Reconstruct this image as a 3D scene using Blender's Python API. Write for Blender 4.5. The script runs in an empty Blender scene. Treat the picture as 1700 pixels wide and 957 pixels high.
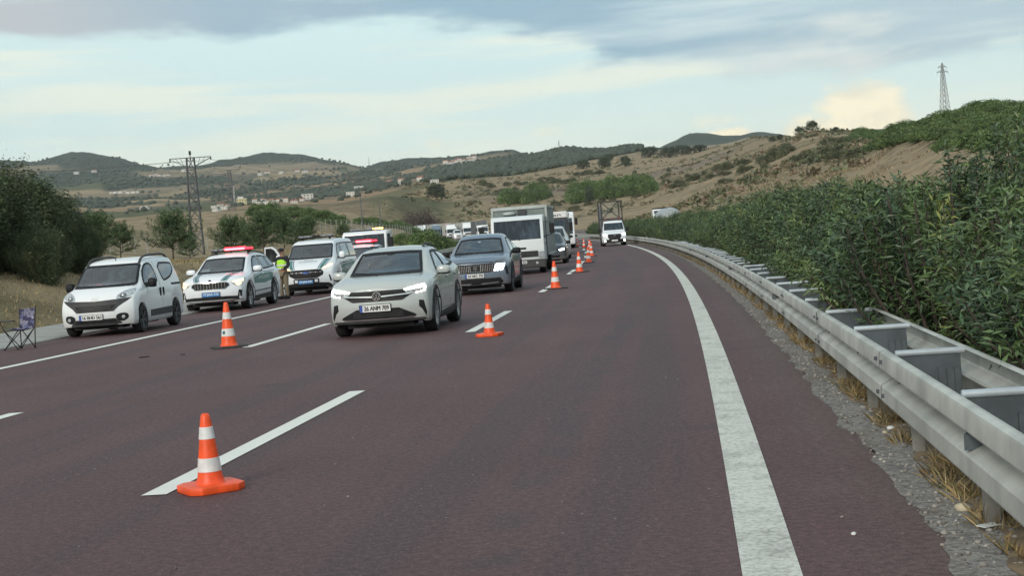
import bpy, bmesh, math, random
import numpy as np
from mathutils import Vector, Matrix
from mathutils.bvhtree import BVHTree
from mathutils.geometry import delaunay_2d_cdt

random.seed(7)
RNG = np.random.default_rng(11)
scene = bpy.context.scene
COL = scene.collection

# ------------------------------------------------------------------ camera
CAM_H = 1.4728
PITCH, ROLL = 0.03315, -0.07543
cam_data = bpy.data.cameras.new("camera")
cam = bpy.data.objects.new("camera", cam_data)
COL.objects.link(cam)
cam_data.sensor_width = 36.0
cam_data.lens = 36.0 * 2430 / 1700
cam_data.clip_start = 0.1
cam_data.clip_end = 40000
_c, _s, _cp, _sp = math.cos(ROLL), math.sin(ROLL), math.cos(PITCH), math.sin(PITCH)
_R = Vector((_c, _sp * _s, _cp * _s))
_U = Vector((-_s, _sp * _c, _cp * _c))
_F = Vector((0, _cp, -_sp))
cam.matrix_world = Matrix(((_R.x, _U.x, -_F.x, 0), (_R.y, _U.y, -_F.y, 0), (_R.z, _U.z, -_F.z, CAM_H), (0, 0, 0, 1)))
scene.camera = cam

# ------------------------------------------------------------------ light
SUN_EL, SUN_AZ = math.radians(24), math.radians(205)     # low sun behind and left of the camera, veiled by cloud
scene.view_settings.view_transform = 'Standard'
scene.view_settings.look = 'None'
scene.view_settings.gamma = 1.0
scene.view_settings.exposure = 0.48
scene.view_settings.use_curve_mapping = False
sun_data = bpy.data.lights.new("sun", 'SUN')
sun_data.energy = 1.6
sun_data.angle = math.radians(18)
sun_data.color = (1.0, 0.93, 0.83)
sun = bpy.data.objects.new("sun", sun_data)
COL.objects.link(sun)
_sd = Vector((math.sin(SUN_AZ) * math.cos(SUN_EL), math.cos(SUN_AZ) * math.cos(SUN_EL), math.sin(SUN_EL)))
sun.rotation_euler = _sd.to_track_quat('Z', 'Y').to_euler()


class NT:
    """small helper to wire shader nodes"""
    def __init__(self, tree):
        self.t = tree
        self.n = tree.nodes
        self.l = tree.links

    def new(self, kind, **kw):
        nd = self.n.new(kind)
        for k, v in kw.items():
            setattr(nd, k, v)
        return nd

    def put(self, sock, v):
        if isinstance(v, bpy.types.NodeSocket):
            self.l.new(v, sock)
        elif v is not None:
            sock.default_value = v

    def math(self, op, a, b=None, c=None):
        nd = self.new('ShaderNodeMath', operation=op)
        self.put(nd.inputs[0], a)
        self.put(nd.inputs[1], b)
        self.put(nd.inputs[2], c)
        return nd.outputs[0]

    def step(self, v, a, b):
        nd = self.new('ShaderNodeMapRange', interpolation_type='SMOOTHSTEP')
        self.put(nd.inputs[0], v)
        self.put(nd.inputs[1], a)
        self.put(nd.inputs[2], b)
        return nd.outputs[0]

    def mix(self, f, a, b, mode='MIX'):
        nd = self.new('ShaderNodeMix', data_type='RGBA', blend_type=mode)
        self.put(nd.inputs[0], f)
        self.put(nd.inputs[6], a if isinstance(a, bpy.types.NodeSocket) else (*a, 1.0))
        self.put(nd.inputs[7], b if isinstance(b, bpy.types.NodeSocket) else (*b, 1.0))
        return nd.outputs[2]

    def noise(self, vec, scale, detail=4.0, rough=0.55, out=0):
        nd = self.new('ShaderNodeTexNoise')
        self.put(nd.inputs['Vector'], vec)
        nd.inputs['Scale'].default_value = scale
        nd.inputs['Detail'].default_value = detail
        nd.inputs['Roughness'].default_value = rough
        return nd.outputs[out]

    def comb(self, x, y, z):
        nd = self.new('ShaderNodeCombineXYZ')
        self.put(nd.inputs[0], x)
        self.put(nd.inputs[1], y)
        self.put(nd.inputs[2], z)
        return nd.outputs[0]


# ------------------------------------------------------------------ sky
world = bpy.data.worlds.new("World")
scene.world = world
world.use_nodes = True
world.node_tree.nodes.clear()
w = NT(world.node_tree)
SKY_STRENGTH = 0.1
out = w.new('ShaderNodeOutputWorld')
bg = w.new('ShaderNodeBackground')
bg.inputs['Strength'].default_value = SKY_STRENGTH
w.l.new(bg.outputs[0], out.inputs[0])
tc = w.new('ShaderNodeTexCoord')
sep = w.new('ShaderNodeSeparateXYZ')
w.l.new(tc.outputs['Generated'], sep.inputs[0])
el = w.math('MULTIPLY', w.math('ARCSINE', sep.outputs[2]), 57.2958)
az = w.math('MULTIPLY', w.math('ARCTAN2', sep.outputs[0], sep.outputs[1]), 57.2958)
nis = w.new('ShaderNodeTexSky', sky_type='NISHITA')
nis.sun_disc = False
nis.sun_elevation = SUN_EL
nis.sun_rotation = SUN_AZ
flat = w.comb(w.math('MULTIPLY', az, 0.085), w.math('MULTIPLY', el, 0.30), 3.7)
streak = w.comb(w.math('MULTIPLY', az, 0.05), w.math('MULTIPLY', el, 0.62), 11.3)
puff = w.comb(w.math('MULTIPLY', az, 0.42), w.math('MULTIPLY', el, 0.60), 1.9)
n_a = w.noise(flat, 1.0, 7, 0.58)
n_b = w.noise(streak, 1.0, 6, 0.55)
n_c = w.noise(puff, 1.0, 6, 0.6)
n_d = w.noise(w.comb(w.math('MULTIPLY', az, 0.04), w.math('MULTIPLY', el, 0.16), 8.2), 1.0, 5, 0.5)
grad = w.mix(w.step(el, 0.0, 6.5), (0.84, 0.81, 0.65), (0.585, 0.75, 0.735))
grad = w.mix(w.math('MULTIPLY', w.step(n_b, 0.47, 0.63), 0.85), grad, (0.80, 0.82, 0.68))
grad = w.mix(w.math('MULTIPLY', w.step(n_d, 0.46, 0.60), 0.45), grad, (0.53, 0.67, 0.65))
# thin grey-blue wisps low over the hills
low = w.math('MULTIPLY', w.step(n_a, 0.53, 0.66), w.step(el, 4.5, 1.0))
grad = w.mix(w.math('MULTIPLY', low, 0.55), grad, (0.55, 0.66, 0.67))
# peach cumulus, one large bank to the right and a few small heads
def blob(a0, e0, wa, we, amp, flat_base=True):
    da = w.math('DIVIDE', w.math('SUBTRACT', az, a0), wa)
    de = w.math('DIVIDE', w.math('SUBTRACT', el, e0), we)
    r2 = w.math('ADD', w.math('MULTIPLY', da, da), w.math('MULTIPLY', de, de))
    v = w.math('SUBTRACT', 1.0, r2)
    return w.math('ADD', v, w.math('MULTIPLY', w.math('SUBTRACT', n_c, 0.5), amp))
peach = None
for a0, e0, wa, we in ((13.9, 4.2, 1.9, 1.1), (11.9, 3.1, 2.3, 0.9), (14.6, 3.2, 1.5, 1.5), (8.2, 3.95, 1.2, 0.35), (8.9, 3.3, 1.3, 0.45), (1.9, 4.1, 0.8, 0.28), (-7.4, 4.8, 0.6, 0.18),
                       (-2.6, 3.95, 0.5, 0.3), (17.0, 4.2, 0.7, 0.6)):
    b = w.step(blob(a0, e0, wa, we, 2.6 if wa > 1.25 else 4.2), 0.05, 0.85 if wa > 1.25 else 1.6)
    if wa <= 1.25: b = w.math('MULTIPLY', b, 0.5)
    peach = b if peach is None else w.math('MAXIMUM', peach, b)
grad = w.mix(w.math('MULTIPLY', peach, 0.82), grad, w.mix(w.step(n_c, 0.40, 0.62), (0.84, 0.72, 0.50), (1.06, 0.90, 0.60)))
# the dark cloud deck overhead with ragged lower edge
edge = w.math('ADD', el, w.math('MULTIPLY', w.math('SUBTRACT', n_a, 0.5), 6.5))
right = w.step(az, 4.0, 16.0)
edge = w.math('ADD', edge, w.math('MULTIPLY', az, w.step(w.math('ABSOLUTE', az), 80.0, 20.0)) if False else w.math('MULTIPLY', w.math('MAXIMUM', w.math('MINIMUM', az, 22.0), -22.0), 0.115))
deck = w.step(edge, 7.0, 8.0)
deck_col = w.mix(w.step(n_d, 0.40, 0.62), (0.205, 0.345, 0.455), (0.305, 0.395, 0.455))
deck_col = w.mix(w.step(az, -8.0, -19.0), deck_col, (0.43, 0.44, 0.455))
deck_col = w.mix(w.math('MULTIPLY', right, 0.75), deck_col, (0.42, 0.525, 0.565))
deck_col = w.mix(w.math('MULTIPLY', w.step(n_b, 0.47, 0.64), 0.75), deck_col, (0.56, 0.68, 0.69))
deck_col = w.mix(w.math('MULTIPLY', w.math('MULTIPLY', w.step(n_a, 0.50, 0.66), right), 0.8), deck_col, (0.82, 0.79, 0.69))
sky_col = w.mix(w.math('MULTIPLY', deck, 0.93), grad, deck_col)
# below the horizon the sheet of haze simply goes on
sky_col = w.mix(w.step(el, 0.0, -4.0), sky_col, (0.62, 0.66, 0.60))
scaled = w.mix(1.0, sky_col, (1 / SKY_STRENGTH,) * 3, 'MULTIPLY')
final = w.mix(0.10, scaled, nis.outputs[0])
w.l.new(final, bg.inputs['Color'])

# ------------------------------------------------------------------ materials
def rgb(r, g, b):
    """sRGB 0-255 to linear"""
    f = lambda c: (c / 255 / 12.92) if c / 255 <= 0.04045 else ((c / 255 + 0.055) / 1.055) ** 2.4
    return (f(r), f(g), f(b))


def mat(name, col, rough=0.5, metal=0.0, var=0.12, scale=6.0, coat=0.0, emit=0.0, bump=0.0, spec=0.5, attr=None, alpha=None):
    m = bpy.data.materials.new(name)
    m.use_nodes = True
    t = NT(m.node_tree)
    bs = t.n['Principled BSDF']
    bs.inputs['Roughness'].default_value = rough
    bs.inputs['Metallic'].default_value = metal
    bs.inputs['Coat Weight'].default_value = coat
    bs.inputs['Coat Roughness'].default_value = 0.06
    bs.inputs['Specular IOR Level'].default_value = spec
    co = t.new('ShaderNodeTexCoord').outputs['Object']
    n = t.noise(co, scale, 5, 0.6)
    f = t.step(n, 0.3, 0.7)
    if attr:
        at = t.new('ShaderNodeAttribute', attribute_name=attr)
        base = at.outputs['Color']
        c = t.mix(f, t.mix(1.0, base, (1 - var,) * 3, 'MULTIPLY'), t.mix(1.0, base, (1 + var,) * 3, 'MULTIPLY'))
    else:
        c = t.mix(f, tuple(x * (1 - var) for x in col), tuple(min(1, x * (1 + var)) for x in col))
    t.l.new(c, bs.inputs['Base Color'])
    if emit:
        bs.inputs['Emission Color'].default_value = (*col, 1)
        bs.inputs['Emission Strength'].default_value = emit
    if bump:
        bp = t.new('ShaderNodeBump')
        bp.inputs['Strength'].default_value = bump
        bp.inputs['Distance'].default_value = 0.01
        t.l.new(t.noise(co, scale * 4, 4, 0.6), bp.inputs['Height'])
        t.l.new(bp.outputs[0], bs.inputs['Normal'])
    return m


def paint(name, col, rough=0.32, metal=0.0, dirt=0.5):
    """car paint: clear coat over colour, road film thickening towards the sills"""
    m = bpy.data.materials.new(name)
    m.use_nodes = True
    t = NT(m.node_tree)
    bs = t.n['Principled BSDF']
    tco = t.new('ShaderNodeTexCoord').outputs['Object']
    sp = t.new('ShaderNodeSeparateXYZ')
    t.l.new(tco, sp.inputs[0])
    n = t.noise(tco, 2.2, 6, 0.65)
    film = t.math('MULTIPLY', t.step(t.math('ADD', sp.outputs[2], t.math('MULTIPLY', n, 0.5)), 0.95, 0.35), dirt)
    film = t.math('ADD', film, t.math('MULTIPLY', t.step(n, 0.55, 0.8), 0.08))
    c = t.mix(film, col, (0.22, 0.20, 0.17))
    t.l.new(c, bs.inputs['Base Color'])
    bs.inputs['Metallic'].default_value = metal
    t.l.new(t.math('ADD', t.math('MULTIPLY', film, 0.4), rough), bs.inputs['Roughness'])
    bs.inputs['Coat Weight'].default_value = 0.55
    bs.inputs['Coat Roughness'].default_value = 0.08
    return m


def glassy(name, col, rough=0.04):
    """tinted window glass: dark, glossy, streaked by dust and dim cabin shapes"""
    m = bpy.data.materials.new(name)
    m.use_nodes = True
    t = NT(m.node_tree)
    bs = t.n['Principled BSDF']
    tco = t.new('ShaderNodeTexCoord').outputs['Object']
    mp = t.new('ShaderNodeMapping')
    mp.inputs['Scale'].default_value = (1, 1.6, 0.5)
    t.l.new(tco, mp.inputs[0])
    n = t.noise(mp.outputs[0], 3.0, 5, 0.6)
    c = t.mix(t.step(n, 0.42, 0.72), col, tuple(x * 2.6 + 0.012 for x in col))
    t.l.new(c, bs.inputs['Base Color'])
    bs.inputs['Roughness'].default_value = rough
    bs.inputs['Specular IOR Level'].default_value = 0.55
    bs.inputs['Coat Weight'].default_value = 0.15
    bs.inputs['Coat Roughness'].default_value = 0.03
    return m


M = {}
M['white'] = paint('white paint', (0.80, 0.83, 0.84))
M['white2'] = paint('white fleet paint', (0.78, 0.82, 0.85))
M['greige'] = paint('pale silvery grey paint', (0.465, 0.505, 0.495), rough=0.22)
M['steel'] = paint('blue grey metallic paint', (0.165, 0.215, 0.28), rough=0.25, metal=0.3)
M['dark_paint'] = paint('dark blue paint', (0.03, 0.04, 0.055), rough=0.25)
M['blue_paint'] = paint('grey blue paint', (0.10, 0.15, 0.22), rough=0.28, metal=0.3)
M['cream'] = paint('aged white cab paint', (0.66, 0.71, 0.72), rough=0.45, dirt=0.8)
M['glass'] = glassy('window glass', (0.012, 0.022, 0.030))
M['side_glass'] = glassy('side glass', (0.022, 0.026, 0.027))
def clear_glass():
    m = bpy.data.materials.new('window glass, tinted clear')
    m.use_nodes = True
    t = NT(m.node_tree)
    t.n.remove(t.n['Principled BSDF'])
    out_ = [n for n in t.n if n.type == 'OUTPUT_MATERIAL'][0]
    tr = t.new('ShaderNodeBsdfTransparent')
    tr.inputs[0].default_value = (0.64, 0.71, 0.72, 1)
    gl = t.new('ShaderNodeBsdfGlossy')
    gl.inputs['Color'].default_value = (0.9, 0.95, 1.0, 1)
    gl.inputs['Roughness'].default_value = 0.03
    fr = t.new('ShaderNodeFresnel')
    fr.inputs['IOR'].default_value = 1.55
    m1 = t.new('ShaderNodeMixShader')
    t.l.new(t.math('MINIMUM', t.math('ADD', t.math('MULTIPLY', fr.outputs[0], 1.2), 0.10), 1.0), m1.inputs[0])
    t.l.new(tr.outputs[0], m1.inputs[1]); t.l.new(gl.outputs[0], m1.inputs[2])
    df = t.new('ShaderNodeBsdfDiffuse')
    df.inputs[0].default_value = (0.30, 0.30, 0.29, 1)
    co = t.new('ShaderNodeTexCoord').outputs['Object']
    m2 = t.new('ShaderNodeMixShader')
    t.l.new(t.math('MULTIPLY', t.step(t.noise(co, 4.0, 5, 0.65), 0.40, 0.75), 0.07), m2.inputs[0])
    t.l.new(m1.outputs[0], m2.inputs[1]); t.l.new(df.outputs[0], m2.inputs[2])
    t.l.new(m2.outputs[0], out_.inputs[0])
    return m


M['clear_glass'] = clear_glass()
M['seat_cloth'] = mat('seat cloth', (0.055, 0.057, 0.062), 0.9, var=0.3)
M['black'] = mat('black plastic', (0.011, 0.011, 0.013), 0.6, var=0.3, spec=0.3)
M['trim'] = mat('dark grey cladding', (0.035, 0.036, 0.038), 0.6, var=0.25)
M['dirt'] = mat('dry soil and thatch', (0.20, 0.145, 0.085), 0.95, var=0.35, scale=7.0, bump=0.8)
M['under'] = mat('underbody', (0.008, 0.008, 0.008), 0.9, var=0.3)
M['tyre'] = mat('tyre rubber', (0.017, 0.017, 0.018), 0.85, var=0.35, scale=14)
M['rim'] = mat('alloy rim', (0.42, 0.43, 0.44), 0.35, 0.75)
M['rim_dark'] = mat('dark alloy rim', (0.10, 0.105, 0.11), 0.4, 0.6)
M['chrome'] = mat('chrome trim', (0.72, 0.73, 0.74), 0.16, 0.95, var=0.05)
M['lamp'] = mat('lamp cluster', (0.42, 0.45, 0.47), 0.12, 0.25, var=0.4, scale=20, coat=1.0)
M['lamp_dark'] = mat('smoked lamp cluster', (0.10, 0.11, 0.12), 0.12, 0.3, var=0.4, scale=20, coat=1.0)
M['drl'] = mat('daylight lamp', (1.0, 0.97, 0.92), 0.4, emit=4.0, var=0.02)
M['beam'] = mat('lit headlamp', (1.0, 0.95, 0.86), 0.4, emit=9.0, var=0.02)
M['amber'] = mat('amber hazard lamp', (1.0, 0.66, 0.30), 0.4, emit=2.2, var=0.05)
M['amber_bar'] = mat('amber beacon', (1.0, 0.52, 0.12), 0.4, emit=5.0, var=0.25, scale=14)
M['red_lit'] = mat('lit red beacon', (1.0, 0.010, 0.022), 0.4, emit=6.0, var=0.2, scale=10)
M['red_core'] = mat('beacon core', (1.0, 0.075, 0.09), 0.4, emit=7.0, var=0.1, scale=14)
M['bar_off'] = mat('unlit light bar', (0.20, 0.22, 0.24), 0.25, 0.2, var=0.5, scale=12, coat=0.8)
M['tail'] = mat('tail lamp', (0.35, 0.02, 0.03), 0.2, coat=0.8)
M['plate'] = mat('number plate', (0.72, 0.73, 0.72), 0.4, var=0.06)
M['plate_blue'] = mat('official plate', (0.05, 0.22, 0.50), 0.4, var=0.1)
M['plate_band'] = mat('plate band', (0.02, 0.08, 0.36), 0.4)
M['ink'] = mat('black lettering', (0.012, 0.012, 0.014), 0.5)
M['ink_white'] = mat('white lettering', (0.75, 0.77, 0.78), 0.5)
M['ink_grey'] = mat('grey lettering', (0.20, 0.24, 0.26), 0.5)
M['green_film'] = mat('green livery film', (0.035, 0.17, 0.16), 0.35, var=0.15, coat=0.4)
M['navy_film'] = mat('navy livery film', (0.02, 0.06, 0.14), 0.35, coat=0.4)
M['red_film'] = mat('red livery film', (0.45, 0.04, 0.06), 0.35, coat=0.4)
M['galv'] = mat('galvanised steel', (0.47, 0.485, 0.445), 0.5, 0.15, var=0.22, scale=2.2, bump=0.06)
M['galv_dark'] = mat('weathered galvanised plate', (0.075, 0.092, 0.105), 0.55, 0.2, var=0.25, scale=5.0)
M['galv_post'] = mat('dusty galvanised post', (0.24, 0.235, 0.21), 0.65, 0.1, var=0.3, scale=6.0)
M['galv_rail'] = mat('galvanised tube', (0.44, 0.50, 0.54), 0.45, 0.25, var=0.12, scale=5.0)
M['joint'] = mat('rail joint', (0.12, 0.12, 0.115), 0.7)
M['orange'] = mat('orange cone plastic', (0.86, 0.092, 0.016), 0.45, var=0.16, scale=9, bump=0.03)
M['reflect'] = mat('white reflective sleeve', (0.66, 0.67, 0.66), 0.4, var=0.14, scale=14)
M['rubber'] = mat('cone base rubber', (0.045, 0.045, 0.046), 0.8, var=0.25)
M['concrete'] = mat('concrete', (0.33, 0.33, 0.31), 0.85, var=0.14, scale=1.6, bump=0.2)
M['pole'] = mat('lattice steel', (0.13, 0.135, 0.14), 0.6, 0.3, var=0.3)
M['frame_dark'] = mat('dark painted frame', (0.03, 0.03, 0.032), 0.6, var=0.3)
M['pole_pale'] = mat('pale lattice steel', (0.28, 0.29, 0.29), 0.6, 0.2, var=0.2)
M['bark'] = mat('bark', (0.075, 0.06, 0.05), 0.9, var=0.35, scale=9)
M['leaf_hedge'] = mat('oleander leaf', (0.05, 0.08, 0.04), 0.45, var=0.25, scale=1.2, attr='tint')
M['leaf_pine'] = mat('pine needles', (0.05, 0.075, 0.035), 0.7, var=0.25, scale=1.0, attr='tint')
M['leaf'] = mat('leaf', (0.05, 0.08, 0.03), 0.6, var=0.25, scale=1.0, attr='tint')
M['dry'] = mat('dry grass', (0.30, 0.23, 0.12), 0.9, var=0.3, scale=1.5, attr='tint')
M['wall_house'] = mat('house render', (0.62, 0.60, 0.55), 0.8, var=0.1, scale=0.5)
M['wall_yellow'] = mat('yellow render', (0.62, 0.55, 0.32), 0.8, var=0.1, scale=0.5)
M['roof_tile'] = mat('red roof tile', (0.27, 0.12, 0.08), 0.8, var=0.25, scale=0.8)
M['window_dark'] = mat('dark window', (0.03, 0.035, 0.04), 0.2)
M['pale_paint'] = paint('pale grey paint', (0.42, 0.45, 0.46))
M['curtain_grey'] = mat('grey trailer curtain', (0.10, 0.11, 0.12), 0.6, var=0.2, scale=1.0)
M['curtain_pale'] = mat('pale trailer side', (0.52, 0.53, 0.50), 0.6, var=0.12, scale=1.0)
M['curtain_cream'] = mat('cream trailer side', (0.55, 0.53, 0.40), 0.6, var=0.12, scale=1.0)
M['truck_red'] = paint('red truck paint', (0.42, 0.06, 0.035))
M['box_grey'] = mat('grey cargo box', (0.165, 0.20, 0.19), 0.55, 0.1, var=0.2, scale=1.3)
M['box_edge'] = mat('cargo box edge', (0.36, 0.395, 0.38), 0.5, 0.15, var=0.2, scale=2)
M['tank'] = mat('tank metal', (0.40, 0.44, 0.46), 0.35, 0.4, var=0.15)
M['camo'] = None
M['hivis'] = mat('hi-vis fabric', (0.42, 0.82, 0.05), 0.7, var=0.15)
M['navy'] = mat('dark uniform', (0.014, 0.016, 0.022), 0.85)
M['khaki'] = mat('khaki trousers', (0.20, 0.17, 0.11), 0.85)
M['skin'] = mat('skin', (0.36, 0.20, 0.14), 0.6)
M['stone'] = mat('pale stone', (0.48, 0.42, 0.30), 0.85, var=0.2, scale=12)
M['debris_dark'] = mat('dark debris', (0.02, 0.02, 0.02), 0.9)
M['paper'] = mat('paper', (0.62, 0.64, 0.62), 0.7)


def asphalt():
    m = bpy.data.materials.new('reddish asphalt')
    m.use_nodes = True
    t = NT(m.node_tree)
    bs = t.n['Principled BSDF']
    co = t.new('ShaderNodeTexCoord').outputs['Object']
    uv = t.new('ShaderNodeUVMap', uv_map='road').outputs[0]          # u = offset across, v = along
    sp = t.new('ShaderNodeSeparateXYZ')
    t.l.new(uv, sp.inputs[0])
    big = t.noise(co, 0.22, 4, 0.6)
    c = t.mix(t.step(big, 0.35, 0.65), (0.090, 0.043, 0.045), (0.110, 0.057, 0.059))
    # wheel tracks, long streaks along the lanes
    st = t.noise(t.comb(t.math('MULTIPLY', sp.outputs[0], 1.3), t.math('MULTIPLY', sp.outputs[1], 0.03), 0.0), 1.0, 4, 0.55)
    c = t.mix(t.math('MULTIPLY', t.step(st, 0.48, 0.64), 0.60), c, (0.060, 0.041, 0.044))
    c = t.mix(t.math('MULTIPLY', t.step(st, 0.46, 0.32), 0.50), c, (0.126, 0.064, 0.063))
    # faint tar streak in the running lane
    tar = t.math('SUBTRACT', 1.0, t.step(t.math('ABSOLUTE', t.math('ADD', t.math('ADD', sp.outputs[0], 1.25), t.math('MULTIPLY', t.math('SUBTRACT', t.noise(t.comb(0.0, t.math('MULTIPLY', sp.outputs[1], 0.12), 2.0), 1.0, 2), 0.5), 0.5))), 0.05, 0.22))
    tn = t.math('MULTIPLY', tar, t.step(t.noise(co, 1.4, 3), 0.42, 0.62))
    dust = t.math('MULTIPLY', t.step(t.math('ADD', sp.outputs[0], t.math('MULTIPLY', t.noise(co, 1.1, 5, 0.7), 0.7)), 0.55, 1.15), 0.45)
    c = t.mix(dust, c, (0.17, 0.145, 0.125))
    stain = t.new('ShaderNodeTexVoronoi', feature='F1')
    stain.inputs['Scale'].default_value = 0.55
    t.l.new(co, stain.inputs['Vector'])
    sd = t.math('MULTIPLY', t.step(t.math('ADD', stain.outputs['Distance'], t.math('MULTIPLY', t.noise(co, 6.0, 3), 0.12)), 0.20, 0.10), 0.55)
    c = t.mix(sd, c, (0.045, 0.036, 0.038))
    c = t.mix(t.math('MULTIPLY', tn, 0.6), c, (0.050, 0.043, 0.047))
    # crushed stone grain
    g = t.noise(co, 55.0, 3, 0.7)
    c = t.mix(t.math('MULTIPLY', t.step(g, 0.48, 0.70), 0.75), c, (0.172, 0.112, 0.110))
    g2 = t.noise(co, 120.0, 2, 0.6)
    c = t.mix(t.math('MULTIPLY', t.step(g2, 0.50, 0.32), 0.75), c, (0.034, 0.025, 0.027))
    g3 = t.noise(co, 21.0, 4, 0.75)
    c = t.mix(t.step(g3, 0.35, 0.65), t.mix(1.0, c, (0.72, 0.72, 0.73), 'MULTIPLY'), t.mix(1.0, c, (1.28, 1.27, 1.26), 'MULTIPLY'))
    vo = t.new('ShaderNodeTexVoronoi', feature='F1')
    vo.inputs['Scale'].default_value = 7.0
    t.l.new(co, vo.inputs['Vector'])
    spk = t.math('MULTIPLY', t.step(vo.outputs['Distance'], 0.075, 0.03), t.step(t.noise(co, 9.0, 1), 0.52, 0.60))
    c = t.mix(t.math('MULTIPLY', spk, 0.7), c, (0.42, 0.38, 0.36))
    t.l.new(c, bs.inputs['Base Color'])
    bs.inputs['Roughness'].default_value = 0.72
    bs.inputs['Specular IOR Level'].default_value = 0.35
    bp = t.new('ShaderNodeBump')
    bp.inputs['Strength'].default_value = 0.5
    bp.inputs['Distance'].default_value = 0.006
    t.l.new(g, bp.inputs['Height'])
    t.l.new(bp.outputs[0], bs.inputs['Normal'])
    return m


def line_paint(name, wear):
    m = bpy.data.materials.new(name)
    m.use_nodes = True
    t = NT(m.node_tree)
    bs = t.n['Principled BSDF']
    co = t.new('ShaderNodeTexCoord').outputs['Object']
    n = t.noise(co, 2.2, 6, 0.7)
    g = t.noise(co, 34.0, 4, 0.7)
    f = t.math('ADD', t.math('MULTIPLY', t.step(g, 0.45, 0.65), 0.5), t.math('MULTIPLY', t.step(n, 0.45, 0.75), 0.5))
    c = t.mix(t.math('MULTIPLY', f, wear), (0.78, 0.79, 0.73) if wear < 0.5 else (0.66, 0.67, 0.60), (0.22, 0.22, 0.20) if wear < 0.5 else (0.16, 0.155, 0.14))
    t.l.new(c, bs.inputs['Base Color'])
    bs.inputs['Roughness'].default_value = 0.65
    return m


def camo():
    m = bpy.data.materials.new('camouflage canvas')
    m.use_nodes = True
    t = NT(m.node_tree)
    bs = t.n['Principled BSDF']
    co = t.new('ShaderNodeTexCoord').outputs['Object']
    a = t.noise(co, 9.0, 3, 0.5)
    b = t.noise(co, 14.0, 2, 0.5)
    c = t.mix(t.step(a, 0.50, 0.54), (0.035, 0.035, 0.085), (0.20, 0.20, 0.27))
    c = t.mix(t.step(b, 0.58, 0.61), c, (0.11, 0.12, 0.22))
    c = t.mix(t.step(b, 0.36, 0.33), c, (0.36, 0.38, 0.42))
    t.l.new(c, bs.inputs['Base Color'])
    bs.inputs['Roughness'].default_value = 0.85
    return m


M['asphalt'] = asphalt()
M['line'] = line_paint('white road paint', 0.18)
M['line_worn'] = line_paint('worn white road paint', 0.95)
M['camo'] = camo()


def ground_mat():
    m = bpy.data.materials.new('hill ground')
    m.use_nodes = True
    t = NT(m.node_tree)
    bs = t.n['Principled BSDF']
    co = t.new('ShaderNodeTexCoord').outputs['Object']
    at = t.new('ShaderNodeAttribute', attribute_name='cover')
    wd = t.new('ShaderNodeAttribute', attribute_name='wild')
    base = at.outputs['Color']
    n1 = t.noise(co, 0.35, 6, 0.65)
    n2 = t.noise(co, 0.045, 6, 0.65)
    n3 = t.noise(co, 3.0, 5, 0.7)
    c = t.mix(t.step(n1, 0.3, 0.7), t.mix(1.0, base, (0.66, 0.66, 0.68), 'MULTIPLY'), t.mix(1.0, base, (1.3, 1.29, 1.25), 'MULTIPLY'))
    c = t.mix(t.step(n3, 0.3, 0.7), t.mix(1.0, c, (0.85, 0.86, 0.86), 'MULTIPLY'), t.mix(1.0, c, (1.13, 1.12, 1.1), 'MULTIPLY'))
    scrub = t.math('MULTIPLY', t.step(n2, 0.52, 0.62), wd.outputs['Fac'])
    c = t.mix(t.math('MULTIPLY', scrub, 0.55), c, (0.13, 0.115, 0.065))
    c = t.mix(t.math('MULTIPLY', t.math('MULTIPLY', t.step(n2, 0.46, 0.36), wd.outputs['Fac']), 0.35), c, (0.33, 0.25, 0.16))
    t.l.new(c, bs.inputs['Base Color'])
    bs.inputs['Roughness'].default_value = 0.95
    bs.inputs['Specular IOR Level'].default_value = 0.1
    bp = t.new('ShaderNodeBump')
    bp.inputs['Strength'].default_value = 0.6
    bp.inputs['Distance'].default_value = 0.25
    t.l.new(n3, bp.inputs['Height'])
    t.l.new(bp.outputs[0], bs.inputs['Normal'])
    return m


def gravel_mat():
    m = bpy.data.materials.new('roadside gravel')
    m.use_nodes = True
    t = NT(m.node_tree)
    bs = t.n['Principled BSDF']
    co = t.new('ShaderNodeTexCoord').outputs['Object']
    n = t.noise(co, 2.5, 5, 0.65)
    g = t.noise(co, 40.0, 4, 0.7)
    c = t.mix(t.step(n, 0.35, 0.65), (0.20, 0.195, 0.185), (0.27, 0.26, 0.24))
    vo = t.new('ShaderNodeTexVoronoi', feature='F1')
    vo.inputs['Scale'].default_value = 32.0
    t.l.new(co, vo.inputs['Vector'])
    sx = t.new('ShaderNodeSeparateXYZ')
    t.l.new(vo.outputs['Color'], sx.inputs[0])
    c = t.mix(0.75, c, t.mix(sx.outputs[0], (0.11, 0.105, 0.10), (0.36, 0.345, 0.315)))
    c = t.mix(t.math('MULTIPLY', t.step(t.noise(co, 1.3, 4, 0.7), 0.50, 0.66), 0.55), c, (0.19, 0.15, 0.105))
    c = t.mix(t.math('MULTIPLY', t.step(g, 0.5, 0.72), 0.6), c, (0.34, 0.33, 0.31))
    c = t.mix(t.math('MULTIPLY', t.step(g, 0.46, 0.3), 0.6), c, (0.07, 0.068, 0.066))
    t.l.new(c, bs.inputs['Base Color'])
    bs.inputs['Roughness'].default_value = 0.95
    bp = t.new('ShaderNodeBump')
    bp.inputs['Strength'].default_value = 0.9
    bp.inputs['Distance'].default_value = 0.02
    t.l.new(g, bp.inputs['Height'])
    t.l.new(bp.outputs[0], bs.inputs['Normal'])
    return m


M['ground'] = ground_mat()
M['gravel'] = gravel_mat()

# ------------------------------------------------------------------ object helpers
def tag(o, label=None, cat=None, group=None, kind=None):
    if label: o['label'] = label
    if cat: o['category'] = cat
    if group: o['group'] = group
    if kind: o['kind'] = kind
    return o


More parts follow.
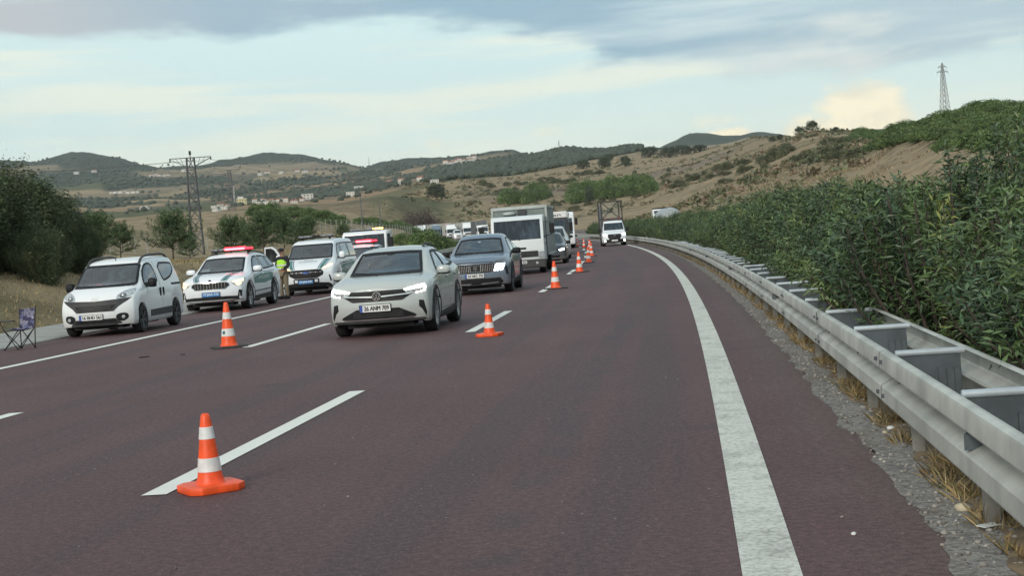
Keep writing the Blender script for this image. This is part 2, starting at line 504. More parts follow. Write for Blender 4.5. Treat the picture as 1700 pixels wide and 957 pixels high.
def empty(name, loc=(0, 0, 0), rz=0.0, label=None, cat=None, group=None):
    o = bpy.data.objects.new(name, None)
    o.empty_display_size = 0.2
    COL.objects.link(o)
    o.location = loc
    o.rotation_euler = (0, 0, rz)
    return tag(o, label, cat, group)


def link(name, me, parent=None):
    o = bpy.data.objects.new(name, me)
    COL.objects.link(o)
    if parent is not None:
        o.parent = parent
    return o


def kids(o):
    return [c for c in list(bpy.data.objects) if c.parent is o] if False else list(CHILD.get(o.name, []))


CHILD = {}


def copy_tree(o, parent=None):
    c = o.copy()
    COL.objects.link(c)
    if parent is not None:
        c.parent = parent
    for ch in o.children:
        copy_tree(ch, c)
    return c


class MB:
    """collects geometry and builds one mesh object"""
    def __init__(self):
        self.v, self.f = [], []

    def add(self, vs, fs):
        b = len(self.v)
        self.v.extend([tuple(p) for p in vs])
        self.f.extend([tuple(i + b for i in q) for q in fs])
        return self

    def box(self, c, s, rz=0.0, bev=0.0, mtx=None):
        bm = bmesh.new()
        bmesh.ops.create_cube(bm, size=1.0)
        for v in bm.verts:
            v.co = Vector((v.co.x * s[0], v.co.y * s[1], v.co.z * s[2]))
        if bev:
            bmesh.ops.bevel(bm, geom=bm.edges[:], offset=bev, segments=2, profile=0.5, affect='EDGES')
        m = Matrix.Translation(c) @ Matrix.Rotation(rz, 4, 'Z')
        if mtx is not None:
            m = mtx @ m
        bm.verts.index_update()
        self.add([m @ v.co for v in bm.verts], [[v.index for v in f.verts] for f in bm.faces])
        bm.free()
        return self

    def tube(self, pts, r, n=6, cap=True):
        pts = [Vector(p) for p in pts]
        rs = list(r) if isinstance(r, (list, tuple)) else [r] * len(pts)
        vs, fs = [], []
        for i, p in enumerate(pts):
            d = (pts[min(i + 1, len(pts) - 1)] - pts[max(i - 1, 0)])
            d = d.normalized() if d.length > 1e-9 else Vector((0, 0, 1))
            a = d.cross(Vector((0, 0, 1)))
            if a.length < 1e-4: a = d.cross(Vector((1, 0, 0)))
            a.normalize()
            b = d.cross(a)
            for k in range(n):
                t = 2 * math.pi * (k + 0.5) / n
                vs.append(p + (a * math.cos(t) + b * math.sin(t)) * rs[i])
        for i in range(len(pts) - 1):
            for k in range(n):
                fs.append((i * n + k, i * n + (k + 1) % n, (i + 1) * n + (k + 1) % n, (i + 1) * n + k))
        if cap:
            fs.append(tuple(range(n)))
            fs.append(tuple((len(pts) - 1) * n + k for k in reversed(range(n))))
        return self.add(vs, fs)

    def lathe(self, prof, n=24, mtx=None, close=False):
        """profile of (radius, height) about Z"""
        vs, fs = [], []
        for r, z in prof:
            for k in range(n):
                t = 2 * math.pi * k / n
                p = Vector((r * math.cos(t), r * math.sin(t), z))
                vs.append(mtx @ p if mtx is not None else p)
        m = len(prof)
        for i in range(m - 1 if not close else m):
            j = (i + 1) % m
            for k in range(n):
                fs.append((i * n + k, i * n + (k + 1) % n, j * n + (k + 1) % n, j * n + k))
        return self.add(vs, fs)

    def prism(self, poly, axis, a, b):
        """extrude a 2-D outline between a and b along axis; the outline holds the other two coordinates in order"""
        n = len(poly)
        def mk(p, t):
            return {'x': (t, p[0], p[1]), 'y': (p[0], t, p[1]), 'z': (p[0], p[1], t)}[axis]
        vs = [mk(p, a) for p in poly] + [mk(p, b) for p in poly]
        fs = [tuple(range(n)), tuple(reversed(range(n, 2 * n)))]
        fs += [(i, (i + 1) % n, n + (i + 1) % n, n + i) for i in range(n)]
        return self.add(vs, fs)

    def build(self, name, material, parent=None, smooth=None, tint=None, normals=True):
        me = bpy.data.meshes.new(name)
        me.from_pydata(self.v, [], self.f)
        if normals:
            bm = bmesh.new()
            bm.from_mesh(me)
            bmesh.ops.recalc_face_normals(bm, faces=bm.faces[:])
            bm.to_mesh(me)
            bm.free()
        me.materials.append(M[material] if isinstance(material, str) else material)
        if smooth is not None:
            me.shade_smooth()
            me.set_sharp_from_angle(angle=math.radians(smooth))
        if tint is not None:
            a = me.color_attributes.new('tint', 'FLOAT_COLOR', 'POINT')
            a.data.foreach_set('color', np.asarray(tint, dtype=np.float32).ravel())
        return link(name, me, parent)


def pchip(xs, ys, x):
    xs, ys, x = np.asarray(xs, float), np.asarray(ys, float), np.asarray(x, float)
    h = np.diff(xs)
    d = np.diff(ys) / h
    m = np.zeros_like(ys)
    if len(xs) == 2:
        m[:] = d[0]
    else:
        w1 = 2 * h[1:] + h[:-1]
        w2 = h[1:] + 2 * h[:-1]
        ok = d[:-1] * d[1:] > 0
        with np.errstate(divide='ignore', invalid='ignore'):
            m[1:-1] = np.where(ok, (w1 + w2) / (w1 / d[:-1] + w2 / d[1:]), 0)
        m[0], m[-1] = d[0], d[-1]
    x = np.clip(x, xs[0], xs[-1])
    i = np.clip(np.searchsorted(xs, x) - 1, 0, len(xs) - 2)
    t = (x - xs[i]) / h[i]
    return ((1 + 2 * t) * (1 - t) ** 2 * ys[i] + t * (1 - t) ** 2 * h[i] * m[i] + t * t * (3 - 2 * t) * ys[i + 1] + t * t * (t - 1) * h[i] * m[i + 1])


# ------------------------------------------------------------------ road frame: s metres along, d metres right of the edge line
K_ROAD, TH0, X0, KZ = 0.000785405, 0.12668361, 0.223526, 2.0e-5
R_ROAD = 1 / K_ROAD
CX, CY = X0 - R_ROAD * math.cos(TH0), R_ROAD * math.sin(TH0)
A0 = math.atan2(-CY, X0 - CX)


def road(s, d, z=0.0):
    a = A0 + s * K_ROAD
    r = R_ROAD + d
    return Vector((CX + r * math.cos(a), CY + r * math.sin(a), KZ * s * s + z))


def road_heading(s):
    """rotation about Z that turns local +X against the direction of travel, towards the camera"""
    a = A0 + s * K_ROAD
    return math.atan2(-math.cos(a), math.sin(a))


def road_sd(x, y):
    dx, dy = x - CX, y - CY
    return (np.arctan2(dy, dx) - A0) * R_ROAD, np.hypot(dx, dy) - R_ROAD


def pol(b, r):
    """bearing in thousandths right of straight ahead, range in metres"""
    return b / 1000 * r, r


# ------------------------------------------------------------------ terrain
def vnoise(x, y, seed=0):
    xi, yi = np.floor(x).astype(np.int64), np.floor(y).astype(np.int64)
    xf, yf = x - xi, y - yi
    u, v = xf * xf * (3 - 2 * xf), yf * yf * (3 - 2 * yf)
    def h(a, b):
        n = (a * 374761393 + b * 668265263 + seed * 974634541) & 0x7fffffff
        n = ((n ^ (n >> 13)) * 1274126177) & 0x7fffffff
        return ((n ^ (n >> 16)) & 0xffff) / 65535.0
    return (h(xi, yi) * (1 - u) + h(xi + 1, yi) * u) * (1 - v) + (h(xi, yi + 1) * (1 - u) + h(xi + 1, yi + 1) * u) * v


def fbm(x, y, seed=0, oct=4):
    s, a, t = 0.0, 1.0, 0.0
    for o in range(oct):
        s = s + a * vnoise(x, y, seed + o)
        t += a
        a *= 0.5
        x, y = x * 2.03, y * 2.03
    return s / t


def smooth(v, a, b):
    t = np.clip((v - a) / (b - a), 0, 1)
    return t * t * (3 - 2 * t)


# surveyed profiles: bearing (thousandths), then (range m, angle above the eye in thousandths)
TERRAIN = [
 (-405.1, [(15,-60.6),(30,-11.2),(60,11.4),(100,19.7),(180,30.0),(280,36.1),(420,30.0),(700,32.0),(1100,39.0),(1800,47.2),(2600,58.8),(3600,71.1),(4500,82.6)]),
 (-343.3, [(15,-65.2),(30,-15.8),(60,8.0),(100,13.8),(180,26.1),(280,33.5),(420,26.1),(700,30.2),(1100,36.8),(1800,45.1),(2600,56.2),(3600,68.5),(4500,78.8)]),
 (-318.6, [(15,-67.1),(30,-17.7),(60,7.0),(100,11.9),(180,25.1),(280,32.5),(420,25.5),(700,29.2),(1100,35.8),(1800,44.0),(2600,55.5),(3600,67.9),(4500,76.9)]),
 (-289.4, [(15,-69.3),(30,-19.9),(60,4.8),(100,9.7),(150,15.1),(200,23.3),(280,32.8),(420,25.4),(700,29.5),(1100,35.3),(1800,43.5),(2600,53.4),(3600,65.7),(4500,80.1)]),
 (-260.9, [(15,-71.4),(30,-22.1),(60,2.6),(100,6.8),(150,11.7),(200,22.0),(280,33.9),(420,25.7),(700,29.8),(1100,34.7),(1800,42.6),(2600,51.6),(3600,62.7),(4500,74.7)]),
 (-242.8, [(15,-72.8),(30,-23.4),(60,1.2),(100,5.4),(150,8.6),(200,20.6),(280,34.6),(420,26.8),(700,30.0),(1100,34.6),(1800,41.6),(2600,50.6),(3600,59.7),(4500,67.1)]),
 (-211.9, [(15,-75.2),(30,-25.8),(60,-1.1),(100,2.2),(150,5.1),(200,17.4),(280,34.7),(420,27.7),(700,31.0),(1100,35.1),(1800,40.1),(2600,49.1),(3600,57.4),(4500,65.6)]),
 (-178.5, [(15,-77.6),(30,-28.3),(60,-0.3),(100,2.6),(150,5.5),(200,17.0),(265,33.1),(410,26.1),(640,31.0),(1100,35.5),(1800,40.1),(2600,47.9),(3600,57.3),(4500,69.7)]),
 (-157.7, [(15,-79.2),(30,-29.8),(60,1.1),(100,3.9),(150,8.0),(200,17.5),(260,30.3),(400,24.5),(620,31.9),(1100,36.0),(1800,41.0),(2600,47.6),(3600,57.4),(4500,70.6)]),
 (-137.2, [(15,-80.7),(30,-31.4),(60,-2.6),(100,3.6),(150,7.7),(200,14.7),(260,24.6),(400,23.0),(590,32.8),(1000,33.7),(1500,38.6),(2300,44.8),(3300,54.2),(4500,68.2)]),
 (-112.8, [(15,-82.6),(30,-33.2),(60,-8.5),(100,0.5),(150,7.1),(200,12.9),(260,19.0),(400,21.1),(550,33.4),(900,32.6),(1300,36.7),(2000,42.5),(3000,50.7),(4500,62.2)]),
 (-92.6, [(15,-84.2),(30,-34.8),(60,-10.1),(100,-1.9),(160,5.6),(220,10.5),(300,14.6),(400,17.9),(550,34.8),(800,34.4),(1300,39.3),(2000,44.2),(3000,50.4),(4500,56.2)]),
 (-80.0, [(15,-85.1),(30,-35.7),(60,-11.0),(100,-4.8),(160,3.4),(220,7.9),(300,12.4),(400,16.1),(550,35.5),(750,35.9),(1300,40.4),(2000,45.4),(3000,51.5),(4500,57.7)]),
 (-55.3, [(15,-87.0),(30,-37.6),(60,-17.0),(100,-8.8),(180,-0.5),(260,4.4),(400,9.8),(480,13.5),(650,32.4),(850,42.3),(1100,42.7),(1600,47.2),(2500,52.1),(4500,57.1)]),
 (-38.6, [(15,-88.2),(30,-38.8),(60,-18.2),(100,-10.0),(180,-1.8),(260,3.2),(400,8.5),(480,12.2),(680,29.9),(900,42.3),(1100,43.5),(1600,49.3),(2500,53.4),(4500,57.9)]),
 (6.9, [(15,-91.6),(30,-42.2),(60,-21.6),(100,-13.4),(180,-5.2),(260,0.6),(400,5.5),(480,9.6),(700,29.8),(950,41.7),(1200,46.3),(1600,53.3),(2500,55.7),(4500,57.8)]),
 (44.1, [(15,-94.4),(30,-45.0),(60,-24.4),(100,-16.2),(180,-4.7),(260,0.3),(400,5.2),(480,10.5),(700,31.1),(950,43.9),(1150,48.8),(1500,57.5),(2500,52.9)]),
 (68.7, [(15,-96.3),(30,-46.9),(60,-22.2),(100,-14.0),(180,-4.1),(260,1.3),(400,6.6),(480,12.0),(700,33.0),(950,45.3),(1200,50.2),(1500,54.4),(2500,51.1)]),
 (89.5, [(15,-97.8),(30,-48.4),(60,-19.6),(100,-9.3),(160,-2.3),(250,2.6),(400,8.4),(480,14.1),(700,34.7),(950,47.0),(1250,52.0),(1500,55.7),(2500,52.4)]),
 (114.2, [(15,-99.7),(30,-42.1),(60,-17.4),(100,-7.1),(160,-0.1),(250,4.9),(400,15.6),(560,30.0),(850,44.4),(1150,50.9),(1450,53.8),(2500,50.9),(4500,53.8)]),
 (129.1, [(15,-100.8),(30,-39.0),(60,-14.3),(100,-6.1),(160,1.3),(250,7.9),(400,20.6),(560,33.4),(850,45.3),(1150,50.7),(1500,51.9),(2500,50.7),(4500,59.7)]),
 (151.6, [(15,-102.5),(30,-36.6),(60,-11.9),(120,-0.4),(180,6.2),(250,12.3),(400,26.3),(560,39.9),(850,50.6),(1100,53.1),(2000,51.4),(4500,56.4)]),
 (172.4, [(15,-104.0),(30,-34.1),(60,-11.4),(120,3.0),(180,10.0),(250,17.4),(400,33.8),(560,47.4),(800,56.5),(1100,54.0),(4500,58.1)]),
 (213.8, [(15,-107.1),(30,-28.9),(60,-4.2),(100,6.0),(150,15.5),(250,29.5),(400,46.8),(550,57.9),(900,52.6),(4500,50.1)]),
 (244.7, [(15,-109.4),(30,-27.1),(60,-0.4),(100,8.7),(150,18.5),(250,33.4),(400,49.8),(500,54.8),(900,49.8),(4500,55.6)]),
 (275.6, [(15,-111.8),(30,-25.4),(60,3.5),(100,12.5),(180,33.9),(260,52.8),(350,50.4),(900,43.0),(4500,53.7)]),
 (300.7, [(15,-113.6),(30,-23.1),(60,5.7),(100,17.2),(170,41.1),(240,57.1),(400,48.5),(4500,51.8)]),
 (334.2, [(15,-116.1),(30,-21.5),(60,7.3),(100,21.3),(170,47.7),(220,62.5),(400,51.0)]),
 (358.8, [(15,-118.0),(30,-21.3),(60,9.6),(100,22.3),(160,45.0),(210,59.8),(400,49.1)]),
 (441.5, [(15,-124.2),(30,-25.4),(60,7.5),(100,22.3),(160,47.0),(210,59.4),(400,47.0)]),
]
_lr = np.linspace(math.log(4), math.log(9000), 260)
_bear = np.array([t[0] for t in TERRAIN])
_rows = []
for _b, _l in TERRAIN:
    rr = [4] + [p[0] for p in _l] + ([7000, 9000] if _l[-1][0] < 6500 else [9000])
    ee = [_l[0][1] * 2.5] + [p[1] for p in _l] + ([_l[-1][1] - 22, _l[-1][1] - 40] if _l[-1][0] < 6500 else [_l[-1][1] - 30])
    _rows.append(pchip(np.log(rr), ee, _lr))
_rows = np.array(_rows)


def elev(b, r):
    """smooth angle above the eye for bearing, range (arrays)"""
    b = np.clip(b, _bear[0], _bear[-1])
    t = np.clip((np.log(np.maximum(r, 4)) - _lr[0]) / (_lr[1] - _lr[0]), 0, len(_lr) - 1.001)
    j = t.astype(int)
    f = t - j
    i = np.clip(np.searchsorted(_bear, b) - 1, 0, len(_bear) - 2)
    u = (b - _bear[i]) / (_bear[i + 1] - _bear[i])
    u = u * u * (3 - 2 * u) * 0.5 + u * 0.5
    a0 = _rows[i, j] * (1 - f) + _rows[i, j + 1] * f
    a1 = _rows[i + 1, j] * (1 - f) + _rows[i + 1, j + 1] * f
    return a0 * (1 - u) + a1 * u


def ground_z(x, y, rough=True):
    x, y = np.atleast_1d(np.asarray(x, float)), np.atleast_1d(np.asarray(y, float))
    ry = np.where(y > 0.3 * np.abs(x), y, np.maximum(np.hypot(x, y) * 0.92, 1.0))
    b = np.where(y > 1, x / np.maximum(y, 1) * 1000, np.sign(x) * 5000)
    z = CAM_H + elev(b, ry) / 1000 * ry
    if rough:
        far = smooth(ry, 1500, 3500)
        z = z + (fbm(x / 9, y / 9, 3) - 0.5) * (0.5 - 0.32 * smooth(b, 60, 140)) * smooth(ry, 25, 120)
        z = z + (fbm(x / 60, y / 60, 5) - 0.5) * ry * (0.004 - 0.002 * smooth(b, 60, 140)) * smooth(ry, 120, 500)
        z = z + (fbm(x / 260, y / 260, 9) - 0.5) * ry * 0.012 * far
    s, d = road_sd(x, y)
    zr = KZ * s * s - 0.16
    keep = np.where(d < 0, smooth(-d, 15.4, 21.0), smooth(d, 21.0, 34.0))
    keep = np.maximum(keep, smooth(np.abs(s), 470, 560))
    return zr * (1 - keep) + z * keep


def gz(x, y):
    return float(ground_z(x, y)[0])


def bear(px_, r):
    """bearing (thousandths) of a picture column where the ground lies at range r; the camera is rolled, so it depends on the height of that ground"""
    b = (px_ - 850) / 2.43
    for _ in range(2):
        e = (gz(b / 1000 * r, r) - CAM_H) / r * 1000
        b = (px_ - 850 + 0.0754 * (80.6 + 0.0754 * (px_ - 850) + 2.43 * e)) / 2.43
    return b


def cover(x, y):
    """land cover: linear albedo and a roughness of growth for each point"""
    ry = np.maximum(np.where(y > 0.3 * np.abs(x), y, np.hypot(x, y) * 0.92), 1.0)
    b = np.clip(np.where(y > 1, x / np.maximum(y, 1) * 1000, np.sign(x) * 5000), -400, 450)
    e = elev(b, ry)
    b = b - 6.5
    z = ground_z(x, y)
    n1, n2 = fbm(x / 30, y / 30, 21), fbm(x / 140, y / 140, 31, 5)
    n3 = fbm(x / 420, y / 420, 41, 5)
    col = np.empty((len(x), 3))
    tan = np.array([0.325, 0.258, 0.172])
    tan2 = np.array([0.265, 0.212, 0.138])
    brown = np.array([0.225, 0.150, 0.100])
    olive = np.array([0.120, 0.125, 0.062])
    forest = np.array([0.040, 0.056, 0.038])
    k = n2[:, None]
    col[:] = tan * (1 - k) + tan2 * k
    def lay(c, a):
        a = np.clip(a, 0, 1)[:, None]
        col[:] = col * (1 - a) + np.asarray(c) * a
    # near verges: bleached grass with olive patches
    lay(olive, smooth(n1, 0.55, 0.75) * (1 - smooth(ry, 120, 420)) * 0.6)
    # the right hand slope: orange-brown grass below, green growth along its crest
    rs = smooth(b, 90, 130) * (1 - smooth(ry, 500, 700))
    lay((0.31, 0.235, 0.155), rs * smooth(n2, 0.45, 0.62) * 0.7)
    lay(olive, rs * smooth(fbm(x / 22, y / 22, 55), 0.54, 0.66) * 0.5)
    lay((0.085, 0.110, 0.045), smooth(b, 225, 262) * smooth(e, 40, 58))
    # ploughed purple-brown strip on the middle hill
    mid = smooth(b, -60, 10) * (1 - smooth(b, 130, 180)) * smooth(ry, 520, 600) * (1 - smooth(ry, 760, 840))
    lay((0.200, 0.165, 0.135), mid * smooth(fbm(x / 300, y / 60, 61), 0.48, 0.6) * 0.8)
    le = np.abs(fbm(x / 190, y / 110, 83, 3) - 0.5)
    lay((0.11, 0.10, 0.060), smooth(b, -110, -60) * (1 - smooth(b, 150, 200)) * smooth(ry, 430, 520) * (1 - smooth(ry, 1300, 1500)) * (1 - smooth(le, 0.004, 0.014)) * 0.75)
    # valley fields: patchwork
    fld = smooth(ry, 420, 650) * (1 - smooth(ry, 3300, 4000)) * (1 - smooth(b, -60, -20))
    cx, cy = x / 170 + 0.6 * n3, y / 260 + 0.6 * n2
    cell = vnoise(np.floor(cx) + 0.01, np.floor(cy) + 0.01, 77)
    pal = np.array([[0.34, 0.26, 0.16], [0.25, 0.20, 0.135], [0.19, 0.145, 0.10], [0.135, 0.13, 0.075], [0.30, 0.21, 0.13], [0.085, 0.10, 0.05]])
    pc = pal[(cell * 5.99).astype(int)]
    a = (fld * 0.9)[:, None]
    col[:] = col * (1 - a) + pc * a
    ex = np.minimum(np.abs(cx - np.round(cx)) * 170, np.abs(cy - np.round(cy)) * 260)
    lay(forest * 1.3, fld * (1 - smooth(ex, 6, 22)) * smooth(n3, 0.4, 0.55) * 0.8)
    wood = np.zeros(len(x))
    wood = np.maximum(wood, fld * smooth(n3 + 0.15 * n2, 0.68, 0.73))
    # far wooded hills with a bare quarry patch
    f0 = 3150 + 750 * smooth(b, -275, -235) * (1 - smooth(b, -110, -80))
    fw = smooth(ry, f0, f0 + 350) * (1 - smooth(b, 30, 60) * (1 - smooth(b, 95, 105)))
    fw = fw * (1 - smooth(n3, 0.62, 0.72) * 0.9 * (1 - smooth(ry, 3900, 4300)))
    q = np.exp(-((b + 140) / 11) ** 4 - ((e - 59) / 3.3) ** 4)
    fw = fw * (1 - q)
    wood = np.maximum(wood, fw)
    lay((0.20, 0.145, 0.11), q * smooth(ry, 3000, 3600) * 0.9)
    # pine wood along the crest of the middle hill
    crest = pchip([-70, -45, 0, 37, 62, 82, 107, 140], [820, 900, 960, 1010, 1180, 1230, 1330, 1500], b)
    cw = smooth(b, -68, -52) * (1 - smooth(b, 100, 125)) * smooth(ry, crest + 10, crest + 70) * (1 - smooth(ry, 2300, 2700))
    wood = np.maximum(wood, cw)
    lay(forest, wood)
    wild = np.clip((1 - smooth(ry, 900, 1600)) * (1 - wood), 0, 1)
    return col, wild, wood


def build_terrain():
    az = np.concatenate([np.arange(-180, -26, 4.0), np.arange(-26, 26.01, 0.065), np.arange(30, 180, 4.0)])
    az = np.radians(az)
    rr = np.exp(np.linspace(math.log(5.0), math.log(6800), 300))
    na, nr = len(az), len(rr)
    A, Rr = np.meshgrid(az, rr, indexing='ij')
    x, y = (np.sin(A) * Rr).ravel(), (np.cos(A) * Rr).ravel()
    z = ground_z(x, y)
    c, wild, wood = cover(x, y)
    cz = gz(0.0, 6.0)
    v = np.column_stack([x, y, z])
    v = np.vstack([v, [[0, 0, cz]]])
    ii, jj = np.meshgrid(np.arange(na), np.arange(nr - 1), indexing='ij')
    i2 = (ii + 1) % na
    quads = np.stack([ii * nr + jj, i2 * nr + jj, i2 * nr + jj + 1, ii * nr + jj + 1], -1).reshape(-1, 4)
    tris = np.stack([np.full(na, na * nr), ((np.arange(na) + 1) % na) * nr, np.arange(na) * nr], -1)
    me = bpy.data.meshes.new('ground')
    me.vertices.add(len(v))
    me.vertices.foreach_set('co', v.ravel())
    nl = quads.size + tris.size
    me.loops.add(nl)
    me.loops.foreach_set('vertex_index', np.concatenate([quads[:, ::-1].ravel(), tris.ravel()]))
    st = np.concatenate([np.arange(len(quads)) * 4, quads.size + np.arange(len(tris)) * 3])
    me.polygons.add(len(st))
    me.polygons.foreach_set('loop_start', st)
    me.update(calc_edges=True)
    me.validate()
    me.materials.append(M['ground'])
    me.shade_smooth()
    ca = me.color_attributes.new('cover', 'FLOAT_COLOR', 'POINT')
    c4 = np.ones((len(v), 4), np.float32)
    c4[:-1, :3] = c
    c4[-1, :3] = c[0]
    ca.data.foreach_set('color', c4.ravel())
    wa = me.attributes.new('wild', 'FLOAT', 'POINT')
    wv = np.zeros(len(v), np.float32)
    wv[:-1] = wild
    wa.data.foreach_set('value', wv)
    return tag(link('ground', me), kind='structure')


build_terrain()


# ------------------------------------------------------------------ road, verges, markings
def strip(name, material, d0, d1, s0, s1, z, step=2.0, uv=False, nd=1, edge_noise=0.0, kind='structure', slant=0.0):
    n = max(1, int(round((s1 - s0) / step)))
    vs, fs, uvs = [], [], []
    for i in range(n + 1):
        s = s0 + (s1 - s0) * i / n
        for k in range(nd + 1):
            t = k / nd
            d = d0 + (d1 - d0) * t
            if edge_noise and k in (0, nd):
                d += (float(fbm(np.array([s * 2.3]), np.array([k * 7.7]), 17, 4)[0]) - 0.5) * 2 * edge_noise
            vs.append(road(s + slant * (t - 0.5), d, z if not isinstance(z, tuple) else z[0] + (z[1] - z[0]) * t))
            uvs.append((d, s))
    m = nd + 1
    for i in range(n):
        for k in range(nd):
            fs.append((i * m + k, i * m + k + 1, (i + 1) * m + k + 1, (i + 1) * m + k))
    me = bpy.data.meshes.new(name)
    me.from_pydata(vs, [], fs)
    me.materials.append(M[material])
    if uv:
        ul = me.uv_layers.new(name='road')
        for li, lp in enumerate(me.loops):
            ul.data[li].uv = uvs[lp.vertex_index]
    return tag(link(name, me), kind=kind)


strip('road', 'asphalt', -14.0, 0.80, -40, 560, 0.0, 2.0, uv=True, nd=6)
strip('road', 'asphalt', 6.4, 20.5, -40, 560, 0.0, 2.0, uv=True, nd=4)
strip('gravel_verge', 'gravel', 0.74, 6.5, -40, 420, -0.035, 1.0, nd=6)
strip('dirt_verge', 'dirt', 1.00, 2.0, -20, 200, 0.008, 0.10, nd=3, edge_noise=0.10)
strip('gravel_edge', 'gravel', 0.755, 1.35, -10, 60, 0.003, 0.05, edge_noise=0.075)
strip('edge_line', 'line_worn', -0.112, 0.132, -40, 420, 0.006, 1.0)
strip('edge_line', 'line', -11.36, -11.16, -40, 420, 0.006, 1.0)
strip('edge_line', 'line', 7.0, 7.2, -40, 420, 0.006, 2.0)
for kk in range(-2, 22):
    s0 = 8.98 + 14.63 * kk
    for d in (-3.75, -7.5):
        strip('lane_dash', 'line', d - 0.085, d + 0.085, s0, s0 + 6.0, 0.006, 1.0, slant=-0.0)
# concrete drainage kerb beside the shoulder, slabs with open joints
for kk in range(-6, 30):
    a = kk * 4.0 + 2.3
    mb = MB()
    p = []
    for s in (a + 0.012, a + 3.988):
        for d, z in ((-14.02, 0.02), (-14.10, 0.05), (-15.35, 0.10), (-15.75, 0.16), (-15.95, 0.16), (-15.95, -0.3), (-14.02, -0.3)):
            p.append(road(s, d, z))
    f = [tuple(range(7)), tuple(reversed(range(7, 14)))] + [(i, (i + 1) % 7, 7 + (i + 1) % 7, 7 + i) for i in range(7)]
    mb.add(p, f)
    tag(mb.build('kerb_slab', 'concrete'), kind='structure')
# ------------------------------------------------------------------ guardrails
def beam_mesh(prof, s0, s1, d, n):
    mb = MB()
    vs = []
    for i in range(n + 1):
        s = s0 + (s1 - s0) * i / n
        for z, o in prof:
            vs.append(road(s, d + o, z))
    m = len(prof)
    fs = [(i * m + k, i * m + k + 1, (i + 1) * m + k + 1, (i + 1) * m + k) for i in range(n) for k in range(m - 1)]
    return mb.add(vs, fs)


FRONT = [(0.598, 0.062), (0.606, 0.035), (0.597, 0.006), (0.580, 0.0), (0.500, -0.004), (0.488, 0.004), (0.455, 0.074), (0.440, 0.082),
         (0.425, 0.074), (0.392, 0.006), (0.380, 0.0), (0.298, -0.004), (0.284, 0.004), (0.276, 0.035), (0.282, 0.062)]
RAIL_D = 0.90
rail = empty('guardrail', road(0, 1.1, 0), 0, 'long double-sided galvanised steel guardrail along the median, in front of the green hedge', 'guardrail')
rail.matrix_world = Matrix.Translation(road(0, 1.1, 0))
def rpart(mb, name, material, parent=rail, smooth=None):
    off = Vector(parent.location)
    mb.v = [tuple(Vector(p) - off) for p in mb.v]
    return mb.build(name, material, parent, smooth)
PITCH_POST = 2.135
S_FIRST = 0.45
nb = 0
for k in range(-2, 52):
    s0 = S_FIRST + k * PITCH_POST * 2 + 0.3
    s1 = s0 + PITCH_POST * 2
    b = rpart(beam_mesh(FRONT, s0, s1 + 0.05, RAIL_D - (0.003 if k % 2 else 0), 4), 'beam', 'galv', smooth=22)
    # lap joint: a dark gap line and the bolt heads beside it
    if s0 < 60:
        jm = beam_mesh([(z, o - 0.005) for z, o in FRONT[1:-1]], s0 - 0.009, s0 + 0.009, RAIL_D, 1)
        rpart(jm, 'joint', 'joint')
        if s0 < 30:
            for bz in (0.545, 0.335):
                for ds in (-0.12, 0.13):
                    rpart(MB().box(road(s0 + ds, RAIL_D - 0.007, bz), (0.024, 0.024, 0.024)), 'bolt', 'galv_dark')
    if s0 < 120:
        rpart(beam_mesh([(z, 0.5 - o) for z, o in FRONT], s0, s1 + 0.05, RAIL_D + 0.045, 3), 'back_beam', 'galv', smooth=22)
for k in range(-3, 96):
    s = S_FIRST + k * PITCH_POST
    h = road_heading(s)
    mb = MB()
    for dd in (1.06,):
        mb.box(road(s, dd, 0.13), (0.006, 0.062, 0.72), h)
        mb.box(road(s + 0.02, dd - 0.034, 0.13), (0.038, 0.006, 0.72), h)
        mb.box(road(s + 0.02, dd + 0.034, 0.13), (0.038, 0.006, 0.72), h)
    rpart(mb, 'post', 'galv_post')
    if s < 75:
        mb = MB()
        mb.box(road(s, 1.15, 0.455), (0.008, 0.37, 0.27), h)
        mb.box(road(s - 0.012, 1.22, 0.41), (0.02, 0.045, 0.20), h)
        mb.box(road(s - 0.012, 1.31, 0.41), (0.02, 0.035, 0.20), h)
        rpart(mb, 'spacer_plate', 'galv_dark')
        mb = MB().tube([road(s, 0.955, 0.607), road(s, 1.36, 0.607)], 0.021, 8)
        rpart(mb, 'spacer_tube', 'galv_rail', smooth=60)
for s in (6.6, 19.85, 33.0, 46.2, 59.4):
    mb = MB()
    a, b_, c_ = (s - 0.10, RAIL_D + 0.07), (s - 0.10, RAIL_D - 0.01), (s + 0.10, RAIL_D + 0.065)
    vs = [road(q[0], q[1], z) for z in (0.405, 0.475) for q in (a, b_, c_)]
    mb.add(vs, [(0, 1, 2), (3, 5, 4), (0, 3, 4, 1), (1, 4, 5, 2), (2, 5, 3, 0)])
    rpart(mb, 'reflector', 'galv_dark')

rail2 = empty('guardrail', road(150, -15.9, 0), 0, 'low steel guardrail on the outer shoulder, seen behind the greige crossover', 'guardrail')
def rpart2(mb, name, material, smooth=None):
    return rpart(mb, name, material, rail2, smooth)
for k in range(44):
    s0 = 92 + k * 4.27
    rpart2(beam_mesh([(z + 0.15, -o) for z, o in FRONT], s0, s0 + 4.3, -15.4, 2), 'beam', 'galv', smooth=22)
    rpart2(MB().box(road(s0, -15.55, 0.25), (0.12, 0.06, 1.0), road_heading(s0)), 'post', 'galv_dark')

# ------------------------------------------------------------------ foliage
def unit(a):
    return a / np.maximum(np.linalg.norm(a, axis=1, keepdims=True), 1e-9)


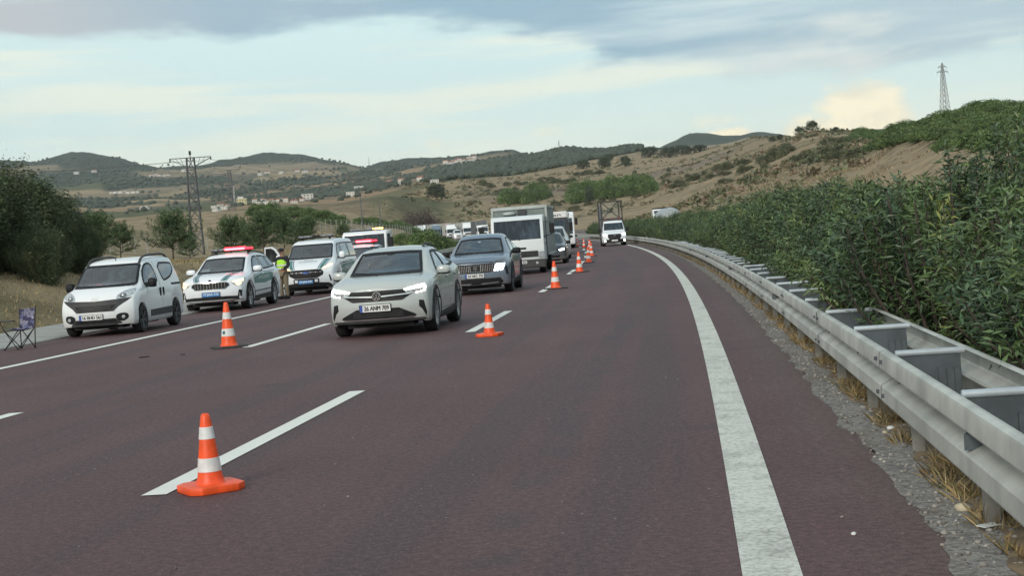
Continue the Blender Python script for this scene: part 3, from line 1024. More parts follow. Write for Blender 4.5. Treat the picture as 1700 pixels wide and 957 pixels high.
def leaf_arrays(P, D, L, W, fold=0.15, droop=0.0):
    n = len(P)
    side = unit(np.cross(D, RNG.normal(size=(n, 3))))
    nrm = np.cross(D, side)
    mid = P + D * (L * 0.45)[:, None]
    tip = P + D * L[:, None]
    tip[:, 2] -= droop * L
    a = mid + side * (W / 2)[:, None] + nrm * (W * fold)[:, None]
    b = mid - side * (W / 2)[:, None] + nrm * (W * fold)[:, None]
    v = np.stack([P, a, tip, b], 1).reshape(-1, 3)
    i = np.arange(n)[:, None] * 4
    f = np.concatenate([i + [0, 1, 2], i + [0, 2, 3]], 1).reshape(-1, 3)
    return v, f


def np_mesh(name, v, f, material, tint=None, parent=None, smooth=False):
    me = bpy.data.meshes.new(name)
    me.vertices.add(len(v))
    me.vertices.foreach_set('co', np.asarray(v, np.float32).ravel())
    me.loops.add(f.size)
    me.loops.foreach_set('vertex_index', f.ravel().astype(np.int32))
    me.polygons.add(len(f))
    me.polygons.foreach_set('loop_start', np.arange(len(f), dtype=np.int32) * f.shape[1])
    me.update(calc_edges=True)
    me.materials.append(M[material])
    if smooth:
        me.shade_smooth()
    if tint is not None:
        c4 = np.ones((len(v), 4), np.float32)
        c4[:, :3] = tint
        a = me.color_attributes.new('tint', 'FLOAT_COLOR', 'POINT')
        a.data.foreach_set('color', c4.ravel())
    return link(name, me, parent)


def pick(cols, w, n):
    cols = np.array(cols)
    c = cols[RNG.choice(len(cols), n, p=np.array(w) / sum(w))]
    return c * RNG.uniform(0.75, 1.25, (n, 1))


def stem_bush(name, nst, nl, R, H, L, W, cols, wts, stemmat='bark', droop=0.15, up=0.5, material='leaf_hedge', low=0.12, ax=1.0):
    """stems fanning from the base, clothed in narrow leaves; returns the bush object"""
    P, D, shade = [], [], []
    mb = MB()
    for i in range(nst):
        a = RNG.uniform(0, 2 * math.pi)
        q = math.sqrt(RNG.uniform(0, 1))
        h = H * (1.02 - 0.42 * q * q) * RNG.uniform(0.80, 1.10)
        r = R * q * RNG.uniform(0.85, 1.1)
        b = np.array([0.25 * R * q * math.cos(a), 0.25 * R * q * math.sin(a), 0.0])
        t = np.array([r * math.cos(a) * ax, r * math.sin(a), h])
        mid = (b + t) / 2 + np.array([0.18 * r * math.cos(a), 0.18 * r * math.sin(a), 0.08 * h])
        u = np.sort(RNG.uniform(low, 1.0, nl) ** 0.8)[:, None]
        p = b * (1 - u) ** 2 + 2 * mid * u * (1 - u) + t * u * u
        tg = unit(2 * (1 - u) * (mid - b) + 2 * u * (t - mid))
        d = unit(tg * up + unit(RNG.normal(size=(nl, 3))) * 0.95 + np.array([0, 0, 0.12]))
        P.append(p + RNG.normal(size=(nl, 3)) * (0.03 if R < 2 else 0.07) * R)
        D.append(d)
        c0 = cols[RNG.choice(len(cols), p=np.array(wts) / sum(wts))]
        shade.append(np.tile(np.array(c0) * RNG.uniform(0.75, 1.25), (nl, 1)))
        mb.tube([b, (b + mid) / 2 + (mid - b) * 0.03, mid * 0.75 + t * 0.25, t * 0.97 + b * 0.03], [min(0.016 * R, 0.024), min(0.013 * R, 0.018), min(0.009 * R, 0.011), 0.004], 4, cap=False)
    P, D, shade = np.concatenate(P), np.concatenate(D), np.concatenate(shade)
    n = len(P)
    shade = shade * RNG.uniform(0.7, 1.3, (n, 1))
    v, f = leaf_arrays(P, D, L * RNG.uniform(0.6, 1.2, n), W * RNG.uniform(0.7, 1.2, n), 0.18, droop)
    o = np_mesh(name, v, f, material, np.repeat(shade, 4, 0))
    mb.build('stem', stemmat, o, normals=False)
    return o


OLE = [(0.062, 0.108, 0.042), (0.086, 0.140, 0.052), (0.050, 0.092, 0.048), (0.125, 0.175, 0.060), (0.24, 0.27, 0.08)]
OLE_W = [4, 3, 3, 1.3, 0.14]
protos = [stem_bush('oleander_bush', 120, 165, 1.22, 2.22, 0.115, 0.023, OLE, OLE_W, low=0.02) for _ in range(4)]
HEDGE_G = 'oleander bushes of the median hedge'
HEDGE_L = 'dark green oleander bush in the dense median hedge behind the guardrail'
used = set()
s = 3.2
i = 0
while s < 205:
    for row, dd in ((0, 2.58 if s < 13 else 2.32), (1, 3.75)):
        if row == 1 and s > 120: continue
        d = dd + random.uniform(-0.22, 0.22)
        pr = protos[(i * 7 + row * 3) % 4]
        o = pr if pr.name not in used else copy_tree(pr)
        used.add(pr.name)
        o.location = road(s + random.uniform(-0.3, 0.3) + row * 0.7, d, -0.10)
        o.rotation_euler = (0, 0, random.uniform(0, 6.28))
        k = random.uniform(0.90, 1.08)
        o.scale = (k, k, k * random.uniform(0.84, 1.02) * (0.83 if s < 20 else (0.88 if s < 32 else 0.96)) * (1.04 if row else 1.0))
        tag(o, HEDGE_L, 'bush', HEDGE_G)
    i += 1
    s += 1.45 if s < 60 else 1.8

# dark tall bush reaching above the hedge at the right edge of the view
tall = copy_tree(protos[1])
tall.location = road(16.2, 3.55, -0.1)
tall.scale = (0.95, 0.95, 1.10)
tag(tall, 'tallest dark oleander standing behind the hedge at the right edge of the view', 'bush')

TAM = [(0.118, 0.165, 0.085), (0.145, 0.195, 0.098), (0.095, 0.140, 0.075), (0.175, 0.20, 0.105)]
TAM_W = [4, 3, 4, 1]
tam = [stem_bush('tamarisk_shrub', 150, 340, 2.9, 5.0, 0.24, 0.022, TAM, TAM_W, droop=0.45, up=0.55, material='leaf', low=0.0) for _ in range(2)]
TAM_POS = [(46, -21.3, 0.70, 'tallest feathery dark shrub at the left edge of the view, behind the camp chair'),
           (50, -21.6, 0.50, 'dark feathery shrub between the tallest shrub and the white compact van'),
           (54.5, -23.2, 0.34, 'lowest feathery shrub at the right end of the dark thicket, behind the white compact van'),
           (44, -19.6, 0.36, 'low rounded shrub at the grass edge in front of the tallest feathery shrub'),
           (48.5, -20.2, 0.34, 'low dark shrub at the foot of the thicket, right of the camp chair'),
           (41, -22.0, 0.70, 'feathery shrub cut off by the left edge of the view'),
           (57, -25.0, 0.50, 'feathery shrub in the second row of the dark thicket')]
for j, (s, d, k, lb) in enumerate(TAM_POS):
    o = tam[j] if j < 2 else copy_tree(tam[j % 2])
    p = road(s, d)
    o.location = (p.x, p.y, gz(p.x, p.y) - 0.1)
    o.rotation_euler = (0, 0, j * 1.3)
    o.scale = (k, k, k)
    tag(o, lb, 'shrub', 'feathery shrubs of the roadside thicket')


def dry_grass(name, pts, hmin, hmax, cols, wts, wid=0.012, lean=0.35):
    n = len(pts)
    D = unit(np.column_stack([RNG.normal(size=(n, 2)) * lean, np.ones(n)]))
    v, f = leaf_arrays(pts, D, RNG.uniform(hmin, hmax, n), np.full(n, wid) * RNG.uniform(0.6, 1.5, n), 0.0, 0.15)
    o = np_mesh(name, v, f, 'dry', np.repeat(pick(cols, wts, n), 4, 0))
    return tag(o, kind='stuff')


def scatter_road(n, s0, s1, d0, d1, z=None, pw=1.0, clump=0.0):
    s = s0 + (s1 - s0) * RNG.uniform(0, 1, n) ** pw
    d = RNG.uniform(d0, d1, n)
    if clump:
        keep = fbm(s / clump, d / clump, 91, 3) > 0.50
        s, d = s[keep], d[keep]
    a = A0 + s * K_ROAD
    x, y = CX + (R_ROAD + d) * np.cos(a), CY + (R_ROAD + d) * np.sin(a)
    zz = KZ * s * s + z if z is not None else ground_z(x, y)
    return np.column_stack([x, y, zz])


STRAW = [(0.36, 0.27, 0.13), (0.27, 0.19, 0.09), (0.42, 0.34, 0.19), (0.16, 0.14, 0.06), (0.09, 0.11, 0.04)]
dry_grass('dry_grass', scatter_road(60000, 3.5, 75, 0.98, 1.75, -0.03, 1.6, clump=0.45), 0.04, 0.20, STRAW, [4, 4, 2, 2, 0.6], 0.007, 0.6)
dry_grass('dry_grass', scatter_road(26000, 16, 100, -23.5, -15.95, None, 1.2), 0.05, 0.19, STRAW, [3, 3, 2, 3.5, 1.0], 0.02)
# young green sprout at the lower right, under the rail
sp = stem_bush('oleander_seedling', 9, 16, 0.20, 0.26, 0.11, 0.022, OLE, OLE_W)
sp.location = road(7.0, 1.28, -0.04)
tag(sp, 'small green oleander sprout in the dry grass under the guardrail', 'plant')


def rock(name, s, d, r, flat, material, label, cat='stone', z=0.0):
    bm = bmesh.new()
    bmesh.ops.create_icosphere(bm, subdivisions=2, radius=1.0)
    for v in bm.verts:
        k = 1 + random.uniform(-0.16, 0.16)
        v.co = Vector((v.co.x * r * k, v.co.y * r * 0.8 * k, v.co.z * r * flat * k))
    me = bpy.data.meshes.new(name)
    bm.to_mesh(me); bm.free()
    me.materials.append(M[material]); me.shade_smooth()
    o = link(name, me)
    o.location = road(s, d, z + r * flat * 0.55)
    o.rotation_euler = (0, 0, random.uniform(0, 6))
    return tag(o, label, cat)


def pebbles(name, n, s0, s1, d0, d1, z, r0, r1):
    ico = bmesh.new()
    bmesh.ops.create_icosphere(ico, subdivisions=1, radius=1.0)
    iv = np.array([v.co for v in ico.verts]); fi = np.array([[v.index for v in f.verts] for f in ico.faces])
    ico.free()
    p = scatter_road(n, s0, s1, d0, d1, z, 1.8)
    V, F_, T_ = [], [], []
    for i in range(len(p)):
        r = r0 + (r1 - r0) * random.random() ** 3
        V.append(iv * RNG.uniform(0.7, 1.2, (len(iv), 1)) * np.array([r, r * RNG.uniform(0.6, 1), r * 0.6]) + p[i] + np.array([0, 0, r * 0.3]))
        F_.append(fi + i * len(iv))
        T_.append(np.tile(np.array([0.27, 0.255, 0.23]) * RNG.uniform(0.4, 1.5), (len(iv), 1)))
    return tag(np_mesh(name, np.concatenate(V), np.concatenate(F_), 'dry', np.concatenate(T_)), kind='stuff')


pebbles('gravel_stones', 4500, 4, 45, 0.76, 1.30, 0.002, 0.004, 0.020)
pebbles('road_grit', 700, 4, 40, -11.0, 0.7, 0.0, 0.003, 0.010)
rock('stone', 7.2, 0.985, 0.042, 0.6, 'stone', 'pale yellow stone on the gravel edge below the guardrail')
rock('stone', 10.0, 1.03, 0.03, 0.6, 'plate', 'small whitish stone in dry grass beside a guardrail post')
rock('stone', 9.85, 0.97, 0.022, 0.6, 'stone', 'tiny pale stone at the border of gravel and dry grass')
rock('stone', 6.78, 0.42, 0.014, 0.6, 'plate', 'white pebble lying on red asphalt near the edge line', z=0.0)
rock('rubber_scrap', 22.9, -9.0, 0.10, 0.12, 'debris_dark', 'flat black rubber scrap on asphalt, nearer to the camp chair', 'debris', 0.0)
rock('rubber_scrap', 22.9, -8.36, 0.055, 0.14, 'debris_dark', 'small black rubber scrap left of the slim cone with dark base', 'debris', 0.0)
mb = MB().box((0, 0, 0), (0.14, 0.05, 0.004), 0.3)
o = mb.build('paper_scrap', 'paper')
o.location = road(6.75, 1.02, 0.02); o.rotation_euler = (0.06, 0.1, 0.4)
tag(o, 'crumpled translucent scrap of litter on the gravel below the guardrail', 'litter')
# ------------------------------------------------------------------ vehicles
TXT = {}
def text_geo(body, h):
    """lettering as filled outlines in the XY plane, capital height h, centred"""
    cu = bpy.data.curves.new('lettering', 'FONT')
    cu.body = body
    cu.size = 1.0
    cu.align_x = 'CENTER'
    cu.align_y = 'CENTER'
    cu.resolution_u = 2
    ob = bpy.data.objects.new('lettering', cu)
    COL.objects.link(ob)
    bpy.context.view_layer.update()
    me = ob.to_mesh()
    v = [Vector(p.co) for p in me.vertices]
    f = [tuple(q.vertices) for q in me.polygons]
    ob.to_mesh_clear()
    bpy.data.objects.remove(ob)
    bpy.data.curves.remove(cu)
    ys = [p.y for p in v]; xs = [p.x for p in v]
    k = h / (max(ys) - min(ys))
    cx, cy = (max(xs) + min(xs)) / 2, (max(ys) + min(ys)) / 2
    return [Vector(((p.x - cx) * k, (p.y - cy) * k, 0)) for p in v], f, (max(xs) - min(xs)) * k


def text_on(body, h, width, origin, right, up, name, material, parent, proud=0.003, bold=0.0):
    v, f, wd = text_geo(body, h)
    kx = width / wd
    right, up = Vector(right).normalized(), Vector(up).normalized()
    n = right.cross(up)
    o = Vector(origin) + n * proud
    mb = MB().add([o + right * (p.x * kx) + up * p.y for p in v], f)
    if bold:
        mb.add([o + right * (p.x * kx + bold) + up * p.y + n * 0.0004 for p in v], f)
    return mb.build(name, material, parent, normals=False)


def chaikin(poly, n=1, keep=0.25):
    for _ in range(n):
        q = []
        for i in range(len(poly)):
            a, b = poly[i], poly[(i + 1) % len(poly)]
            q.append((a[0] * (1 - keep) + b[0] * keep, a[1] * (1 - keep) + b[1] * keep))
            q.append((a[0] * keep + b[0] * (1 - keep), a[1] * keep + b[1] * (1 - keep)))
        poly = q
    return poly


def inside(poly, x, y):
    c = False
    j = len(poly) - 1
    for i in range(len(poly)):
        xi, yi = poly[i]; xj, yj = poly[j]
        if (yi > y) != (yj > y) and x < (xj - xi) * (y - yi) / (yj - yi) + xi:
            c = not c
        j = i
    return c


class Body:
    """car shell lofted from stations (distance back from the nose, roof/bonnet line, shoulder, sill, half widths)"""
    def __init__(self, L, stations, axles, arch_r, wheel_r, nose=(0.20, [(0.1, 0.05), (0.45, 0.0), (0.8, 0.05), (1.1, 0.18)]), tail=(0.10, [(0.1, 0.03), (0.5, 0.0), (1.0, 0.06), (1.6, 0.12)]), nose_len=0.7, crown=0.035, shift=0.0):
        self.L, self.shift = L, shift
        st = np.array(stations, float)
        x = np.unique(np.round(np.concatenate([np.linspace(0, L, 120), [0.02, 0.05, 0.1, 0.16, L - 0.02, L - 0.05, L - 0.1],
            *[np.array([a + arch_r * math.cos(t) for t in np.linspace(0, math.pi, 13)]) for a in axles],
            *[np.array([a - arch_r - 0.012, a + arch_r + 0.012]) for a in axles], st[:, 0]]), 4))
        x = x[(x >= 0) & (x <= L)]
        P = [pchip(st[:, 0], st[:, k], x) for k in range(1, 6)]
        rings = []
        for i, xb in enumerate(x):
            zt, zs, zb, ws, wt = (p[i] for p in P)
            for a in axles:
                if abs(xb - a) <= arch_r + 1e-4:
                    zb = max(zb, wheel_r + math.sqrt(max(0, arch_r ** 2 - (xb - a) ** 2)))
            lw = lambda t: zb + (zs - zb) * t
            gw = lambda t: zs + (zt - zs) * t
            sh = ws * 0.955
            gy = lambda t: sh + (wt - sh) * t
            bow = 0.018
            ring = [(ws * 0.93, zb), (ws * 0.975, lw(0.04)), (ws * 0.99, lw(0.18)), (ws, lw(0.45)), (ws * 0.998, lw(0.62)), (ws * 0.985, lw(0.80)), (ws * 0.972, lw(0.92)), (sh, zs),
                    *[(gy(t) + bow * math.sin(math.pi * min(1, t * 1.02)), gw(t * 0.985)) for t in (0.10, 0.18, 0.27, 0.36, 0.45, 0.54, 0.63, 0.72, 0.80, 0.88, 0.95)],
                    (wt * 0.965, gw(0.975)), (wt * 0.93, gw(0.99)), *[(wt * t, zt + crown * (1 - t * t) ** 1.0) for t in (0.86, 0.78, 0.69, 0.6, 0.5, 0.4, 0.3, 0.2, 0.1, 0.0)]]
            rings.append((xb, ws, ring))
        npl, nrk = nose; tpl, trk = tail
        def shape(xb, y, z, ws):
            dx = 0.0
            if xb < nose_len:
                k = (1 - xb / nose_len) ** 2
                dx += k * (npl * (abs(y) / ws) ** 2.4 + float(np.interp(z, [p[0] for p in nrk], [p[1] for p in nrk])))
            e = L - xb
            if e < 0.6:
                k = (1 - e / 0.6) ** 2
                dx -= k * (tpl * (abs(y) / ws) ** 2.4 + float(np.interp(z, [p[0] for p in trk], [p[1] for p in trk])))
            return (L / 2 + shift - (xb + dx), y, z)
        self.v, self.f = [], []
        m = len(rings[0][2])
        full = 2 * m - 1
        for xb, ws, ring in rings:
            for y, z in ring:
                self.v.append(shape(xb, y, z, ws))
            for y, z in reversed(ring[:-1]):
                self.v.append(shape(xb, -y, z, ws))
        for i in range(len(rings) - 1):
            for k in range(full - 1):
                self.f.append((i * full + k, i * full + k + 1, (i + 1) * full + k + 1, (i + 1) * full + k))
        for xb, ws, ring in (rings[0], rings[-1]):
            ts = [1, 0.92, 0.8, 0.62, 0.42, 0.2, 0, -0.2, -0.42, -0.62, -0.8, -0.92, -1]
            b = len(self.v)
            for y, z in ring:
                for t in ts:
                    self.v.append(shape(xb, y * t, z, ws))
            for i in range(m - 1):
                for k in range(len(ts) - 1):
                    self.f.append((b + i * len(ts) + k, b + i * len(ts) + k + 1, b + (i + 1) * len(ts) + k + 1, b + (i + 1) * len(ts) + k))
        self.bvh = BVHTree.FromPolygons([Vector(p) for p in self.v], self.f)
        self.axles, self.wheel_r = axles, wheel_r
        self.cuts, self.open = [], False

    def x(self, xb):
        return self.L / 2 + self.shift - xb

    def build(self, material, root, name='body'):
        mb = MB()
        mb.v, mb.f = list(self.v), list(self.f)
        bm = bmesh.new()
        me = bpy.data.meshes.new(name)
        me.from_pydata(mb.v, [], mb.f)
        bm.from_mesh(me)
        bmesh.ops.remove_doubles(bm, verts=bm.verts[:], dist=0.0015)
        bmesh.ops.recalc_face_normals(bm, faces=bm.faces[:])
        bm.to_mesh(me); bm.free()
        me.materials.append(M[material])
        me.shade_smooth()
        me.set_sharp_from_angle(angle=math.radians(48))
        self.shell = link(name, me, root)
        return self.shell

    def open_windows(self):
        """take the shell away behind every glass panel so that one looks into the cabin"""
        bm = bmesh.new()
        bm.from_mesh(self.shell.data)
        dead = set()
        for axis, sign, poly in self.cuts:
            xs = [p[0] for p in poly]; ys = [p[1] for p in poly]
            x0, x1, y0, y1 = min(xs), max(xs), min(ys), max(ys)
            for f in bm.faces:
                c = f.calc_center_median()
                if axis == 'y':
                    if c.y * sign < 0.3: continue
                    ok = all(x0 <= v.co.x <= x1 and y0 <= v.co.z <= y1 and inside(poly, v.co.x, v.co.z) for v in f.verts)
                else:
                    if c.x < 0 or f.normal.x < 0.15: continue
                    ok = all(x0 <= v.co.y <= x1 and y0 <= v.co.z <= y1 and inside(poly, v.co.y, v.co.z) for v in f.verts)
                if ok: dead.add(f)
        bmesh.ops.delete(bm, geom=list(dead), context='FACES')
        bm.to_mesh(self.shell.data)
        bm.free()

    def patch(self, poly, axis, material, name, parent, off=0.004, depth=0.012, res=0.09, sign=1, rnd=0, smooth=40):
        """a panel of given outline laid on the shell, standing proud by off, with a rim running into the shell.
        axis 'x': outline in (y, z) seen from the front (sign -1: from behind); 'y': outline in (distance back, z) seen from the side sign; 'z': outline in (distance back, y) from above"""
        if rnd: poly = chaikin(poly, rnd)
        if axis in 'yz': pl = [(self.x(p[0]), p[1]) for p in poly]
        else: pl = list(poly)
        dense = []
        for i in range(len(pl)):
            a, b = pl[i], pl[(i + 1) % len(pl)]
            n = max(1, int(math.hypot(b[0] - a[0], b[1] - a[1]) / res))
            for k in range(n):
                dense.append((a[0] + (b[0] - a[0]) * k / n, a[1] + (b[1] - a[1]) * k / n))
        pts = [Vector(p) for p in dense]
        nb_ = len(pts)
        xs = [p[0] for p in dense]; ys = [p[1] for p in dense]
        gx = np.arange(min(xs) + res * 0.5, max(xs), res)
        gy = np.arange(min(ys) + res * 0.5, max(ys), res)
        for a in gx:
            for b in gy:
                if inside(dense, a, b) and min((a - p[0]) ** 2 + (b - p[1]) ** 2 for p in dense) > (res * 0.35) ** 2:
                    pts.append(Vector((a, b)))
        vs, es, fs, _, _, _ = delaunay_2d_cdt(pts, [(i, (i + 1) % nb_) for i in range(nb_)], [], 1, 1e-5)
        out3, nrm = [], []
        for p in vs:
            if axis == 'x': o, d = Vector((6 * sign, p.x, p.y)), Vector((-sign, 0, 0))
            elif axis == 'y': o, d = Vector((p.x, 4 * sign, p.y)), Vector((0, -sign, 0))
            else: o, d = Vector((p.x, p.y, 6)), Vector((0, 0, -1))
            h = self.bvh.ray_cast(o, d)
            if h[0] is None:
                q = Vector((self.x(0.0) if axis == 'x' else p.x, p.x if axis == 'x' else (p.y if axis == 'z' else 0.8 * sign), p.y if axis != 'z' else 1.0))
                h = self.bvh.find_nearest(q)
            n = h[1]
            if n.dot(d) > 0: n = -n
            out3.append(h[0] + n * off); nrm.append(n)
        tri = [tuple(f) for f in fs]
        mb = MB().add(out3, tri)
        ed = {}
        for t in tri:
            for i in range(len(t)):
                e = (t[i], t[(i + 1) % len(t)])
                ed[e] = ed.get(e, 0) + 1
        rim = [e for e in ed if (e[1], e[0]) not in ed]
        mp = {}
        for a, b in rim:
            for q in (a, b):
                if q not in mp:
                    mp[q] = len(mb.v)
                    mb.v.append(tuple(out3[q] - nrm[q] * depth))
            mb.f.append((b, a, mp[a], mp[b]))
        if name in ('windshield', 'side_window') and self.open:
            material = 'clear_glass'
        o = mb.build(name, material, parent, smooth=smooth)
        if name in ('windshield', 'side_window') and self.open:
            self.cuts.append((axis, sign, dense))
            n = len(dense)
            area = sum(dense[i][0] * dense[(i + 1) % n][1] - dense[(i + 1) % n][0] * dense[i][1] for i in range(n))
            sg = 1 if area > 0 else -1
            inner = []
            for i in range(n):
                a, b = dense[i - 1], dense[(i + 1) % n]
                dx, dy = b[0] - a[0], b[1] - a[1]
                l = math.hypot(dx, dy) or 1
                inner.append((dense[i][0] - sg * dy / l * 0.045, dense[i][1] + sg * dx / l * 0.045))
            P = []
            for p in dense + inner:
                if axis == 'x': q, d = Vector((6 * sign, p[0], p[1])), Vector((-sign, 0, 0))
                else: q, d = Vector((p[0], 4 * sign, p[1])), Vector((0, -sign, 0))
                h = self.bvh.ray_cast(q, d)
                if h[0] is None: h = self.bvh.find_nearest(Vector((self.x(1), p[0], p[1])) if axis == 'x' else Vector((p[0], sign * 0.8, p[1])))
                nn = h[1] if h[1].dot(d) < 0 else -h[1]
                P.append(h[0] + nn * (off + 0.003))
            MB().add(P, [(i, (i + 1) % n, n + (i + 1) % n, n + i) for i in range(n)]).build('window_seal', 'black', o)
        return o

    def hit_front(self, y, z):
        h = self.bvh.ray_cast(Vector((6, y, z)), Vector((-1, 0, 0)))
        return h[0] if h[0] is not None else Vector((self.x(0), y, z))

    def hit_side(self, xb, z, sign):
        h = self.bvh.ray_cast(Vector((self.x(xb), 4 * sign, z)), Vector((0, -sign, 0)))
        return h[0] if h[0] is not None else Vector((self.x(xb), 0.8 * sign, z))

    def hit_top(self, xb, y):
        h = self.bvh.ray_cast(Vector((self.x(xb), y, 6)), Vector((0, 0, -1)))
        return h[0] if h[0] is not None else Vector((self.x(xb), y, 1.5))


def mirror_poly(p):
    return [(-y, z) for y, z in p]


WHEEL_CACHE = {}
def wheel(root, x, y, r, wd, rimmat='rim', spokes=5, rim_r=None, dual=False):
    key = (round(r, 3), round(wd, 3), rimmat, spokes, y > 0)
    sgn = 1 if y > 0 else -1
    if key in WHEEL_CACHE:
        t0, r0 = WHEEL_CACHE[key]
        t = t0.copy(); COL.objects.link(t); t.parent = root
        q = r0.copy(); COL.objects.link(q); q.parent = t
        t.location = (x, y, r)
        return t
    rr = rim_r or r * 0.70
    mx = Matrix.Rotation(-math.pi / 2 * sgn, 4, 'X')
    h = wd / 2
    prof = [(rr * 0.96, -h * 0.9), (r * 0.93, -h), (r * 0.985, -h * 0.8), (r, -h * 0.45), (r, h * 0.45), (r * 0.985, h * 0.8), (r * 0.93, h), (rr * 1.04, h * 0.98), (rr * 0.99, h * 0.86)]
    mb = MB().lathe(prof, 32, mx)
    # tread grooves
    t = mb.build('wheel', 'tyre', root, smooth=35)
    t.location = (x, y, r)
    rb = MB().lathe([(rr * 1.0, h * 0.55), (rr * 1.0, h * 0.92), (rr * 0.94, h * 0.92), (rr * 0.90, h * 0.5)], 32, mx)
    for k in range(spokes):
        a = 2 * math.pi * k / spokes + 0.3
        for da in (-0.13, 0.13):
            p0 = Vector((math.cos(a + da * 2.2) * rr * 0.18, math.sin(a + da * 2.2) * rr * 0.18, h * 0.78))
            p1 = Vector((math.cos(a + da) * rr * 0.95, math.sin(a + da) * rr * 0.95, h * 0.86))
            rb.tube([mx @ p0, mx @ p1], [rr * 0.095, rr * 0.075], 4)
    rb.lathe([(0.0, h * 0.86), (rr * 0.17, h * 0.84), (rr * 0.24, h * 0.70), (rr * 0.24, h * 0.4)], 16, mx)
    q = rb.build('rim', rimmat, t, smooth=40)
    # dark brake drum behind the spokes
    d = MB().lathe([(0.0, h * 0.30), (rr * 0.97, h * 0.28), (rr * 0.97, -h * 0.5)], 24, mx)
    dq = d.build('brake_drum', 'under', t, smooth=40)
    WHEEL_CACHE[key] = (t, q)
    return t


def blob_box(mb, c, s, e=3.0, n=8, mtx=None):
    """rounded superellipsoid pod"""
    vs, fs = [], []
    for i in range(n + 1):
        ph = -math.pi / 2 + math.pi * i / n
        for k in range(2 * n):
            th = math.pi * k / n
            sp = lambda v: math.copysign(abs(v) ** (2 / e), v)
            p = Vector((s[0] * sp(math.cos(ph)) * sp(math.cos(th)), s[1] * sp(math.cos(ph)) * sp(math.sin(th)), s[2] * sp(math.sin(ph)))) * 0.5
            if mtx is not None: p = mtx @ p
            vs.append(Vector(c) + p)
    m = 2 * n
    for i in range(n):
        for k in range(m):
            fs.append((i * m + k, i * m + (k + 1) % m, (i + 1) * m + (k + 1) % m, (i + 1) * m + k))
    return mb.add(vs, fs)


def mirrors(B, root, xb, z, y, size=(0.16, 0.24, 0.16), paint_mat='greige', low='black', sides=(1, -1)):
    for sg in sides:
        mb = MB()
        x = B.x(xb)
        blob_box(mb, (x, sg * y, z), size, 3.2)
        mi = mb.build('wing_mirror', paint_mat, root, smooth=60)
        s = B.hit_side(xb - 0.02, z - size[2] * 0.4, sg)
        mb = MB()
        blob_box(mb, (x - 0.012, sg * y, z - size[2] * 0.34), (size[0] * 0.98, size[1] * 0.97, size[2] * 0.45), 3.0)
        mb.tube([s + Vector((0, -sg * 0.02, 0)), Vector((x, sg * (y - size[1] * 0.25), z - size[2] * 0.34))], 0.028, 6)
        mb.build('mirror_arm', low, mi, smooth=60)
        mb = MB().box((x - size[0] * 0.5, sg * y, z), (0.006, size[1] * 0.82, size[2] * 0.75))
        mb.build('mirror_glass', 'glass', mi)


def number_plate(B, root, text, y, z, w=0.52, h=0.112, kind='white', x=None, tilt=0.0):
    p = B.hit_front(y, z) if B is not None else None
    xx = x if x is not None else max(B.hit_front(y, z - h / 2).x, B.hit_front(y, z + h / 2).x, p.x) + 0.012
    mb = MB().box((xx, y, z), (0.014, w + 0.02, h + 0.02), 0, 0.004)
    pl = mb.build('plate_holder', 'black', root)
    MB().box((xx + 0.008, y, z), (0.008, w, h)).build('number_plate', 'plate' if kind == 'white' else 'plate_blue', pl)
    if kind == 'white':
        MB().box((xx + 0.0135, y - w / 2 + 0.024, z), (0.005, 0.046, h - 0.004)).build('plate_band', 'plate_band', pl)
    shift = 0.022 if kind == 'white' else 0.0
    text_on(text, h * 0.66, w * (0.80 if kind == 'white' else 0.86), (xx + 0.0135, y + shift, z), (0, 1, 0), (0, 0, 1), 'plate_text', 'ink' if kind == 'white' else 'ink_white', pl, bold=0.007)
    return pl


def underbody(B, root, half, z0=0.20, z1=0.60, front=0.35, rear=0.30, air=0.16):
    L = B.L
    mb = MB()
    mb.box((B.x((front + L - rear) / 2), 0, (z0 + z1) / 2), (L - front - rear, half * 2, z1 - z0))
    mb.box((B.x(front * 0.7 + 0.2), 0, (air + z1) / 2 - 0.02), (0.5, half * 1.55, z1 - air - 0.04))
    mb.box((B.x(B.axles[0]), 0, 0.24), (0.10, half * 1.7, 0.06))
    mb.box((B.x(B.axles[1]), 0, 0.25), (0.12, half * 1.7, 0.08))
    mb.box((B.x(L * 0.75), half * 0.4, 0.21), (0.5, 0.22, 0.14))
    return mb.build('underbody', 'under', root)


def wheels(B, root, track, r, wd, rimmat, spokes=5):
    for a in B.axles:
        for sg in (1, -1):
            wheel(root, B.x(a), sg * track / 2, r, wd, rimmat, spokes)


def arch_trim(B, root, a, r0, r1, mat_='trim', z0=0.2):
    rw = B.wheel_r
    for sg in (1, -1):
        t = np.linspace(-0.42, math.pi + 0.42, 22)
        poly = [(a - r1 * math.cos(q), max(z0, rw + r1 * math.sin(q))) for q in t] + [(a - (r0) * math.cos(q), max(z0, rw + r0 * math.sin(q))) for q in reversed(t)]
        B.patch(poly, 'y', mat_, 'wheel_arch_trim', root, off=0.012, depth=0.03, res=0.08, sign=sg)


def roof_rail(B, root, xb0, xb1, y, rise, mat_='trim', r=0.022):
    for sg in (1, -1):
        pts = []
        n = 12
        for i in range(n + 1):
            t = i / n
            xb = xb0 + (xb1 - xb0) * t
            p = B.hit_top(xb, sg * y)
            k = min(1.0, min(t, 1 - t) / 0.16)
            pts.append(Vector((p.x, sg * y, p.z - 0.01 + rise * math.sin(k * math.pi / 2))))
        MB().tube(pts, r, 6).build('roof_rail', mat_, root, smooth=60)


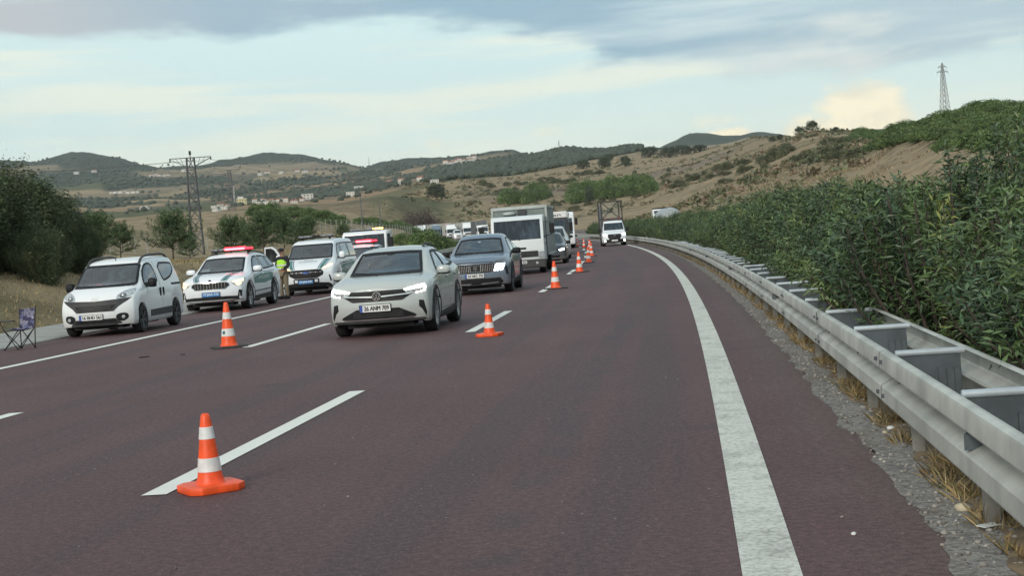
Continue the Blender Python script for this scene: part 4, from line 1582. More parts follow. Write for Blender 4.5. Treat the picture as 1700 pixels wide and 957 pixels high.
def seams(B, root, lines, sign=(1, -1), wdt=0.007):
    """door shut lines as thin recess strips"""
    for sg in sign:
        for (a, b) in lines:
            dx, dz = b[0] - a[0], b[1] - a[1]
            l = math.hypot(dx, dz)
            nx, nz = -dz / l * wdt / 2, dx / l * wdt / 2
            B.patch([(a[0] + nx, a[1] + nz), (b[0] + nx, b[1] + nz), (b[0] - nx, b[1] - nz), (a[0] - nx, a[1] - nz)], 'y', 'black', 'door_seam', root, off=0.0015, depth=0.004, sign=sg, res=0.12)


def handles(B, root, spots, mat_, size=(0.20, 0.035, 0.035), vertical=False, signs=(1, -1)):
    for sg in signs:
        for xb, z in spots:
            p = B.hit_side(xb, z, sg)
            s = size if not vertical else (size[2], size[1], size[0])
            mb = MB()
            blob_box(mb, (p.x, p.y + sg * 0.012, p.z), s, 3.5, 5)
            mb.build('door_handle', mat_, root, smooth=60)


def wipers(B, root, pts):
    for a, b in pts:
        pa, pb = B.hit_front(*a), B.hit_front(*b)
        MB().tube([pa + Vector((0.02, 0, 0.01)), pb + Vector((0.02, 0, 0.01))], [0.012, 0.007], 4).build('wiper', 'black', root)


def lamp_pair(B, root, poly, mat_='lamp', inner=None, inner_mat='drl', off=0.006, inner_off=0.012, rnd=0, inner_rnd=0):
    for sg in (1, -1):
        pl = poly if sg > 0 else mirror_poly(poly)
        lamp = B.patch(pl, 'x', mat_, 'headlight', root, off=off, depth=0.03, res=0.07, rnd=rnd)
        for q in (inner or []):
            q2 = q if sg > 0 else mirror_poly(q)
            B.patch(q2, 'x', inner_mat, 'lamp_lens', lamp, off=inner_off, depth=0.01, res=0.05, rnd=inner_rnd)


def place(root, s, d, L, yaw=0.0):
    """nose at road position s, body behind it"""
    n = road(s, d)
    h = road_heading(s) + yaw
    root.location = (n.x - math.cos(h) * L / 2, n.y - math.sin(h) * L / 2, road(s + L / 2, d).z)
    root.rotation_euler = (0, math.atan(2 * KZ * s), h)


def cabin(B, root, cowl, zc, seat, zs, half, rear=True):
    """dashboard, steering wheel and seats seen through the glass"""
    mb = MB()
    blob_box(mb, (B.x(cowl + 0.30), 0, zc - 0.10), (0.55, half * 1.9, 0.22), 4.5)
    mb.build('dashboard', 'trim', root, smooth=60)
    MB().lathe([(0.165, 0.0), (0.185, 0.015), (0.185, -0.015)], 20, Matrix.Translation((B.x(cowl + 0.62), half * 0.46, zc - 0.03)) @ Matrix.Rotation(math.radians(68), 4, 'Y'), close=True).build('steering_wheel', 'black', root, smooth=60)
    rows = [(seat, (1, -1))] + ([(seat + 0.95, (1, 0, -1))] if rear else [])
    for xb, ys in rows:
        for sg in ys:
            y = sg * half * (0.46 if len(ys) == 2 else 0.56)
            mb = MB()
            blob_box(mb, (B.x(xb + 0.12), y, zs - 0.28), (0.20, half * 0.56, 0.66), 3.6)
            blob_box(mb, (B.x(xb + 0.14), y, zs + 0.145), (0.11, half * 0.30, 0.19), 3.2)
            blob_box(mb, (B.x(xb - 0.22), y, zs - 0.52), (0.55, half * 0.56, 0.18), 3.6)
            mb.build('seat', 'seat_cloth', root, smooth=60)
    B.open_windows()


# ---- greige crossover in the middle lane
def build_crossover():
    L = 4.27
    root = empty('crossover_car', label='pale greige crossover car with lit headlights in the middle lane, plate 26 ANM 709', cat='car')
    st = [(0.00, 0.80, 0.73, 0.24, 0.79, 0.60), (0.10, 0.875, 0.79, 0.21, 0.835, 0.64), (0.35, 0.93, 0.86, 0.20, 0.868, 0.66), (0.75, 0.985, 0.925, 0.20, 0.880, 0.68), (1.02, 1.015, 0.955, 0.20, 0.880, 0.69),
          (1.16, 1.09, 0.962, 0.20, 0.880, 0.685), (1.80, 1.405, 0.975, 0.20, 0.880, 0.585), (1.98, 1.445, 0.98, 0.20, 0.880, 0.565), (2.5, 1.462, 0.995, 0.20, 0.880, 0.56), (3.1, 1.425, 1.02, 0.20, 0.880, 0.545),
          (3.6, 1.32, 1.045, 0.21, 0.878, 0.53), (4.05, 1.10, 1.03, 0.24, 0.865, 0.60), (4.18, 0.98, 0.93, 0.28, 0.85, 0.66), (4.27, 0.86, 0.80, 0.34, 0.80, 0.66)]
    B = Body(L, st, (0.835, 3.401), 0.385, 0.332, nose=(0.17, [(0.15, 0.07), (0.3, 0.02), (0.5, 0.0), (0.62, 0.02), (0.8, 0.035), (0.95, 0.12)]))
    B.open = True
    B.build('greige', root)
    underbody(B, root, 0.72, 0.21, 0.62)
    wheels(B, root, 1.53, 0.332, 0.215, 'rim', 5)
    for a in B.axles: arch_trim(B, root, a, 0.375, 0.455)
    for sg in (1, -1):
        B.patch([(1.24, 0.20), (3.0, 0.20), (3.0, 0.36), (1.24, 0.31)], 'y', 'trim', 'sill_trim', root, off=0.01, depth=0.03, sign=sg)
    B.patch([(-0.64, 1.012), (0.64, 1.012), (0.60, 1.17), (0.535, 1.385), (0.3, 1.40), (-0.3, 1.40), (-0.535, 1.385), (-0.60, 1.17)], 'x', 'glass', 'windshield', root, off=0.009, res=0.05)
    for sg in (1, -1):
        B.patch([(1.42, 1.035), (1.50, 1.11), (1.80, 1.285), (2.02, 1.375), (2.36, 1.395), (2.36, 1.045)], 'y', 'side_glass', 'side_window', root, sign=sg, res=0.08)
        B.patch([(2.45, 1.047), (2.45, 1.395), (2.85, 1.385), (3.15, 1.345), (3.23, 1.075)], 'y', 'side_glass', 'side_window', root, sign=sg, res=0.08)
        B.patch([(3.30, 1.085), (3.24, 1.315), (3.50, 1.235), (3.66, 1.12)], 'y', 'side_glass', 'side_window', root, sign=sg, res=0.08)
        B.patch([(2.37, 1.03), (2.44, 1.03), (2.44, 1.39), (2.37, 1.39)], 'y', 'black', 'door_pillar', root, sign=sg, off=0.003)
    # front face
    g = B.patch([(-0.50, 0.775), (0.50, 0.775), (0.60, 0.70), (0.42, 0.595), (-0.42, 0.595), (-0.60, 0.70)], 'x', 'black', 'grille', root, off=0.004, res=0.07)
    B.patch([(-0.56, 0.708), (-0.075, 0.686), (0.075, 0.686), (0.56, 0.708), (0.56, 0.686), (0.075, 0.662), (-0.075, 0.662), (-0.56, 0.686)], 'x', 'chrome', 'grille_bar', g, off=0.018, depth=0.014, res=0.06)
    B.patch([(-0.50, 0.787), (0.50, 0.787), (0.52, 0.773), (-0.52, 0.773)], 'x', 'chrome', 'grille_bar', g, off=0.010, depth=0.012, res=0.08)
    for zz in (0.74, 0.635, 0.615):
        B.patch([(-0.46, zz + 0.005), (0.46, zz + 0.005), (0.46, zz - 0.005), (-0.46, zz - 0.005)], 'x', 'trim', 'grille_bar', g, off=0.010, depth=0.01, res=0.09)
    # round badge with the interlaced V and W
    c = B.hit_front(0, 0.685)
    cx = c.x + 0.032
    badge = MB().lathe([(0.0, 0.0), (0.068, 0.0), (0.074, -0.03)], 28, Matrix.Translation((cx, 0, 0.683)) @ Matrix.Rotation(math.pi / 2, 4, 'Y')).build('badge', 'black', root, smooth=40)
    rg = MB().lathe([(0.060, 0.003), (0.064, 0.009), (0.071, 0.009), (0.075, 0.003)], 28, Matrix.Translation((cx, 0, 0.683)) @ Matrix.Rotation(math.pi / 2, 4, 'Y'))
    def stroke(p):
        for a, b in zip(p[:-1], p[1:]):
            rg.tube([(cx + 0.007, a[0], 0.683 + a[1]), (cx + 0.007, b[0], 0.683 + b[1])], 0.0062, 4)
    stroke([(-0.030, 0.054), (0.0, 0.004), (0.030, 0.054)])
    stroke([(-0.052, 0.034), (-0.024, -0.052), (0.0, -0.006), (0.024, -0.052), (0.052, 0.034)])
    rg.build('emblem', 'chrome', badge, smooth=50)
    lamp_pair(B, root, [(0.44, 0.775), (0.60, 0.795), (0.775, 0.835), (0.80, 0.80), (0.79, 0.715), (0.62, 0.69), (0.50, 0.705)], 'lamp',
              [[(0.455, 0.778), (0.60, 0.798), (0.775, 0.836), (0.79, 0.80), (0.77, 0.795), (0.62, 0.768), (0.47, 0.752)], [(0.775, 0.80), (0.80, 0.80), (0.795, 0.725), (0.64, 0.694), (0.64, 0.704), (0.775, 0.735)]], 'beam')
    for sg in (1, -1):
        for yy in (0.60, 0.70):
            p = B.hit_front(sg * yy, 0.743)
            MB().lathe([(0.0, 0.012), (0.03, 0.01), (0.034, -0.01)], 14, Matrix.Translation(p + Vector((0.004, 0, 0))) @ Matrix.Rotation(math.pi / 2, 4, 'Y')).build('projector_lens', 'chrome', root, smooth=40)
    number_plate(B, root, '26 ANM 709', -0.035, 0.488, 0.52, 0.115)
    gi = B.patch([(-0.64, 0.335), (-0.60, 0.36), (-0.36, 0.475), (0.36, 0.475), (0.60, 0.36), (0.64, 0.335), (0.60, 0.305), (-0.60, 0.305)], 'x', 'black', 'lower_intake', root, off=0.004, res=0.07)
    for zz in (0.42, 0.385, 0.35):
        B.patch([(-0.42, zz + 0.006), (0.42, zz + 0.006), (0.42, zz - 0.006), (-0.42, zz - 0.006)], 'x', 'trim', 'intake_slat', gi, off=0.009, depth=0.01, res=0.1)
    B.patch([(-0.62, 0.318), (-0.4, 0.308), (0.4, 0.308), (0.62, 0.318), (0.58, 0.298), (0.4, 0.290), (-0.4, 0.290), (-0.58, 0.298)], 'x', 'chrome', 'bumper_strip', root, off=0.014, depth=0.02, res=0.07)
    B.patch([(-0.76, 0.283), (0.76, 0.283), (0.80, 0.25), (0.70, 0.205), (-0.70, 0.205), (-0.80, 0.25)], 'x', 'trim', 'bumper_skirt', root, off=0.006, res=0.08)
    for sg in (1, -1):
        pl = [(0.69, 0.575), (0.765, 0.565), (0.80, 0.36), (0.785, 0.30), (0.735, 0.42), (0.685, 0.47)]
        B.patch(pl if sg > 0 else mirror_poly(pl), 'x', 'black', 'side_intake', root, off=0.005, res=0.06)
    mirrors(B, root, 1.50, 1.03, 0.93, (0.17, 0.25, 0.15), 'greige')
    roof_rail(B, root, 2.05, 3.55, 0.50, 0.05)
    seams(B, root, [((1.36, 0.36), (1.36, 0.93)), ((1.36, 0.93), (1.42, 1.03)), ((2.40, 0.36), (2.40, 1.03)), ((1.36, 0.36), (3.0, 0.36)), ((3.0, 0.36), (3.08, 0.62)), ((3.30, 0.80), (3.32, 1.06))])
    handles(B, root, [(2.22, 0.90), (3.12, 0.925)], 'greige')
    wipers(B, root, [((0.45, 1.015), (-0.12, 1.045)), ((-0.08, 1.012), (-0.56, 1.06))])
    MB().box((B.hit_front(0, 1.36).x + 0.01, 0, 1.355), (0.03, 0.13, 0.06), 0, 0.01).build('mirror_mount', 'black', root)
    cabin(B, root, 1.02, 1.02, 1.95, 1.10, 0.70)
    place(root, 23.95, -5.32, L)
    return root


# ---- white compact van on the shoulder
def build_compact_van():
    L = 3.97
    root = empty('compact_van', label='white compact passenger van with black roof rails on the shoulder, plate 16 BHD 561', cat='van')
    st = [(0.00, 0.80, 0.74, 0.24, 0.775, 0.55), (0.10, 0.885, 0.80, 0.22, 0.82, 0.58), (0.30, 0.97, 0.88, 0.21, 0.845, 0.60), (0.62, 1.055, 0.965, 0.21, 0.858, 0.64), (0.86, 1.10, 1.00, 0.21, 0.858, 0.665),
          (1.00, 1.20, 1.01, 0.21, 0.858, 0.68), (1.45, 1.53, 1.02, 0.21, 0.858, 0.665), (1.62, 1.61, 1.025, 0.21, 0.858, 0.66), (2.1, 1.665, 1.03, 0.21, 0.858, 0.665), (3.0, 1.68, 1.04, 0.21, 0.858, 0.665),
          (3.55, 1.655, 1.05, 0.22, 0.855, 0.65), (3.80, 1.52, 1.05, 0.24, 0.85, 0.64), (3.90, 1.25, 1.02, 0.28, 0.84, 0.66), (3.97, 1.02, 0.92, 0.36, 0.80, 0.68)]
    B = Body(L, st, (0.76, 3.273), 0.355, 0.312, nose=(0.20, [(0.15, 0.06), (0.35, 0.0), (0.55, 0.0), (0.7, 0.03), (0.9, 0.12), (1.05, 0.2)]), tail=(0.06, [(0.2, 0.02), (0.5, 0.0), (1.0, 0.05), (1.6, 0.1)]))
    B.open = True
    B.build('white', root)
    underbody(B, root, 0.70, 0.21, 0.60)
    wheels(B, root, 1.50, 0.312, 0.205, 'rim_dark', 5)
    for sg in (1, -1):
        B.patch([(1.28, 0.335), (2.98, 0.335), (2.98, 0.49), (1.28, 0.475)], 'y', 'trim', 'side_moulding', root, off=0.014, depth=0.03, sign=sg)
        # quarter light, door window and sliding door window
        B.patch([(1.12, 1.03), (1.10, 1.12), (1.26, 1.34), (1.46, 1.50), (1.66, 1.555), (1.86, 1.555), (2.00, 1.47), (2.08, 1.12), (2.02, 1.085), (1.5, 1.02)], 'y', 'side_glass', 'side_window', root, sign=sg, res=0.08, rnd=1)
        B.patch([(2.28, 1.555), (3.35, 1.54), (3.50, 1.50), (3.50, 1.36), (3.20, 1.20), (2.78, 1.11), (2.46, 1.095)], 'y', 'side_glass', 'side_window', root, sign=sg, res=0.08, rnd=1)
        B.patch([(3.02, 1.035), (3.85, 1.035), (3.85, 0.985), (3.02, 0.985)], 'y', 'black', 'door_runner', root, sign=sg, off=0.006)
        B.patch([(1.16, 0.99), (1.36, 1.005), (1.36, 1.11), (1.20, 1.10)], 'y', 'black', 'mirror_base', root, sign=sg, off=0.008)
    B.patch([(-0.70, 1.075), (0.70, 1.075), (0.715, 1.12), (0.655, 1.50), (0.60, 1.555), (-0.60, 1.555), (-0.655, 1.50), (-0.715, 1.12)], 'x', 'glass', 'windshield', root, off=0.009, res=0.05)
    B.patch([(-0.68, 1.098), (0.68, 1.098), (0.69, 1.062), (-0.69, 1.062)], 'x', 'black', 'cowl', root, off=0.007, res=0.09)
    t = B.patch([(-0.78, 0.82), (-0.55, 0.80), (0.0, 0.775), (0.55, 0.80), (0.78, 0.82), (0.70, 0.755), (0.52, 0.64), (0.42, 0.54), (-0.42, 0.54), (-0.52, 0.64), (-0.70, 0.755)], 'x', 'trim', 'grille_surround', root, off=0.006, depth=0.02, res=0.07)
    g = B.patch([(-0.46, 0.68), (0.46, 0.68), (0.36, 0.565), (-0.36, 0.565)], 'x', 'black', 'grille', t, off=0.012, res=0.07)
    for zz in (0.655, 0.625, 0.595):
        B.patch([(-0.36, zz + 0.006), (0.36, zz + 0.006), (0.36, zz - 0.006), (-0.36, zz - 0.006)], 'x', 'trim', 'grille_bar', t, off=0.018, depth=0.01, res=0.1)
    hl = [(0.46, 0.80), (0.47, 0.87), (0.56, 0.95), (0.70, 1.00), (0.78, 1.00), (0.80, 0.94), (0.79, 0.86), (0.62, 0.80)]
    lamp_pair(B, root, hl, 'lamp', [[(0.53, 0.83), (0.53, 0.89), (0.60, 0.91), (0.66, 0.89), (0.66, 0.84), (0.60, 0.81)]], 'lamp_dark', rnd=1, inner_rnd=1)
    for sg in (1, -1):
        p = B.hit_front(sg * 0.595, 0.86)
        MB().lathe([(0.0, 0.02), (0.032, 0.016), (0.036, 0)], 14, Matrix.Translation(p + Vector((0.008, 0, 0))) @ Matrix.Rotation(math.pi / 2, 4, 'Y')).build('headlight_bulb', 'chrome', root, smooth=40)
        pl = [(0.44, 0.42), (0.52, 0.49), (0.69, 0.49), (0.72, 0.39), (0.64, 0.32), (0.52, 0.31)]
        fr = B.patch(pl if sg > 0 else mirror_poly(pl), 'x', 'black', 'fog_recess', root, off=0.006, res=0.06, rnd=1)
        p = B.hit_front(sg * 0.61, 0.40)
        MB().lathe([(0.0, 0.02), (0.035, 0.016), (0.042, 0)], 16, Matrix.Translation(p + Vector((0.008, 0, 0))) @ Matrix.Rotation(math.pi / 2, 4, 'Y')).build('fog_lamp', 'lamp', fr, smooth=40)
    B.patch([(-0.075, 0.865), (0.075, 0.865), (0.072, 0.80), (-0.072, 0.80)], 'x', 'plate', 'badge', root, off=0.012, depth=0.014, res=0.05)
    number_plate(B, root, '16 BHD 561', -0.08, 0.43, 0.52, 0.112)
    B.patch([(-0.62, 0.23), (-0.46, 0.385), (0.46, 0.385), (0.62, 0.23), (0.30, 0.205), (-0.30, 0.205)], 'x', 'trim', 'bumper_skirt', root, off=0.006, depth=0.02, res=0.07)
    B.patch([(-0.48, 0.30), (-0.43, 0.372), (0.43, 0.372), (0.48, 0.30)], 'x', 'black', 'lower_intake', root, off=0.012, res=0.07)
    mirrors(B, root, 1.22, 1.10, 0.955, (0.15, 0.19, 0.20), 'black', sides=(1, -1))
    roof_rail(B, root, 1.42, 3.55, 0.60, 0.075, r=0.027)
    seams(B, root, [((1.14, 0.36), (1.14, 1.0)), ((2.20, 0.36), (2.18, 1.10)), ((2.18, 1.10), (2.10, 1.58)), ((1.14, 0.33), (2.95, 0.33)), ((3.12, 0.72), (3.30, 0.98)), ((1.14, 1.0), (1.30, 1.40))])
    handles(B, root, [(2.08, 0.86), (2.32, 0.86)], 'black', (0.21, 0.04, 0.045), vertical=True)
    wipers(B, root, [((0.50, 1.08), (-0.05, 1.115)), ((0.0, 1.08), (-0.50, 1.115))])
    p = B.hit_top(1.66, 0.0)
    MB().tube([p, p + Vector((-0.06, 0, 0.11))], [0.012, 0.005], 5).build('aerial', 'black', root)
    MB().box((B.hit_front(-0.15, 1.12).x - 0.0, -0.12, 1.115), (0.05, 0.20, 0.05), 0.0, 0.012).build('dashboard_cloth', 'red_film', root)
    cabin(B, root, 0.86, 1.08, 1.85, 1.18, 0.70)
    place(root, 31.0, -13.02, L, 0.03)
    return root


def light_bar(root, x, z, half, y0=0.0, lit='red', part=0.5):
    """rooftop beacon bar; lit lenses on its driver side half"""
    mb = MB().box((x, y0, z), (0.26, half * 2, 0.05), 0, 0.018)
    bar = mb.build('light_bar', 'black', root)
    for k in range(6):
        yy = y0 - half + (k + 0.5) * half / 3
        on = k >= 2 and lit == 'red'
        mm = 'bar_off' if not on else ('red_core' if k in (2, 3, 4) else 'red_lit')
        MB().box((x, yy, z + 0.052), (0.27, half / 3 - 0.01, 0.06), 0, 0.02).build('beacon_lens', mm, bar)
        if on and k in (2, 3, 4):
            MB().box((x, yy, z + 0.098), (0.20, half / 3 - 0.01, 0.03), 0, 0.01).build('beacon_lens', 'red_lit', bar)
    for sg in (1, -1):
        MB().box((x, y0 + sg * half * 0.8, z - 0.05), (0.10, 0.05, 0.07)).build('bar_foot', 'black', bar)
    return bar


# ---- white police SUV with the lit red light bar
def build_patrol_suv(name, label, s, d, plate, yaw=0.0, lit=True, hidden=False):
    L = 4.75
    root = empty(name, label=label, cat='police car')
    st = [(0.00, 0.86, 0.78, 0.26, 0.82, 0.62), (0.10, 0.94, 0.84, 0.24, 0.87, 0.66), (0.38, 1.00, 0.91, 0.23, 0.92, 0.70), (0.85, 1.06, 0.98, 0.23, 0.938, 0.72), (1.12, 1.09, 1.01, 0.23, 0.938, 0.73),
          (1.26, 1.16, 1.015, 0.23, 0.938, 0.725), (1.98, 1.55, 1.03, 0.23, 0.938, 0.645), (2.18, 1.605, 1.035, 0.23, 0.938, 0.63), (2.9, 1.63, 1.05, 0.23, 0.938, 0.63), (3.7, 1.60, 1.075, 0.23, 0.935, 0.61),
          (4.25, 1.50, 1.09, 0.25, 0.93, 0.59), (4.58, 1.20, 1.07, 0.30, 0.92, 0.64), (4.68, 1.02, 0.96, 0.34, 0.90, 0.70), (4.75, 0.92, 0.84, 0.40, 0.84, 0.70)]
    B = Body(L, st, (0.93, 3.72), 0.415, 0.362, nose=(0.17, [(0.15, 0.06), (0.35, 0.01), (0.5, 0.0), (0.7, 0.01), (0.88, 0.04), (1.0, 0.14)]))
    B.open = True
    B.build('white2', root)
    underbody(B, root, 0.78, 0.24, 0.68)
    wheels(B, root, 1.62, 0.362, 0.24, 'rim', 5)
    for a in B.axles: arch_trim(B, root, a, 0.405, 0.475)
    B.patch([(-0.70, 1.095), (0.70, 1.095), (0.665, 1.25), (0.60, 1.50), (0.35, 1.52), (-0.35, 1.52), (-0.60, 1.50), (-0.665, 1.25)], 'x', 'glass', 'windshield', root, off=0.009, res=0.05)
    for sg in (1, -1):
        B.patch([(1.22, 0.24), (3.28, 0.24), (3.28, 0.40), (1.22, 0.36)], 'y', 'trim', 'sill_trim', root, off=0.01, depth=0.03, sign=sg)
        B.patch([(1.36, 0.47), (3.22, 0.50), (3.22, 0.53), (1.36, 0.50)], 'y', 'trim', 'side_moulding', root, off=0.012, depth=0.02, sign=sg)
        B.patch([(1.55, 1.09), (1.68, 1.22), (2.0, 1.42), (2.26, 1.525), (2.62, 1.545), (2.62, 1.10)], 'y', 'side_glass', 'side_window', root, sign=sg, res=0.09)
        B.patch([(2.72, 1.105), (2.72, 1.545), (3.40, 1.535), (3.55, 1.13)], 'y', 'side_glass', 'side_window', root, sign=sg, res=0.09)
        B.patch([(3.63, 1.14), (3.50, 1.53), (3.95, 1.48), (4.22, 1.25), (4.2, 1.17)], 'y', 'side_glass', 'side_window', root, sign=sg, res=0.09)
        f = B.patch([(1.42, 0.72), (1.42, 0.90), (2.3, 1.00), (3.60, 1.02), (3.60, 0.78), (2.6, 0.70)], 'y', 'green_film', 'livery_band', root, sign=sg, off=0.005, depth=0.007, res=0.08)
        B.patch([(1.40, 0.955), (2.3, 1.045), (3.9, 1.06), (3.9, 1.035), (2.3, 1.02), (1.40, 0.93)], 'y', 'navy_film', 'livery_stripe', root, sign=sg, off=0.005, depth=0.007, res=0.08)
        yy = B.hit_side(2.5, 0.86, sg)
        text_on('JANDARMA', 0.13, 1.25, (B.x(2.5), yy.y + sg * 0.012, 0.865), (-1, 0, 0) if sg > 0 else (1, 0, 0), (0, 0, 1), 'livery_text', 'ink_white', root, 0.004)
    # bonnet stripes
    for sg in (1, -1):
        for y0, y1, mm in ((0.30, 0.325, 'navy_film'), (0.34, 0.44, 'green_film'), (0.455, 0.48, 'navy_film')):
            a, b = (y0, y1)
            B.patch([(sg * a, 0.875), (sg * b, 0.875), (sg * (b + 0.15), 1.085), (sg * (a + 0.15), 1.085)], 'x', mm, 'bonnet_stripe', root, off=0.006, depth=0.008, res=0.05)
    g = B.patch([(-0.57, 0.80), (-0.47, 0.855), (0.47, 0.855), (0.57, 0.80), (0.58, 0.73), (0.46, 0.635), (-0.46, 0.635), (-0.58, 0.73)], 'x', 'chrome', 'grille_frame', root, off=0.008, depth=0.02, res=0.07)
    gg = B.patch([(-0.54, 0.795), (-0.455, 0.835), (0.455, 0.835), (0.54, 0.795), (0.55, 0.735), (0.44, 0.652), (-0.44, 0.652), (-0.55, 0.735)], 'x', 'black', 'grille', g, off=0.014, depth=0.01, res=0.07)
    for k in range(-5, 6):
        yy = k * 0.088
        p = B.hit_front(yy, 0.745)
        MB().box((p.x + 0.02, yy, 0.745), (0.02, 0.020, 0.165), 0, 0.005).build('grille_bar', 'chrome', g)
    c = B.hit_front(0, 0.895)
    MB().lathe([(0.0, 0.008), (0.035, 0.006), (0.042, -0.02)], 18, Matrix.Translation((c.x + 0.02, 0, 0.90)) @ Matrix.Rotation(math.pi / 2 - 0.7, 4, 'Y')).build('badge', 'black', root, smooth=40)
    lamp_pair(B, root, [(0.60, 0.83), (0.72, 0.87), (0.90, 0.92), (0.92, 0.86), (0.88, 0.74), (0.76, 0.70), (0.64, 0.76)], 'lamp',
              [[(0.62, 0.825), (0.74, 0.865), (0.88, 0.90), (0.89, 0.84), (0.74, 0.80)], [(0.72, 0.775), (0.86, 0.80), (0.85, 0.745), (0.77, 0.715)]], 'amber')
    if not hidden: number_plate(B, root, plate, 0.02, 0.505, 0.52, 0.115, 'blue')
    B.patch([(-0.80, 0.34), (-0.86, 0.40), (-0.88, 0.60), (-0.80, 0.60), (-0.76, 0.42), (-0.5, 0.435), (0.5, 0.435), (0.76, 0.42), (0.80, 0.60), (0.88, 0.60), (0.86, 0.40), (0.80, 0.34), (0.5, 0.335), (-0.5, 0.335)], 'x', 'black', 'lower_intake', root, off=0.005, res=0.07)
    B.patch([(-0.86, 0.345), (-0.5, 0.325), (0.5, 0.325), (0.86, 0.345), (0.86, 0.315), (0.5, 0.295), (-0.5, 0.295), (-0.86, 0.315)], 'x', 'chrome', 'bumper_strip', root, off=0.014, depth=0.02, res=0.08)
    B.patch([(-0.80, 0.29), (0.80, 0.29), (0.74, 0.245), (-0.74, 0.245)], 'x', 'black', 'bumper_skirt', root, off=0.006, res=0.09)
    mirrors(B, root, 1.58, 1.155, 1.02, (0.17, 0.27, 0.17), 'white2')
    roof_rail(B, root, 2.15, 4.3, 0.57, 0.05)
    seams(B, root, [((1.46, 0.42), (1.46, 0.98)), ((2.67, 0.42), (2.67, 1.07)), ((1.46, 0.42), (3.3, 0.42)), ((3.62, 0.95), (3.66, 1.12))])
    handles(B, root, [(2.50, 0.985), (3.44, 1.005)], 'white2')
    wipers(B, root, [((0.50, 1.10), (-0.08, 1.135)), ((-0.02, 1.10), (-0.58, 1.135))])
    p = B.hit_front(-0.45, 1.15)
    if not hidden:
        B.patch([(-0.60, 1.135), (-0.34, 1.145), (-0.345, 1.235), (-0.575, 1.225)], 'x', 'paper', 'dashboard_card', root, off=0.006, depth=0.003, res=0.1)
    cabin(B, root, 1.12, 1.08, 2.1, 1.20, 0.76)
    light_bar(root, B.x(2.45), 1.725, 0.62, 0.04)
    place(root, s, d, L, yaw)
    return root


